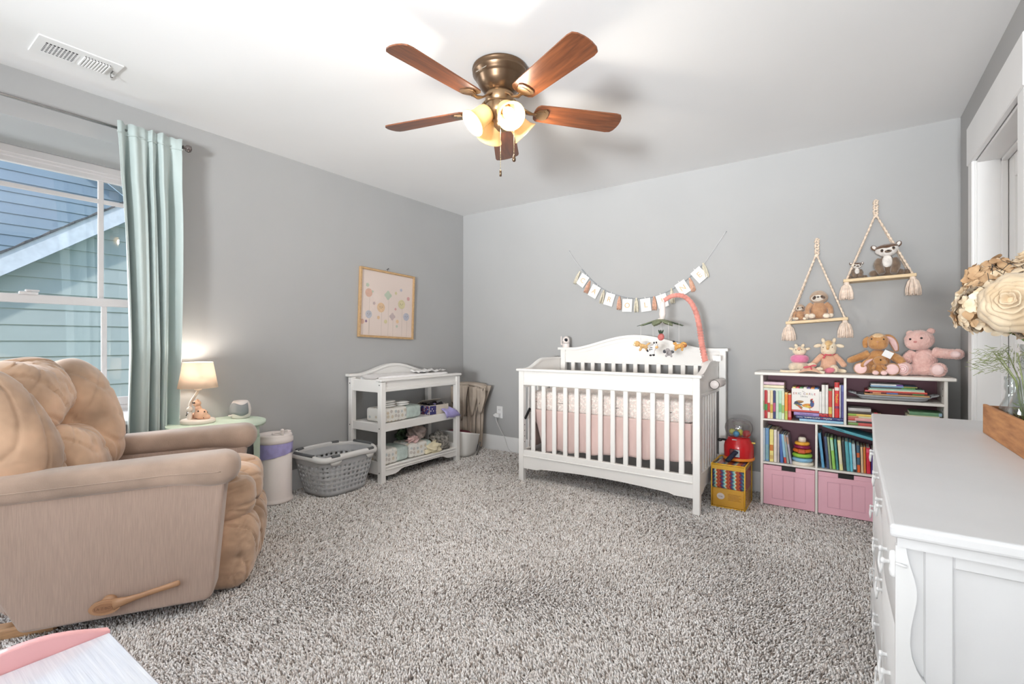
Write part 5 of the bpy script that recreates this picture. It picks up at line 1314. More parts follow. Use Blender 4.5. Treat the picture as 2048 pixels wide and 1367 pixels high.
for a, b_, h, c_, ln_, lb_, bd_ in L4:
    sh = math.tan(R_(-ln_))*h*.0
    upright(a+(abs(ln_) > 0)*6, b_+(abs(ln_) > 0)*6, o2, s2, ZB_+.002+abs(math.sin(R_(ln_)))*.009, h, c_, lb_, g4, bd_, ln_)
# lower middle compartment, leaning
g5 = 'rainbow row of books in the middle compartment'
L5 = [(1052, 1098, .220, (98, 166, 206), -5.5, 'sky blue book leaning at the start of the rainbow row', ()), (1132, 1176, .202, (66, 84, 118), -4.5, 'slate navy book, second in the rainbow row', ()), (1178, 1212, .200, (150, 168, 130), -4.5, 'thin olive book in the rainbow row', ()), (1222, 1273, .196, (150, 206, 96), -4.5, 'lime green book in the rainbow row', ((.6, .95, (180, 220, 190)),)), (1282, 1320, .190, (70, 140, 140), -4, 'teal green book in the rainbow row', ()), (1334, 1388, .186, (232, 226, 160), -4, 'pale yellow-cream book in the rainbow row', ((.2, .9, (236, 226, 196)),)), (1394, 1440, .182, (58, 62, 66), -3.5, 'charcoal book in the rainbow row', ()), (1445, 1500, .182, (92, 172, 182), -3.5, 'turquoise book right of the charcoal one', ()), (1503, 1545, .178, (108, 200, 222), -3, 'cyan book in the rainbow row', ()), (1550, 1602, .172, (190, 214, 222), -3, 'pale blue book with black foot in the rainbow row', ((0, .09, (30, 32, 36)),)), (1610, 1664, .166, (70, 100, 120), -2, 'slate book with orange patches in the rainbow row', ((0, .28, (226, 100, 40)), (.55, .72, (214, 104, 50)))), (1672, 1708, .158, (226, 196, 160), -1.5, 'cream-tan book in the rainbow row', ()), (1712, 1750, .158, (214, 130, 60), -1, 'orange-brown book in the rainbow row', ()), (1756, 1822, .156, (214, 36, 66), -1, 'crimson book near the end of the rainbow row', ((.82, .95, (226, 90, 120)),)), (1828, 1888, .150, (84, 56, 132), 0, 'purple book ending the rainbow row', ((.85, .94, (190, 190, 210)),))]
for a, b_, h, c_, ln_, lb_, bd_ in L5:
    upright(a, b_, o2, s2, ZB_+.002+abs(math.sin(R_(ln_)))*.010, h, c_, lb_, g5, bd_, ln_)
pA = atY(1643, 848, YB); pB = atY(1750, 879, YB)
an = math.atan2(pA.z-pB.z, pB.x-pA.x); Lg = (pB-pA).length*.985
t = book(.016, Lg, .20, (86, 168, 184), 'teal picture book resting slanted on top of the rainbow row', (pA.x+.006, YB-.002, pA.z-.006), (0, R_(90)+an, 0), (), 'slanted books')
flat_text(t, 'FIRST WORDS', .010, (40, 60, 80), Lg*.30)
# right upper: tray with thin books
ty = thing('serving_tray', 'grey plastic tray with rim handles on the right upper shelf', 'tray', (.232, 3.735, .739))
m = MB(); rows = []
for (hx, hy, z) in ((.05, .04, .004), (.150, .085, .002), (.162, .095, .006), (.172, .103, .022), (.180, .110, .028), (.182, .112, .024), (.170, .100, .016)):
    rows.append([(hx*math.copysign(abs(math.cos(2*PI*i/40))**.5, math.cos(2*PI*i/40)), hy*math.copysign(abs(math.sin(2*PI*i/40))**.5, math.sin(2*PI*i/40)), z) for i in range(40)])
m.ribbon(rows, None, True, 0, True); TR = M('tray_grey', (176, 180, 186), .35, .02, 6); obj('tray_body', m, TR, ty, solid=.002)
for s in (-1, 1):
    m = MB(); m.tube(spline([(s*.176, -.04, .028), (s*.205, -.035, .036), (s*.21, 0, .037), (s*.205, .035, .036), (s*.176, .04, .028)], 5), .006, 8, sq=1.6); obj('handle', m, TR, ty)
g6 = 'thin picture books piled on the tray'
def flat2(px0, px1, zb, th, col, label, group, d=.17, yo=0, **k):
    xa, xb = bx_(px0), bx_(px1); return book(th, xb-xa, d, col, label, (xa, YB+yo, zb+th/2), (0, R_(90), 0), k.pop('bands', ()), group, **k)
z = .768
for (a, b_, th, c_, lb_, bd_) in ((1729, 1860, .008, (220, 176, 126), 'tan thin book at the bottom of the tray pile', ()), (1740, 1855, .0105, (110, 50, 50), 'dark multicoloured book second from the bottom of the tray pile', ((.30, .5, (90, 120, 180)), (.75, .95, (90, 130, 80)), (.05, .2, (220, 150, 110)))), (1730, 1855, .009, (214, 84, 70), 'coral red thin book in the tray pile', ((.0, .06, (240, 120, 140)),)), (1737, 1850, .006, (238, 230, 206), 'cream thin book in the tray pile', ()), (1739, 1849, .0085, (150, 190, 172), 'sage green thin book in the tray pile', ()), (1742, 1831, .0085, (70, 80, 84), 'dark book with green end in the tray pile', ((.7, 1, (90, 150, 80)),)), (1741, 1835, .0085, (130, 168, 200), 'blue thin book with olive end in the tray pile', ((.72, 1, (150, 150, 70)),)), (1742, 1806, .009, (226, 228, 228), 'small white book with purple end topping the tray pile', ((.8, 1, (110, 70, 160)),))):
    flat2(a, b_, z, th-.0005, c_, lb_, g6, bands=bd_, yo=.01); z += th
fm = MB(); rows = [[(-.05+.1*i/10, -.03+.06*j/8, .018+.012*math.sin(i*1.1+j)*math.sin(j*.9)+.004*math.sin(i*2.7)) for i in range(11)] for j in range(9)]; fm.ribbon(rows)
# lower right: two piles
z = ZA+.001
for (b_, th, c_, lb_, bd_) in ((1765, .017, (206, 90, 84), 'salmon red book at the bottom of the pile left of the right shelf', ((0, .3, (120, 160, 90)),)), (1763, .011, (60, 60, 64), 'black book with white title low in the left pile', ((0, .25, (200, 196, 190)),)), (1768, .018, (232, 170, 170), 'pink book in the left pile of the right shelf', ((0, .2, (206, 90, 84)),)), (1768, .011, (222, 214, 180), 'pale cream book in the left pile of the right shelf', ((0, .3, (214, 140, 110)),)), (1764, .014, (236, 206, 110), 'yellow book in the left pile with a green end', ((0, .25, (150, 190, 80)),)), (1755, .016, (74, 60, 52), 'dark brown book with red end near the top of the left pile', ((.88, 1, (206, 50, 60)),)), (1742, .019, (200, 198, 196), 'grey-white book topping the left pile of the right shelf', ())):
    flat2(1696, b_, z, th-.0005, c_, lb_, 'board books piled at the left of the right shelf', bands=bd_, d=.13); z += th
z = ZA+.001
for (a, b_, th, c_, lb_, bd_) in ((1812, 1888, .014, (120, 128, 90), 'hidden olive book at the bottom of the right pile', ()), (1812, 1888, .018, (206, 184, 110), 'mustard book low in the right pile', ((.85, 1, (170, 180, 190)),)), (1812, 1889, .017, (220, 222, 226), 'pale grey picture book in the right pile', ((.6, .95, (190, 206, 220)),)), (1814, 1884, .022, (70, 130, 184), 'blue book in the right pile', ((0, .1, (160, 200, 200)),)), (1814, 1884, .016, (208, 204, 176), 'beige book with a black end in the right pile', ((.93, 1, (24, 24, 26)),)), (1819, 1884, .020, (112, 156, 120), 'green book topping the right pile', ((.9, 1, (150, 180, 200)),))):
    flat2(a, b_, z, th-.0005, c_, lb_, 'books piled at the right of the right shelf', bands=bd_, d=.15); z += th
# stacking rings
sr = thing('stacking_rings', 'plastic stacking rings toy in rainbow colours on the lower shelf', 'stacking toy', (bx_(1603.5), 3.68, ZB_))
def torus(mb, R0, r, z, sq=1, n=36, k=12, rib=0):
    rows = []
    for i in range(n):
        a = 2*PI*i/n; rr = R0+(rib*math.cos(a*24) if rib else 0)
        rows.append([((rr+r*math.cos(2*PI*j/k))*math.cos(a), (rr+r*math.cos(2*PI*j/k))*math.sin(a), z+r*sq*math.sin(2*PI*j/k)) for j in range(k)])
    rows.append(rows[0]); mb.ribbon(rows, None, True, 0, True)
m = MB(); m.lathe([(.062, 0), (.066, .008), (.062, .018), (.02, .024), (.012, .03), (.012, .16), (0, .162)], 36); obj('base', m, M('toy_cream', (240, 232, 216), .3), sr)
for (nm2, R0, r, z_, c_, rib) in (('ring', .043, .0165, .034, (138, 188, 222), 0), ('ring', .042, .0165, .062, (150, 204, 70), 0), ('ring', .039, .015, .092, (226, 116, 48), 0), ('ring', .034, .014, .117, (140, 34, 78), .0012), ('ring', .030, .014, .138, (244, 178, 60), 0)):
    m = MB(); torus(m, R0, r, z_, .8, rib=rib); obj(nm2, m, M('toy_%d_%d' % (c_[0], c_[1]), c_, .28, .03, 10), sr)
m = MB(); m.box(-.022, -.057, .078, .022, -.03, .106, .006); obj('ring_sleeve', m, M('toy_rust', (206, 90, 44), .5), sr)
m = MB(); m.lathe([(.022, .148), (.022, .172), (.016, .178), (0, .178)], 24); obj('top_cap', m, MATS['toy_cream'], sr)

# ================= blanket in a yellow zip bag and popper toy =================
bb = thing('blanket_bag', 'clear zip bag with yellow trim holding a crocheted rainbow blanket', 'blanket bag', (-.633, 3.53, FLOOR_Z+.01), R_(0))
# corners: front-left (-.761,3.389) front-right (-.541,3.392) back-right (-.52,3.62)
CRO = bpy.data.materials.new('crochet_rainbow'); CRO.use_nodes = True; n = CRO.node_tree; b = n.nodes['Principled BSDF']
tc = n.nodes.new('ShaderNodeTexCoord'); sp_ = n.nodes.new('ShaderNodeSeparateXYZ'); n.links.new(tc.outputs['Object'], sp_.inputs[0])
ad = n.nodes.new('ShaderNodeMath'); ad.operation = 'ADD'; sn = n.nodes.new('ShaderNodeMath'); sn.operation = 'SINE'; mu = n.nodes.new('ShaderNodeMath'); mu.operation = 'MULTIPLY'; mu.inputs[1].default_value = 260
zy = n.nodes.new('ShaderNodeMath'); zy.operation = 'ADD'; n.links.new(sp_.outputs[2], zy.inputs[0]); n.links.new(sp_.outputs[1], zy.inputs[1])
n.links.new(zy.outputs[0], mu.inputs[0]); n.links.new(mu.outputs[0], sn.inputs[0]); m3 = n.nodes.new('ShaderNodeMath'); m3.operation = 'MULTIPLY'; m3.inputs[1].default_value = .004; n.links.new(sn.outputs[0], m3.inputs[0])
n.links.new(sp_.outputs[0], ad.inputs[0]); n.links.new(m3.outputs[0], ad.inputs[1]); m4 = n.nodes.new('ShaderNodeMath'); m4.operation = 'MULTIPLY'; m4.inputs[1].default_value = 17; n.links.new(ad.outputs[0], m4.inputs[0])
fr = n.nodes.new('ShaderNodeMath'); fr.operation = 'FRACT'; n.links.new(m4.outputs[0], fr.inputs[0]); rp = n.nodes.new('ShaderNodeValToRGB'); rp.color_ramp.interpolation = 'CONSTANT'
cs = ((206, 96, 52), (150, 44, 52), (88, 56, 104), (70, 92, 140), (120, 190, 176), (206, 226, 214), (214, 130, 60), (170, 60, 50))
for i, c_ in enumerate(cs):
    e = rp.color_ramp.elements[i] if i < 2 else rp.color_ramp.elements.new(i/8)
    e.position = i/8; e.color = (*lin(c_), 1)
n.links.new(fr.outputs[0], rp.inputs[0]); n.links.new(rp.outputs[0], b.inputs['Base Color']); b.inputs['Roughness'].default_value = .9
YEL = M('yellow_vinyl', (238, 184, 52), .35, .04, 6); 
W2, D2 = .097, .118; HT = .285
m = MB(); m.box(-W2, -D2-.02, .115, W2, D2, HT-.003, .018); o = obj('folded_blanket', m, CRO, bb); mdv = o.modifiers.new('v', 'BEVEL'); mdv.width = .01; mdv.segments = 3; bake(o)
m = MB(); m.box(-W2-.002, -D2-.024, .005, W2+.002, D2, .125, .006); bi = obj('cardboard_insert', m, M('yellow_insert', (222, 166, 50), .45, .05, 8), bb)
m = MB(); blob(m, -.045, .075, .024, .021, 0, -D2-.0265, 28); lg = obj('round_logo', m, M('logo_white', (236, 226, 220), .5), bi)
text('cozy', .014, M('logo_ink', (96, 60, 50), .5), bi, (-.045, -D2-.0272, .075), (PI/2, 0, 0), ext=.0002)
m = MB()
for i in range(5): m.box(.0, -D2-.0268, .056+i*.009, .078-.012*(i % 2), -D2-.0262, .0585+i*.009, 0)
obj('printed_line', m, M('insert_ink', (176, 120, 40), .6), bi)
m = MB(); m.box(W2+.0, -D2+.0, .115, W2+.0025, D2-.02, HT-.03, 0); obj('side_fabric', m, M('coral_lining', (196, 92, 92), .8, .05, 20), bb)
e_ = .007
m = MB(); 
c4 = [(-W2-.004, -D2-.028), (W2+.004, -D2-.028), (W2+.004, D2+.004), (-W2-.004, D2+.004)]
m.box(c4[0][0], c4[0][1], HT-.034, c4[1][0], c4[0][1]+.003, HT-.006, .001); m.box(c4[1][0]-.003, c4[0][1], HT-.034, c4[1][0], c4[2][1], HT-.006, .001); m.box(c4[0][0], c4[0][1], HT-.034, c4[0][0]+.003, c4[2][1], HT-.006, .001)
obj('yellow_band', m, YEL, bb)
m = MB(); m.tube([(*c, HT) for c in c4], .0045, 8, closed=True)
for c in c4: m.cyl((*c, .0), (*c, HT), .004, n=8)
m.tube([(*c, .004) for c in c4], .004, 8, closed=True); obj('yellow_piping', m, YEL, bb)
m = MB(); m.box(c4[0][0]-.001, c4[0][1]-.001, .003, c4[1][0]+.001, c4[2][1]+.001, HT-.001, .004); obj('clear_vinyl', m, glass('clear_vinyl_film', (.97, .97, .97), .15, .06), bb)
# popper toy
pz = FLOOR_Z+.01+HT+.004
pp_ = thing('ball_popper_toy', 'red ball popper toy with clear dome standing on the blanket bag', 'toy', (-.604, 3.60, pz))
RED = M('toy_red', (196, 24, 32), .22, .03, 6, coat=.3)
m = MB(); m.lathe([(.092, .008), (.094, .015), (.094, .09), (.088, .115), (.072, .135), (.070, .15), (0, .15)], 36); obj('body', m, RED, pp_)
m = MB(); m.lathe([(.096, 0), (.099, .004), (.099, .016), (.093, .02)], 36); obj('base_ring', m, M('toy_orange_base', (232, 140, 50), .3), pp_)
m = MB(); m.lathe([(.05, .146), (.066, .158), (.083, .185), (.089, .21), (.085, .238), (.068, .264), (.04, .275), (0, .277)], 36, cap=False); obj('dome', m, glass('clear_dome', (.95, .94, .94), .3), pp_, solid=.001)
for (x, y, z_, r, c_, nm2) in ((.052, -.02, .181, .026, (170, 36, 40), 'red'), (-.01, -.035, .176, .021, (80, 160, 200), 'blue'), (.004, .02, .178, .023, (216, 214, 96), 'yellow'), (-.042, .0, .185, .02, (200, 206, 120), 'green')):
    b_ = MB(); b_.ell((0, 0, 0), (r, r, r)); o = obj('toy_ball', b_, M('ball_'+nm2, c_, .3, .05, 30)); o.location = (-.604+x, 3.60+y, pz+z_); tag(o, nm2+' ball inside the clear dome of the popper toy', 'ball', 'balls inside the popper dome')
m = MB(); m.tube(spline([(-.078, 0, .12), (-.10, -.01, .125), (-.115, -.015, .122)], 4), .008, 8); m.ell((-.118, -.016, .121), (.017, .014, .012)); obj('lever', m, BLACK, pp_)
m = MB(); m.cyl((.082, -.01, .12), (.104, -.012, .12), .006, n=10); obj('lever_pin', m, M('pin_yellow', (230, 206, 110), .4), pp_)
m = MB(); m.box(-.042, -.099, .024, .018, -.085, .082, .006); obj('chute', m, M('dark_red', (96, 12, 20), .4), pp_)
m = MB(); m.tube(spline([(-.002, -.10, .065), (-.02, -.13, .045), (-.035, -.155, .022), (-.045, -.165, .012)], 6), [.014]*19, 10); 
for i in range(6): q = (-.004-.007*i, -.105-.011*i, .062-.009*i); m.ell(q, (.019, .014, .012))
obj('ribbed_tube', m, M('navy_rubber', (24, 28, 52), .3), pp_)
m = MB(); m.box(-.03, -.0735, .138, .0, -.0715, .144, 0); m.box(-.012, -.1, .03, .022, -.0955, .078, .003); obj('silver_sticker', m, M('silver_sticker', (190, 200, 206), .2, .1, 60, metal=.4), pp_)
# ================= rope shelves =================
ROPE = M('cream_rope', (240, 220, 200), .95, .12, 60, bump=.7, bs=90, bd=.003)
PINE = M('pale_pine', (226, 200, 160), .55, .06, 12, stretch=(1.5, 10, 10))
YARN = M('blush_yarn', (246, 226, 210), .95, .1, 40, bump=.5, bs=60, bstretch=(4, 4, .3))
YS = WB-.012
def rope(mb, a, b, r=.0055):
    n = int((b-a).length/.008); d = (b-a).normalized(); u = d.orthogonal().normalized(); w = d.cross(u)
    for k in (0, 1):
        pts = []
        for i in range(n+1):
            t = i/n; ph = t*n*.9+k*PI; pts.append(a.lerp(b, t)+u*math.cos(ph)*r*.55+w*math.sin(ph)*r*.55)
        mb.tube(pts, r*.72, 6)
def rope_shelf(label, top, apex, L, R, zl, zr, seed):
    # top/apex/L/R in world x,z ; board at depth .12 from the wall
    yc = WB-.068
    t = thing('rope_shelf', label, 'shelf', (apex[0], WB, (zl+zr)/2), 0, 'rope hung shelves on the back wall')
    o = Vector((apex[0], WB, (zl+zr)/2)); V = lambda x, y, z: Vector((x, y, z))-o
    m = MB()
    for s in (-1, 1):
        n = 40; pts = [V(top[0]+s*.0075+.0035*math.sin(i*.9+s), WB-.010+.004*math.cos(i*.9), top[1]+(apex[1]-top[1])*i/n) for i in range(n+1)]
        m.tube(pts, [.0058+.0015*math.sin(i*1.4) for i in range(n+1)], 7)
    m.tube([V(top[0]-.0075, WB-.01, top[1]), V(top[0], WB-.01, top[1]+.006), V(top[0]+.0075, WB-.01, top[1])], .006, 7)
    m.ell(tuple(V(apex[0], WB-.014, apex[1]-.004)), (.013, .011, .012))
    obj('braided_loop', m, ROPE, t)
    m = MB()
    for (x, z) in ((L, zl), (R, zr)):
        for y in (WB-.012, WB-.125): rope(m, V(apex[0]+(.006 if x > apex[0] else -.006), WB-.012-(.006 if y < WB-.02 else 0), apex[1]-.008), V(x, y, z+.005))
    obj('rope', m, ROPE, t)
    ang = math.atan2(zr-zl, R-L); cx_ = (L+R)/2; cz = (zl+zr)/2; hl = math.hypot(R-L, zr-zl)/2+.017
    T_ = Matrix.Translation(V(cx_, yc, cz)) @ Matrix.Rotation(-ang, 4, 'Y')
    m = MB(); m.box(-hl, -.066, -.0095, hl, .066, .0095, .002, T_); obj('board', m, PINE, t)
    for i, (x, z) in enumerate(((L, zl), (R, zr))):
        for y in (WB-.125,):
            m = MB(); tassel(m, V(x, y+.006, z-.008), .112, .042, None, 110, seed+i, .012, .0036); m.lathe([(.013, -.03), (.0155, -.022), (.015, -.004), (.01, 0)], 14, Matrix.Translation(V(x, y+.006, z-.008))); obj('tassel', m, YARN, t)
    return t, T_
# world positions from the photograph (board front edge plane about y = 3.77)
YF = 3.772
la, ra = atY(1577, 645, YF), atY(1690, 638, YF); lb2, rb2 = atY(1693, 560, YF), atY(1826, 551, YF)
t1 = atY(1634, 479, WB-.01); a1 = atY(1633, 511, WB-.01); t2 = atY(1751.5, 402, WB-.01); a2 = atY(1751.5, 431, WB-.01)
rope_shelf('lower rope hung pine shelf holding two sloth plushes', (t1.x, t1.z), (a1.x, a1.z), la.x, ra.x, la.z-.002, ra.z+.002, 10)
rope_shelf('upper rope hung pine shelf holding two brown lemur plushes', (t2.x, t2.z), (a2.x, a2.z), lb2.x, rb2.x, lb2.z-.004, rb2.z+.004, 20)
SHELF1 = lambda x: la.z+(ra.z-la.z)*(x-la.x)/(ra.x-la.x)+.008
SHELF2 = lambda x: lb2.z+(rb2.z-lb2.z)*(x-lb2.x)/(rb2.x-lb2.x)+.008

# ================= plush toys =================
def fur(name, c, c2=None, vs=30, sh=.6, b=.7, bs=160): return M(name, c, .95, .12, vs, bump=b, bs=bs, sheen=sh, c2=c2, bd=.004, spec=.1)
EYE = M('bead_eye', (24, 20, 20), .15)
SLOTH = fur('sloth_fur', (198, 156, 122), (176, 132, 98)); SLF = fur('sloth_face', (244, 234, 222), sh=.3); SLH = fur('sloth_hood', (190, 166, 144), (172, 146, 124)); CRM = fur('cream_paw', (244, 228, 208), sh=.3); EPT = fur('sloth_eyepatch', (110, 92, 80))
def sloth(label, x, z, s, rz):
    t = thing('sloth_plush', label, 'plush toy', (x, WB-.075, z), rz, 'sloth plushes on the lower rope shelf'); t.scale = (s, s, s)
    m = MB(); m.ell((0, 0, .062), (.052, .038, .064)); m.ell((0, .0, .035), (.058, .042, .036))
    merge('body', m, SLOTH, t, .005, 4, .003, .01)
    m = MB(); m.ell((0, -.004, .150), (.056, .043, .044)); m.ell((0, .002, .158), (.05, .04, .042)); merge('head', m, SLH, t, .005, 3, .003, .01)
    m = MB(); m.ell((-.004, -.018, .146), (.043, .034, .029), rot=(0, -.06, 0)); obj('face', m, SLF, t)
    m = MB()
    m.ell((-.027, -.049, .146), (.010, .006, .014), rot=(0, .5, 0)); m.ell((.022, -.050, .149), (.016, .006, .010), rot=(0, .5, 0)); obj('eye_patch', m, EPT, t)
    m = MB(); m.ell((-.024, -.054, .151), (.004, .003, .004)); m.ell((.016, -.0555, .154), (.004, .003, .004)); obj('eye', m, EYE, t)
    m = MB(); m.ell((-.005, -.053, .150), (.0085, .005, .0055)); m.tube([(-.012, -.0525, .140), (-.006, -.0545, .136), (.002, -.0525, .139)], .0008, 5); obj('nose', m, fur('sloth_nose', (76, 66, 64), b=.1), t)
    for sx in (-1, 1):
        m = MB(); m.tube(spline([(sx*.040, -.004, .105), (sx*.062, -.018, .08), (sx*.068, -.034, .05), (sx*(.064), -.045, .032)], 5), [.020-.003*min(1, i/8) for i in range(16)], 12); m.ell((sx*.064, -.045, .032), (.018, .018, .018)); ar_ = merge('arm', m, SLOTH, t, .0045, 3, .002, .01)
        m = MB(); m.ell((sx*.066, -.054, .024), (.017, .014, .015)); obj('paw', m, CRM, ar_)
        m = MB(); m.tube(spline([(sx*.03, -.01, .024), (sx*.045, -.045, .022), (sx*.042, -.062, .022)], 4), .021, 12); m.ell((sx*.042, -.062, .022), (.022, .018, .020)); lg_ = merge('leg', m, SLOTH, t, .0045, 3, .002, .01)
        m = MB(); m.ell((sx*.042, -.076, .021), (.021, .009, .015)); obj('foot_pad', m, CRM, lg_)
    return t
x = atY(1637, 640, 3.80).x; sloth('large tan sloth plush sitting on the lower rope shelf', x, SHELF1(x)+.002, .98, R_(4))
x = atY(1599, 640, 3.80).x; sloth('small tan sloth plush beside the large sloth', x, SHELF1(x)+.002, .57, R_(12))
LEM = fur('lemur_fur', (132, 112, 94), (104, 86, 72)); LEC = fur('lemur_crown', (112, 84, 66), (90, 70, 56)); LEW = fur('lemur_white', (238, 232, 226), sh=.3)
def lemur(label, x, z, s, rz, tilt=.1):
    t = thing('lemur_plush', label, 'plush toy', (x, WB-.075, z), rz, 'lemur plushes on the upper rope shelf'); t.scale = (s, s, s)
    m = MB(); m.ell((0, .004, .065), (.044, .036, .072)); m.ell((0, .008, .03), (.055, .042, .032)); merge('body', m, LEM, t, .005, 4, .003, .01)
    m = MB(); m.ell((0, -.024, .088), (.026, .014, .040)); obj('white_bib', m, LEW, t)
    Th = Matrix.Translation((0, -.010, .160)) @ Matrix.Rotation(-tilt, 4, 'Y')
    m = MB(); m.ell((0, 0, 0), (.060, .040, .032), Th); m.ell((0, -.006, -.016), (.044, .038, .026), Th); merge('head', m, LEW, t, .005, 3, .002, .01)
    m = MB(); m.ell((0, .004, .016), (.059, .042, .022), Th); m.ell((0, -.02, .016), (.026, .024, .014), Th); merge('crown', m, LEC, t, .0045, 2, .002, .01)
    m = MB(); m.ell((-.028, -.034, -.004), (.0085, .005, .0105), Th); m.ell((.028, -.034, .001), (.0085, .005, .0105), Th); obj('eye_ring', m, LEM, t)
    m = MB(); m.ell((-.028, -.038, -.003), (.005, .003, .0055), Th); m.ell((.028, -.038, .002), (.005, .003, .0055), Th); m.ell((0, -.052, -.012), (.007, .004, .004), Th); obj('eye', m, EYE, t)
    m = MB(); m.ell((0, -.040, -.014), (.018, .014, .010), Th); obj('muzzle', m, LEM, t)
    for sx in (-1, 1):
        m = MB(); m.ell((sx*.060, .006, .026), (.015, .007, .019), Th, rot=(0, sx*.6, 0)); e = obj('ear', m, LEC, t)
        m = MB(); m.ell((sx*.060, .0, .028), (.009, .004, .013), Th, rot=(0, sx*.6, 0)); obj('ear_lining', m, LEW, e)
        m = MB(); m.tube(spline([(sx*.036, -.004, .105), (sx*.044, -.022, .07), (sx*.032, -.040, .03), (sx*.028, -.046, .012)], 5), [.019, .02, .021, .022, .023, .024, .024, .024, .024, .023, .022, .021, .02, .02, .019, .018], 12); merge('arm', m, LEM, t, .0045, 3, .003, .01)
        m = MB(); m.ell((sx*.062, .0, .022), (.026, .026, .022)); merge('leg', m, LEM, t, .0045, 3, .002, .01)
    m = MB(); m.tube(spline([(.03, .02, .02), (.085, .012, .020), (.105, -.01, .022)], 5), [.017, .018, .019, .02, .02, .02, .02, .019, .018, .016, .014], 10); merge('tail', m, LEM, t, .0045, 3, .002, .01)
    return t
x = atY(1774, 552, 3.80).x; lemur('large brown and white lemur plush on the upper rope shelf', x, SHELF2(x)+.003, 1.03, R_(3), .12)
x = atY(1713, 552, 3.80).x; lemur('small dark lemur plush beside the large lemur', x, SHELF2(x)+.003, .52, R_(14), 0)

# on the bookcase top (z = .887)
ZT = .887; YT = 3.74
PKP = fur('pink_bear_fur', (240, 202, 194), (228, 182, 174), 40, .7, 1.0, 120); SAT = M('satin_pad', (244, 214, 212), .3, .04, 10, sheen=.5)
BUN = fur('bunny_fur', (206, 156, 104), (180, 126, 76)); BUNL = fur('bunny_light', (232, 198, 156), sh=.3); PAD = M('pink_velour_pad', (244, 208, 206), .8, .04, 20, sheen=.4)
# pink bear: face at px (1850,680)
c = atY(1850, 748, YT); pb = thing('pink_bear', 'large curly pink teddy bear sitting at the right on the bookcase', 'plush toy', (c.x, YT+.03, ZT), R_(-12))
m = MB(); m.ell((0, .0, .085), (.062, .052, .082)); m.ell((0, 0, .04), (.066, .056, .04)); merge('body', m, PKP, pb, .004, 2, .010, .006)
m = MB(); m.ell((-.022, -.012, .215), (.072, .056, .060)); m.ell((-.040, -.035, .195), (.048, .034, .040)); merge('head', m, PKP, pb, .004, 2, .009, .006)
for (x, z) in ((-.066, .256), (.030, .268)):
    m = MB(); m.ell((x, 0, z), (.021, .014, .019)); merge('ear', m, PKP, pb, .004, 2, .005, .009)
m = MB(); m.ell((-.058, -.062, .220), (.006, .004, .006)); m.ell((-.006, -.066, .226), (.006, .004, .006)); obj('eye', m, EYE, pb)
m = MB(); m.ell((-.034, -.070, .204), (.009, .005, .006)); obj('nose', m, fur('pink_nose', (226, 150, 146), b=.2), pb)
m = MB(); m.tube(spline([(.045, -.01, .145), (.09, -.025, .135), (.145, -.035, .133)], 5), [.030]*11, 12); m.ell((.148, -.036, .133), (.032, .030, .031)); a_ = merge('arm', m, PKP, pb, .004, 2, .009, .006)
m = MB(); m.ell((.142, -.062, .132), (.024, .010, .019), rot=(0, .0, -.2)); obj('paw_pad', m, SAT, a_)
m = MB(); m.tube(spline([(-.05, 0, .14), (-.075, -.02, .11), (-.08, -.04, .085)], 5), [.026]*11, 12); merge('arm', m, PKP, pb, .004, 2, .009, .006)
for sx, x in ((-1, -.085), (1, .072)):
    m = MB(); m.tube(spline([(sx*.03, -.01, .036), (x*.9, -.05, .038), (x, -.075, .040)], 4), .034, 12); m.ell((x, -.082, .042), (.040, .026, .042)); l_ = merge('leg', m, PKP, pb, .004, 2, .009, .006)
    m = MB(); m.ell((x-.002, -.104, .042), (.028, .009, .030)); fp = obj('foot_pad', m, SAT, l_)
    if sx < 0:
        m = MB()
        for r in (.010, .020): torus(m, r, .0012, 0, 1, 24, 6)
        sw = obj('swirl_stitch', m, fur('swirl_pink', (214, 150, 150), b=.2), l_); sw.rotation_euler = (PI/2, 0, 0); sw.location = (x-.002, -.113, .042)
# bunny: face px (1757,682)
c = atY(1757, 748, YT); bu = thing('bunny_plush', 'large brown bunny plush with pink foot pads on the bookcase', 'plush toy', (c.x, YT+.03, ZT), R_(-6))
m = MB(); m.ell((0, .0, .08), (.062, .050, .078)); m.ell((0, 0, .04), (.068, .054, .04)); merge('body', m, BUN, bu, .005, 4, .004, .009)
m = MB(); m.ell((.0, -.012, .205), (.056, .046, .052)); m.ell((0, -.03, .188), (.052, .036, .036)); merge('head', m, BUN, bu, .005, 4, .003, .009)
m = MB(); m.ell((.0, -.018, .232), (.036, .034, .026)); merge('forehead', m, BUNL, bu, .004, 3, .002, .009)
m = MB(); m.ell((-.030, -.049, .222), (.004, .003, .0055), rot=(0, .4, 0)); m.ell((.030, -.049, .220), (.004, .003, .0055), rot=(0, -.4, 0)); obj('eye', m, EYE, bu)
m = MB(); m.ell((0, -.062, .204), (.006, .004, .004)); m.cyl((0, -.066, .20), (0, -.064, .175), .0008, n=5); obj('nose', m, fur('bunny_nose', (214, 158, 132), b=.2), bu)
m = MB(); m.tube(spline([(-.048, .005, .235), (-.066, .004, .205), (-.064, .0, .165)], 6), [.008+.008*math.sin(PI*i/13) for i in range(13)], 10, sq=.6); merge('ear', m, BUN, bu, .004, 2, .002, .009)
m = MB(); m.tube(spline([(.028, .005, .240), (.058, .0, .228), (.080, -.010, .188), (.090, -.016, .145)], 6), [.010+.013*math.sin(PI*i/19) for i in range(19)], 10, sq=.5); er = merge('ear', m, BUN, bu, .004, 2, .002, .009)
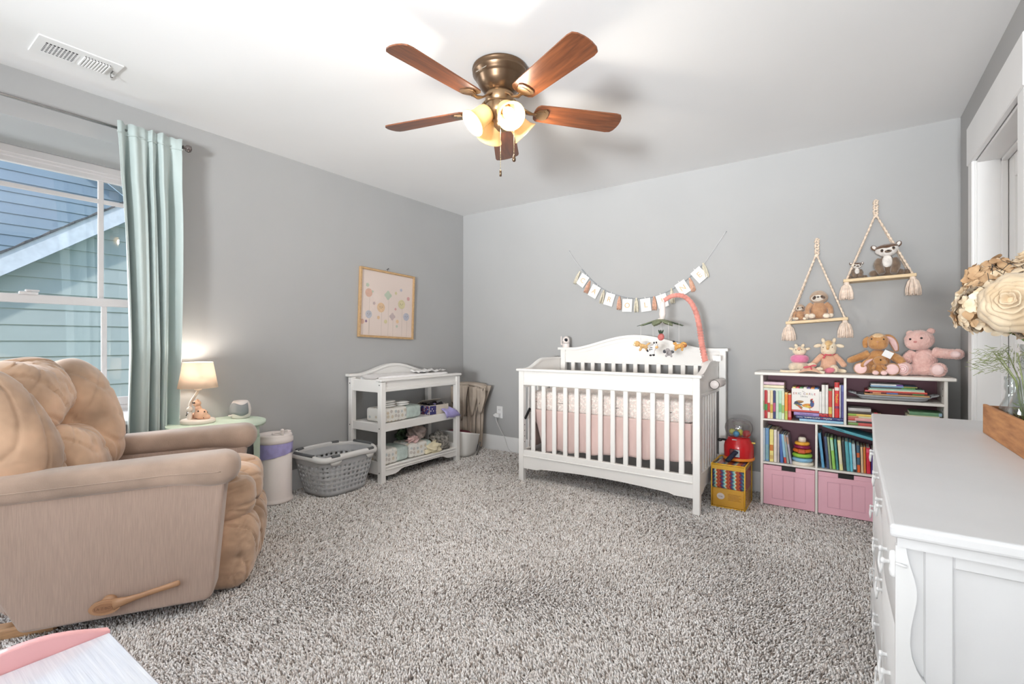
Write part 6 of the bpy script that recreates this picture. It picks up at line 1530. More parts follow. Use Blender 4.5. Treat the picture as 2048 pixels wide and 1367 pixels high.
m = MB(); m.tube(spline([(.040, -.008, .234), (.064, -.014, .218), (.081, -.022, .184), (.090, -.028, .150)], 6), [.005+.012*math.sin(PI*i/19) for i in range(19)], 8, sq=.4); obj('ear_lining', m, M('ear_pink_satin', (226, 188, 186), .5, .06, 20), er)
m = MB(); m.tube(spline([(-.045, -.005, .13), (-.09, -.015, .108), (-.135, -.03, .088)], 5), [.027-.0006*i for i in range(11)], 12); m.ell((-.138, -.031, .086), (.022, .022, .02)); merge('arm', m, BUN, bu, .005, 3, .005, .009)
m = MB(); m.tube(spline([(.045, -.005, .13), (.085, -.02, .108), (.112, -.04, .085)], 5), .026, 12); m.ell((.112, -.04, .084), (.025, .024, .024)); merge('arm', m, BUN, bu, .005, 3, .005, .009)
for x in (-.082, .072):
    m = MB(); m.tube(spline([(x*.3, -.01, .036), (x*.9, -.05, .036), (x, -.07, .038)], 4), .034, 12); m.ell((x, -.072, .038), (.040, .024, .039)); l_ = merge('leg', m, BUN, bu, .005, 3, .004, .009)
    m = MB(); m.ell((x, -.090, .038), (.033, .009, .032)); obj('foot_pad', m, PAD, l_)
m = MB(); m.box(-.024, -.0008, -.02, .024, .0008, .02, 0, Matrix.Translation((.050, -.064, .128)) @ Matrix.Rotation(R_(28), 4, 'Y')); obj('paper_tag', m, WHITE2, bu)
# little bunny in front
sbn = thing('small_bunny', 'small brown bunny plush sitting in front of the large bunny', 'plush toy', (c.x-.004, YT-.045, ZT), R_(8))
m = MB(); m.ell((0, 0, .035), (.028, .024, .036)); m.ell((.002, -.008, .088), (.030, .026, .027)); m.ell((.022, -.018, .080), (.022, .02, .018)); merge('body', m, BUN, sbn, .004, 3, .003, .009)
m = MB(); m.tube(spline([(-.022, 0, .104), (-.052, .002, .086), (-.074, .0, .060), (-.078, -.002, .045)], 5), [.005+.011*math.sin(PI*i/16) for i in range(16)], 10, sq=.5); er = merge('ear', m, BUN, sbn, .004, 1, 0)
m = MB(); m.tube(spline([(-.028, -.007, .098), (-.054, -.006, .080), (-.072, -.008, .055)], 5), [.002+.007*math.sin(PI*i/11) for i in range(11)], 8, sq=.4); obj('ear_lining', m, MATS['ear_pink_satin'], er)
m = MB(); m.ell((.006, -.034, .094), (.0045, .003, .0045)); obj('eye', m, EYE, sbn)
for x in (-.020, .021):
    m = MB(); m.tube([(x*.5, -.004, .018), (x, -.03, .018)], .015, 10); m.ell((x, -.032, .018), (.0175, .012, .017)); l_ = merge('leg', m, BUN, sbn, .004, 3, .002, .009)
    m = MB(); m.ell((x, -.043, .016), (.0165, .006, .013)); obj('foot_pad', m, PAD, l_)
    m = MB(); m.tube([(x*.9, -.01, .06), (x*1.4, -.028, .046)], .010, 8); m.ell((x*1.4, -.03, .045), (.011, .011, .011)); merge('arm', m, BUN, sbn, .004, 3, .002, .009)
# ring tower giraffe
GC = fur('giraffe_cream', (240, 228, 204), (230, 206, 176)); GP = fur('peach_body', (230, 186, 158), (214, 166, 138)); HP = fur('hot_pink_velour', (232, 142, 178), (222, 126, 164), b=.3); OCH = fur('ochre_patch', (222, 186, 134)); BEI = fur('beige_velour', (226, 208, 184), b=.3)
RIB = M('coral_ribbon', (216, 90, 104), .4, .05, 20)
c = atY(1598, 742, YT); rt = thing('ring_tower_giraffe', 'plush stacking toy with a giraffe head over pink and beige rings', 'plush toy', (c.x, YT+.04, ZT), R_(0))
m = MB(); m.lathe([(.03, .0), (.056, .008), (.067, .03), (.062, .052), (.04, .064), (.0, .066)], 32); obj('beige_ring', m, BEI, rt)
m = MB(); m.lathe([(.02, .064), (.045, .066), (.056, .085), (.052, .104), (.035, .115), (0, .117)], 32); obj('pink_ring', m, HP, rt)
m = MB(); m.ell((0, -.006, .142), (.042, .036, .032)); m.ell((0, -.018, .135), (.038, .03, .022)); merge('head', m, GC, rt, .004, 3, .002, .009)
m = MB(); m.ell((0, -.034, .155), (.012, .012, .014)); obj('forehead_patch', m, GP, rt)
m = MB(); m.ell((-.018, -.040, .150), (.003, .002, .003)); m.ell((.016, -.040, .152), (.003, .002, .003)); m.ell((0, -.048, .147), (.004, .002, .002)); obj('eye', m, EYE, rt)
for sx in (-1, 1):
    m = MB(); m.ell((sx*.046, 0, .156), (.018, .007, .009), rot=(0, -sx*.3, 0)); obj('ear', m, GC, rt); m = MB(); m.ell((sx*.02, 0, .178), (.010, .007, .013), rot=(0, sx*.5, 0)); obj('horn', m, GC, rt)
# seated giraffe
c = atY(1657, 744, YT); sg_ = thing('giraffe_plush', 'peach giraffe plush with coral neck ribbon sitting on the bookcase', 'plush toy', (c.x, YT+.04, ZT), R_(-4))
m = MB(); m.ell((0, 0, .065), (.045, .040, .068)); m.ell((0, 0, .035), (.052, .044, .034)); merge('body', m, GP, sg_, .005, 4, .003, .009)
m = MB(); m.ell((0, -.008, .165), (.046, .042, .048)); m.ell((0, -.022, .145), (.044, .034, .032)); merge('head', m, GC, sg_, .005, 4, .002, .009)
m = MB(); m.ell((.002, -.018, .190), (.026, .034, .026)); m.ell((.0, -.044, .168), (.012, .016, .016)); merge('forehead_patch', m, OCH, sg_, .004, 3, .002, .009)
m = MB(); m.ell((-.026, -.047, .168), (.003, .002, .003)); m.ell((.024, -.048, .170), (.003, .002, .003)); obj('eye', m, EYE, sg_)
m = MB(); m.ell((0, -.060, .158), (.008, .005, .006)); obj('nose', m, fur('tan_nose', (214, 164, 100), b=.2), sg_)
for sx in (-1, 1):
    m = MB(); m.ell((sx*.062, .002, .178), (.024, .007, .012), rot=(0, sx*.25, 0)); obj('ear', m, GC, sg_); m = MB(); m.ell((sx*.030, .0, .212), (.011, .010, .018), rot=(0, sx*.25, 0)); obj('horn', m, GC, sg_)
    m = MB(); m.tube(spline([(sx*.034, -.004, .118), (sx*.062, -.016, .085), (sx*.082, -.026, .058)], 5), [.018]*11, 10); m.ell((sx*.083, -.026, .056), (.019, .019, .018)); merge('arm', m, GP, sg_, .0045, 3, .002, .009)
m = MB(); torus(m, .036, .005, .122, 1); m.ell((-.010, -.042, .122), (.008, .005, .007)); m.tube([(-.012, -.042, .12), (-.026, -.044, .095)], .005, 6); m.tube([(-.005, -.043, .12), (.02, -.044, .118)], .005, 6); obj('ribbon', m, RIB, sg_)
m = MB(); m.tube(spline([(.03, -.02, .03), (.035, -.06, .030), (.03, -.075, .026)], 4), .026, 12); l_ = merge('leg', m, GC, sg_, .0045, 3, .002, .009)
m = MB(); m.ell((.012, -.088, .02), (.030, .014, .018), rot=(0, -.2, 0)); obj('hoof', m, fur('rose_hoof', (214, 122, 138), b=.3), l_)
m = MB(); m.tube([(.05, -.02, .02), (.085, -.045, .016)], .014, 10); m.ell((.088, -.047, .016), (.014, .012, .012)); merge('leg', m, GC, sg_, .0045, 3, .002, .009)
# lying lovey
c = atY(1618, 748, YT); lv_ = thing('lovey_plush', 'flat peach comforter plush with coral bow lying in front of the ring tower', 'plush toy', (c.x, YT-.075, ZT), 0)
m = MB(); rows = []
for j in range(9):
    v_ = j/8; rows.append([(-.055+.13*i/14, -.035+.08*v_, .001+.040*math.sin(PI*i/14)**.8*(.35+.65*math.sin(PI*v_))) for i in range(15)])
m.ribbon(rows); obj('blanket_body', m, GP, lv_, solid=.003)
m = MB(); m.tube(spline([(-.045, 0, .012), (-.09, .0, .008), (-.145, .004, .007), (-.16, .006, .010)], 5), [.010]*4+[.008]*8+[.007, .008, .009, .010], 10); m.tube([(.06, -.01, .010), (.09, -.02, .008)], .009, 8); obj('dangling_limb', m, GC, lv_)
m = MB(); m.ell((.02, .018, .052), (.026, .022, .016)); m.ell((.062, .0, .03), (.02, .012, .012)); obj('head', m, GC, lv_)
m = MB(); m.ell((.012, -.020, .044), (.006, .005, .006)); m.ell((-.010, -.020, .040), (.018, .005, .007), rot=(0, -.2, 0)); m.ell((.030, -.018, .050), (.016, .005, .006), rot=(0, -.1, 0)); m.tube([(.014, -.022, .042), (.020, -.026, .022)], .004, 6); obj('bow', m, RIB, lv_)
# ================= dresser =================
DW = M('dresser_white', (208, 208, 209), .42, .015, 5, bump=.08, bs=30)
DWB = M('dresser_window_lit', (214, 214, 214), .4, .01, 5)  # same paint a step lighter, window light put into the colour
dz = thing('dresser', 'white painted french style dresser along the right wall', 'dresser', (.30, 1.70, 0))
ox, oy = .30, 1.70
def outline(off=0):
    # serpentine front edge in plan, front faces -x
    pts = []
    y0, y1 = .972-oy-off, 2.438-oy+off
    n = 40
    for i in range(n+1):
        t = i/n; y = y0+(y1-y0)*t; x = .058+.028*t-ox-off-.006*math.sin(PI*t)**2
        pts.append((x, y))
    pts += [(WR-.004-ox, y1), (WR-.004-ox, y0)]
    return pts
m = MB(); m.prism(outline(0), 'z', .778, .80); o = obj('top', m, DW, dz); bv = o.modifiers.new('b', 'BEVEL'); bv.width = .006; bv.segments = 3; bv.limit_method = 'ANGLE'; bake(o)
m = MB(); m.prism(outline(-.010), 'z', .762, .779); obj('top_moulding', m, DW, dz)
# near end panel at y = .992: frame stiles and recessed panel
m = MB(); X = lambda x: x-ox; Y = lambda y: y-oy
m.box(X(.102), Y(.992), .08, X(.137), Y(1.014), .763, .002); m.box(X(.52), Y(.992), .08, X(.56), Y(1.014), .763, .002)
m.box(X(.137), Y(.992), .68+.06, X(.52), Y(1.014), .763, .002); m.box(X(.137), Y(.992), .08, X(.52), Y(1.014), .16, .002); obj('end_frame', m, DW, dz)
m = MB(); m.box(X(.13), Y(1.000), .1, X(.53), Y(1.010), .75, 0); obj('end_panel', m, DW, dz)
m = MB(); m.box(X(.10), Y(2.40), .08, X(.56), Y(2.42), .763, .002); obj('far_end_panel', m, DW, dz)
m = MB(); m.box(X(.54), Y(1.0), .08, X(.56), Y(2.42), .763, 0); obj('back_board', m, DW, dz)
# corner light edge put into a scroll-shaped board over the end strip
m = MB(); m.box(X(.070), Y(.9975), .08, X(.1022), Y(1.012), .7625, 0); obj('corner_strip', m, DW, dz)
sc_ = [(.066, .763), (.0795, .763), (.0805, .752), (.084, .735), (.0895, .715), (.0925, .697), (.0925, .680), (.089, .66), (.085, .635), (.084, .61), (.0865, .59), (.092, .572), (.0985, .560), (.103, .556), (.103, .545), (.095, .545), (.089, .542), (.084, .535), (.082, .528), (.090, .525), (.103, .522), (.103, .08), (.066, .08)]
m = MB(); m.prism([(X(a), b_) for a, b_ in sc_], 'y', Y(.984), Y(.9974)); o = obj('light_edge_board', m, DWB, dz)
m = MB(); m.prism([(X(a+.032), b_) for a, b_ in sc_], 'y', Y(2.42), Y(2.432)); obj('light_edge_board', m, DWB, dz)
# drawers, bowed fronts in three rows and two columns
def fx(y):  # front face x
    t = (y-.972)/(2.438-.972); return .078+.028*t-.010*math.sin(PI*((t*2) % 1))**2
PULL = M('pull_white', (222, 222, 222), .35, .03, 60)
for r_, (z0, z1) in enumerate(((.575, .755), (.345, .565), (.10, .335))):
    for c_ in range(2):
        ya, yb = (1.03, 1.695) if c_ == 0 else (1.715, 2.385)
        vs = []; n = 16
        m = MB(); rows = []
        for (dx, z) in ((.012, z0+.003), (0, z0+.012), (-.002, (z0+z1)/2), (0, z1-.012), (.012, z1-.003)):
            rows.append([(X(fx(ya+(yb-ya)*i/n)+dx), Y(ya+(yb-ya)*i/n), z) for i in range(n+1)])
        m.ribbon(rows); m.v = m.v; dro = obj('drawer', m, DWB, dz, solid=.012)
        for k in (.22, .78):
            yc = ya+(yb-ya)*k; xf = fx(yc); zc = (z0+z1)/2
            m = MB()
            for s in (-1, 1):
                m.lathe([(.013, 0), (.010, .002), (.004, .004), (.0035, .014), (.006, .017), (.005, .021), (0, .022)], 12, Matrix.Translation((X(xf), Y(yc+s*.032), zc+.012)) @ Matrix.Rotation(-PI/2, 4, 'Y'))
                m.ell((X(xf-.002), Y(yc+s*.032), zc+.030), (.003, .008, .014)); m.ell((X(xf-.002), Y(yc+s*.032), zc-.010), (.003, .006, .012))
            m.tube(spline([(X(xf-.018), Y(yc-.032), zc+.012), (X(xf-.021), Y(yc-.026), zc-.012), (X(xf-.020), Y(yc), zc-.020), (X(xf-.021), Y(yc+.026), zc-.012), (X(xf-.018), Y(yc+.032), zc+.012)], 5), .0026, 8)
            obj('drawer_pull', m, PULL, dro)
m = MB(); 
for z in (.565, .335): m.box(X(.088), Y(1.0), z-.001, X(.11), Y(2.4), z+.011, .001)
m.box(X(.088), Y(1.0), .755, X(.12), Y(2.4), .765, .001); m.box(X(.088), Y(1.696), .08, X(.12), Y(1.714), .76, .001); m.box(X(.086), Y(1.0), .08, X(.12), Y(1.03), .76, .002); m.box(X(.09), Y(2.385), .08, X(.12), Y(2.41), .76, .002)
obj('front_frame', m, DWB, dz)
# fluted bun on the corner, right under the top
m = MB(); m.lathe([(.003, 0), (.0065, .004), (.0075, .012), (.006, .024), (.0075, .032), (.006, .042), (.002, .045)], 16, Matrix.Translation((X(.0655), Y(1.0), .705))); m.cyl((X(.066), Y(.982), .735), (X(.080), Y(.980), .733), .0022, n=8); obj('corner_knob', m, PULL, dz)
m = MB(); pol = [(Y(1.0), .10), (Y(1.0), .0)] + [(Y(1.0)+.05, .0), (Y(1.0)+.07, .05), (Y(1.0)+.16, .075), (Y(1.7)-.1, .07), (Y(1.7), .045), (Y(1.7)+.1, .07), (Y(2.41)-.16, .075), (Y(2.41)-.07, .05), (Y(2.41)-.05, 0), (Y(2.41), 0), (Y(2.41), .10)]
m.prism(pol, 'x', X(.082), X(.10)); obj('base_apron', m, DWB, dz)
for (x, y) in ((.10, 1.0), (.52, 1.0), (.10, 2.38), (.52, 2.38)):
    m = MB(); m.box(X(x), Y(y), -.008, X(x)+.035, Y(y)+.035, .1, .004); obj('foot', m, DW, dz)

# planter with bottles and flowers
pl = thing('wooden_planter', 'long natural wood trough planter on the white dresser', 'planter', (.43, 1.78, .80))
CED = M('cedar_board', (190, 134, 84), .6, .3, 7, c2=(150, 96, 54), stretch=(1, 1.2, 9), bump=.2, bs=60, bstretch=(1, .3, 3))
for nm2, a in (('side_board', (-.069, -.34, 0, -.059, .34, .092)), ('side_board', (.059, -.34, 0, .069, .34, .092)), ('end_board', (-.059, .33, 0, .059, .34, .088)), ('end_board', (-.059, -.34, 0, .059, -.33, .088)), ('bottom_board', (-.059, -.33, 0, .059, .33, .008))):
    m = MB(); m.box(*a, .0015); obj(nm2, m, CED, pl)
CG = glass('bottle_glass', (.93, .95, .95), .5, .03)
def bottle(x, y, s, label, h=1.0):
    t = thing('glass_bottle', label, 'bottle', (x, y, .809), 0, 'clear glass bottles in the wooden planter'); t.scale = (s, s, s*h)
    m = MB(); m.lathe([(0, .002), (.030, .0), (.036, .01), (.040, .045), (.038, .07), (.026, .11), (.015, .145), (.013, .165), (.016, .178), (.0165, .190), (.0145, .205), (.017, .215), (.0165, .225)], 28, cap=False); obj('bottle', m, CG, t, solid=.0018)
    return t
bottle(.415, 2.06, 1.0, 'clear glass bottle nearest the back end of the planter', .78)
bottle(.425, 1.93, 1.22, 'tall clear glass bottle under the hydrangea bouquet', 1.0)
bottle(.45, 1.80, 1.1, 'clear glass bottle at the frame edge of the planter', 1.0)
# flowers
PET = M('hydrangea_petal', (232, 220, 198), .8, .12, 22, c2=(208, 180, 142), sheen=.2); PET2 = M('rose_petal', (222, 204, 176), .8, .10, 14, c2=(198, 172, 138), sheen=.2); PET3 = M('brown_petal', (204, 172, 134), .8, .2, 20, c2=(172, 136, 100))
GRN = M('stem_green', (96, 122, 66), .6, .2, 20); LACE = M('lace_moss', (150, 160, 112), .9, .2, 30)
def petal(mb, c, nrm, rad, up, cup=.35, n=6, wav=.12, rd=random):
    nrm = Vector(nrm).normalized(); a = nrm.orthogonal().normalized(); b = nrm.cross(a); ph = rd.uniform(0, 6); c = Vector(c)
    rot = rd.uniform(0, 6.28)
    # one curved petal leaving the centre
    d = (a*math.cos(up)+b*math.sin(up)); sd = nrm.cross(d); rows = []
    for j in range(4):
        t = j/3; w = rad*(.25+.8*math.sin(PI*min(.98, .15+.62*t)))*.62
        rows.append([c+d*(rad*t)+sd*(w*k)+nrm*(rad*(cup*t*t+wav*math.sin(ph+k*2.2+t*3)*t+.12*abs(k)*(1-t))) for k in (-1, -.45, .45, 1)])
    mb.ribbon([[tuple(p) for p in r] for r in rows])
def hydrangea(label, c, R0, seed, mats, ok=lambda d: True, nfl=120):
    rd = random.Random(seed); t = thing('hydrangea', label, 'flower', c, 0, 'hydrangea heads in the bouquet')
    k = 0
    for i in range(nfl):
        z = 1-2*(i+.5)/nfl; a = i*2.39996; r = math.sqrt(1-z*z); d = Vector((r*math.cos(a), r*math.sin(a), z))
        d = (d+Vector((rd.uniform(-.12, .12), rd.uniform(-.12, .12), rd.uniform(-.12, .12)))).normalized()
        if z < -.75: continue
        p = d*R0*rd.uniform(.84, 1.04); m = MB()
        for q in range(4): petal(m, p, d+Vector((rd.uniform(-.3, .3), rd.uniform(-.3, .3), rd.uniform(-.3, .3))), rd.uniform(.017, .023), q*PI/2+rd.uniform(-.2, .2), rd.uniform(-.25, .3), wav=.18, rd=rd)
        obj('floret', m, mats[0] if rd.random() < .8 else mats[1], t, sub=1); k += 1
    m = MB(); m.ell((0, 0, 0), (R0*.72, R0*.72, R0*.7)); obj('flower_core', m, PET3, t)
    bxy = (.425-c[0], 1.93-c[1]) if c[1] > 1.91 else (.45-c[0], 1.80-c[1])
    m = MB(); m.tube(spline([(0, 0, -R0*.6), (bxy[0], bxy[1], 1.07-c[2]), (bxy[0]+.004, bxy[1]-.006, .86-c[2])], 5), .0022, 6); obj('stem', m, GRN, t)
    return t
hydrangea('cream hydrangea head at the left of the bouquet', (.352, 1.93, 1.185), .086, 1, (PET, PET3))
hydrangea('tan hydrangea head at the upper back of the bouquet', (.368, 1.98, 1.262), .072, 2, (PET3, PET))
hydrangea('cream hydrangea head low under the rose', (.445, 1.90, 1.155), .072, 3, (PET, PET3), nfl=90)
def rose(label, c, R0, ax, seed):
    rd = random.Random(seed); t = thing('fabric_rose', label, 'flower', c, 0, 'fabric roses in the bouquet')
    ax = Vector(ax).normalized(); a = ax.orthogonal().normalized(); b = ax.cross(a)
    layers = ((.14, 4, .30, .55), (.26, 5, .25, .50), (.42, 6, .18, .42), (.60, 7, .06, .34), (.82, 7, -.10, .20), (1.0, 8, -.30, .02))
    for li, (rr, n_, back, h) in enumerate(layers):
        for q in range(n_):
            an = 2*PI*q/n_+li*.55+rd.uniform(-.1, .1); m = MB(); rows = []
            for j in range(6):
                tt = j/5; row = []
                for k in range(7):
                    u = (k/6-.5); aa = an+u*(2*PI/n_)*1.55
                    rad = R0*(rr*(.35+.65*tt)+(.10+.12*rr)*tt*tt*(1-1.3*abs(u)))
                    hh = R0*(back*.2+h*tt*(1-.9*u*u)-.55*rr*tt*tt*(.4+.2*li/5)+.03*math.sin(9*u+j+q))
                    row.append(tuple((a*math.cos(aa)+b*math.sin(aa))*rad+ax*hh))
                rows.append(row)
            m.ribbon(rows); obj('petal', m, PET2, t, solid=.0012)
    m = MB(); m.ell((0, 0, 0), (R0*.3, R0*.3, R0*.3)); obj('flower_core', m, PET2, t); m = MB(); m.tube(spline([tuple(-ax*R0*.2), (.445-c[0], 1.81-c[1], 1.04-c[2]), (.45-c[0], 1.80-c[1], .86-c[2])], 4), .0022, 6); obj('stem', m, GRN, t)
rose('large beige fabric rose facing the room at the right of the bouquet', (.362, 1.785, 1.198), .070, (-.45, -.85, .12), 4)
rose('beige fabric rose standing behind at the top of the bouquet', (.425, 1.925, 1.315), .058, (-.5, -.25, .9), 6)
# dark sprigs and lace foliage
m = MB(); rd = random.Random(8)
for i in range(26):
    p = Vector((.355+rd.uniform(-.03, .05), 1.93+rd.uniform(-.06, .04), 1.275+rd.uniform(-.02, .03))); q = p+Vector((rd.uniform(-.03, .02), rd.uniform(-.02, .02), rd.uniform(.0, .03))); m.tube([p, q], .0008, 5)
o = obj('dark_sprig', m, M('sprig_dark', (52, 50, 48), .8)); tag(o, 'dark twiggy sprigs tucked between the bouquet flowers', 'twigs', kind='stuff')
m = MB()
for i in range(260):
    a = rd.uniform(0, 6.28); r = rd.uniform(.01, .085); p = Vector((.395+r*math.cos(a), 1.93+r*math.sin(a)*1.2, 1.05+rd.uniform(-.035, .035)-.25*r)); d = Vector((math.cos(a), math.sin(a), rd.uniform(-.8, .5))).normalized()*rd.uniform(.015, .035)
    m.tube([p, p+d*.5+Vector((0, 0, rd.uniform(-.006, .006))), p+d], .0006, 4, cap=False)
for i in range(7):
    a = i*.9; m.tube([(.42+.004*math.cos(a), 1.93+.004*math.sin(a), .83), (.41+.015*math.cos(a), 1.93+.015*math.sin(a), .98), (.40+.05*math.cos(a), 1.93+.05*math.sin(a), 1.06)], .0016, 5)
o = obj('lace_foliage', m, LACE); tag(o, 'pale green lacy foliage hanging below the flowers', 'foliage', kind='stuff')
m = MB()
for i in range(220):
    a = rd.uniform(0, 6.28); r = rd.uniform(0, .034); z = rd.uniform(.83, .93); p = Vector((.425+r*math.cos(a), 1.93+r*math.sin(a), z)); d = Vector((rd.uniform(-1, 1), rd.uniform(-1, 1), rd.uniform(-1, 1))).normalized()*.014
    m.tube([p, p+d], .0007, 4, cap=False)
o = obj('moss_filling', m, M('moss_green', (148, 168, 96), .9, .2, 40)); tag(o, 'green moss filling inside the tall glass bottle', 'moss', kind='stuff')

# ================= ceiling fan =================
FC = Vector((-1.40, 1.90, CE))
fan = thing('ceiling_fan', 'five blade flush mount ceiling fan with four lit glass shades', 'ceiling fan', FC)
BRZ = M('antique_bronze', (116, 94, 74), .28, .06, 14, metal=.85); BRZL = M('bronze_light', (150, 122, 92), .3, .06, 14, metal=.8)
m = MB(); m.lathe([(.128, 0), (.134, -.004), (.136, -.014), (.130, -.020), (.134, -.026), (.133, -.036), (.124, -.044), (.122, -.052), (.116, -.058), (.112, -.064), (.104, -.085), (.088, -.108), (.068, -.124), (.06, -.128)], 56); obj('motor_housing', m, BRZ, fan)
m = MB(); m.lathe([(.058, -.126), (.070, -.130), (.072, -.140), (.072, -.172), (.066, -.180), (.064, -.182)], 40); obj('blade_hub', m, BRZL, fan)
m = MB(); m.lathe([(.066, -.182), (.068, -.186), (.066, -.225), (.056, -.240), (.034, -.252), (.028, -.27), (.03, -.285), (.016, -.30), (.008, -.31), (0, -.312)], 40); obj('light_kit', m, BRZL, fan)
a_ = R_(-100)
text('Harbor Breeze', .0125, M('brand_silver', (200, 192, 180), .4, metal=.5), fan, (.1195*math.cos(a_), .1195*math.sin(a_)-.004, -.052), (PI/2-.25, 0, a_+PI/2+.0), ext=.0003)
WALN = bpy.data.materials.new('walnut_blade'); WALN.use_nodes = True; n = WALN.node_tree; b = n.nodes['Principled BSDF']
tc = n.nodes.new('ShaderNodeTexCoord'); mp = n.nodes.new('ShaderNodeMapping'); mp.inputs['Scale'].default_value = (2.2, 22, 1); n.links.new(tc.outputs['Object'], mp.inputs[0])
no = n.nodes.new('ShaderNodeTexNoise'); no.inputs['Scale'].default_value = 2.2; no.inputs['Detail'].default_value = 8; no.inputs['Distortion'].default_value = .6; n.links.new(mp.outputs[0], no.inputs[0])
rp = n.nodes.new('ShaderNodeValToRGB'); rp.color_ramp.elements[0].position = .3; rp.color_ramp.elements[0].color = (*lin((84, 46, 27)), 1); rp.color_ramp.elements[1].position = .72; rp.color_ramp.elements[1].color = (*lin((138, 80, 46)), 1)
n.links.new(no.outputs[0], rp.inputs[0]); n.links.new(rp.outputs[0], b.inputs['Base Color']); b.inputs['Roughness'].default_value = .32; b.inputs['Coat Weight'].default_value = .2
BZ = -.198
blade0 = None
for k in range(5):
    if blade0 is None:
        m = MB()
        out = [(.185, -.045), (.20, -.058), (.24, -.061), (.60, -.073), (.625, -.068), (.638, -.05), (.645, -.02), (.646, 0)]
        pol = out+[(x, -y) for x, y in out[::-1][1:]]
        pol = pol+[(.180, .03), (.176, 0), (.180, -.03)]
        Tt = Matrix.Translation((0, 0, BZ)) @ Matrix.Rotation(R_(-12), 4, 'X')
        m.prism(pol, 'z', -.003, .003, Tt); blade0 = obj('blade', m, WALN, fan); 
        m = MB(); rows = []
        pts = spline([(.066, 0, -.150), (.095, 0, -.168), (.13, 0, -.196), (.165, 0, -.206), (.19, 0, BZ-.008)], 4)
        for i, p in enumerate(pts):
            w_ = .012+.004*math.cos(i*.7); rows.append([(p.x, -w_, p.z), (p.x, w_, p.z)])
        m.ribbon(rows)
        sh = [(.185, -.012), (.20, -.030), (.232, -.042), (.246, -.030), (.25, 0), (.246, .030), (.232, .042), (.20, .030), (.185, .012)]
        iron = obj('blade_iron', m, BRZL, blade0, solid=.007)
        m = MB(); m.prism(sh, 'z', -.009, -.0032, Tt); m.prism([(.19+(x-.19)*.75, y*.72) for x, y in sh], 'z', -.011, -.009, Tt); obj('mounting_plate', m, BRZL, blade0)
        ref = blade0
    else:
        ref = copy_tree(blade0, fan)
    ref.rotation_euler = (0, 0, R_(50+72*k))
SHG = bpy.data.materials.new('amber_frosted_glass'); SHG.use_nodes = True; n = SHG.node_tree; b = n.nodes['Principled BSDF']
b.inputs['Base Color'].default_value = (*lin((250, 226, 170)), 1); b.inputs['Roughness'].default_value = .25
tl = n.nodes.new('ShaderNodeBsdfTranslucent'); tl.inputs[0].default_value = (*lin((255, 240, 205)), 1); mx = n.nodes.new('ShaderNodeMixShader'); mx.inputs[0].default_value = .22
nz_ = n.nodes.new('ShaderNodeTexNoise'); nz_.inputs['Scale'].default_value = 25; mr = n.nodes.new('ShaderNodeValToRGB'); mr.color_ramp.elements[0].color = (*lin((250, 224, 176)), 1); mr.color_ramp.elements[1].color = (*lin((255, 244, 222)), 1); n.links.new(nz_.outputs[0], mr.inputs[0]); n.links.new(mr.outputs[0], tl.inputs[0])
n.links.new(b.outputs[0], mx.inputs[1]); n.links.new(tl.outputs[0], mx.inputs[2]); n.links.new(mx.outputs[0], n.nodes['Material Output'].inputs[0])
BULB = M('bulb_glow', (255, 236, 200), .4, emit=(255, 236, 205), es=2.2)
sh0 = None
for k in range(4):
    if sh0 is None:
        Ts = Matrix.Translation((.050, 0, -.215)) @ Matrix.Rotation(R_(180-48), 4, 'Y')   # local +z points outward and down
        m = MB(); m.lathe([(.020, -.012), (.026, .0), (.028, .018), (.022, .024)], 24, Ts); sh0 = obj('lamp_socket', m, BRZL, fan)
        m = MB(); m.lathe([(.027, .014), (.040, .022), (.046, .040), (.046, .075), (.050, .098), (.060, .115), (.066, .120), (.067, .124)], 36, Ts, cap=False); s = obj('glass_shade', m, SHG, sh0, solid=.0028)
        m = MB(); m.lathe([(0, .02), (.012, .022), (.013, .04), (.024, .06), (.028, .078), (.022, .094), (.010, .102), (0, .103)], 20, Ts); obj('bulb', m, BULB, sh0)
        ref = sh0
    else: ref = copy_tree(sh0, fan)
    ref.rotation_euler = (0, 0, R_(-31+90*k))
    p = Matrix.Rotation(R_(-31+90*k), 4, 'Z') @ (Matrix.Translation((.050, 0, -.215)) @ Matrix.Rotation(R_(132), 4, 'Y') @ Vector((0, 0, .118)))
    l = bpy.data.lights.new('fan_bulb_light', 'POINT'); l.energy = 10; l.color = (1, .90, .78); l.shadow_soft_size = .03
    o = bpy.data.objects.new('fan_bulb_light', l); COL.objects.link(o); o.location = p; o.parent = fan
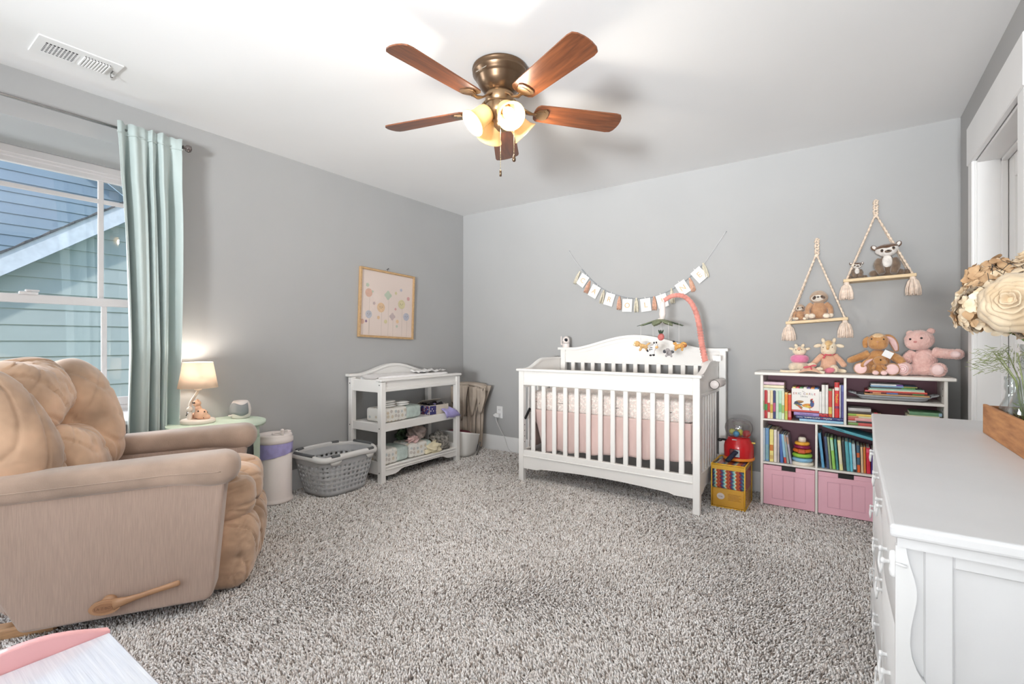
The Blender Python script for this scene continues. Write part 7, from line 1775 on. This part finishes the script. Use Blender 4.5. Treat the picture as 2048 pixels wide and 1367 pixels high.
for (px_, py_, y_) in ((1001, 346, 1.82), (1028, 318, 1.84)):
    q = atY(px_, py_, y_)-FC; m = MB(); m.cyl((q.x, q.y, -.21), (q.x, q.y, q.z+.01), .0012, n=5)
    nb = int((-.21-q.z-.01)/.012)
    for i in range(nb): m.ell((q.x, q.y, -.21-i*.012), (.0018, .0018, .0018), nu=6, nv=4)
    ch = obj('pull_chain', m, M('chain_brass', (200, 186, 150), .3, metal=.8), fan)
    m = MB()
    if px_ == 1028: m.lathe([(.002, .022), (.004, .016), (.009, -.002), (.008, -.010), (.003, -.014), (0, -.015)], 14, Matrix.Translation(q))
    else: m.lathe([(.002, .014), (.005, .012), (.0055, .002), (.0055, -.016), (0, -.017)], 12, Matrix.Translation(q))
    obj('pull_fob', m, BRZ, ch)

# ================= play table in the foreground =================
pt = thing('play_table', 'low white wood-grain play table with pink curved end board', 'play table', (-1.229, .33, 0))
PW = M('white_woodgrain', (214, 215, 220), .28, .05, 3, c2=(198, 200, 208), stretch=(3, 60, 1), bump=.35, bs=5, bstretch=(1, 40, 1), bd=.002, coat=.3); PK2 = M('pink_board', (232, 172, 172), .35, .02, 4)
m = MB(); m.box(.0, -.62, .470, .80, 0, .500, .003); obj('table_top', m, PW, pt)
m = MB(); pol = [(0, .38), (0, .503)]
for i in range(31):
    t = i/30; y = -.62*t; z = .503+.052*math.sin(PI*min(1, (t*1.9)))**.8 if t < .5 else .503+.006
    z = .503+.034*(math.sin(min(1, t/.20)*PI/2))-.034*(0 if t < .22 else (.5-.5*math.cos(PI*min(1, (t-.22)/.30))))*1.0
    pol.append((y, z))
pol += [(-.62, .38)]
m.prism(pol, 'x', -.018, .0); o = obj('end_board', m, PK2, pt); bv = o.modifiers.new('b', 'BEVEL'); bv.width = .004; bv.segments = 3; bv.limit_method = 'ANGLE'; bake(o)
m = MB(); m.box(.0, -.60, .38, .78, -.585, .47, .002); m.box(.0, -.035, .38, .78, -.02, .47, .002); obj('apron', m, PW, pt)
for x in (.005, .74):
    for y in (-.60, -.06):
        m = MB(); m.box(x, y, -.008, x+.045, y+.045, .47, .004); obj('leg', m, PW, pt)
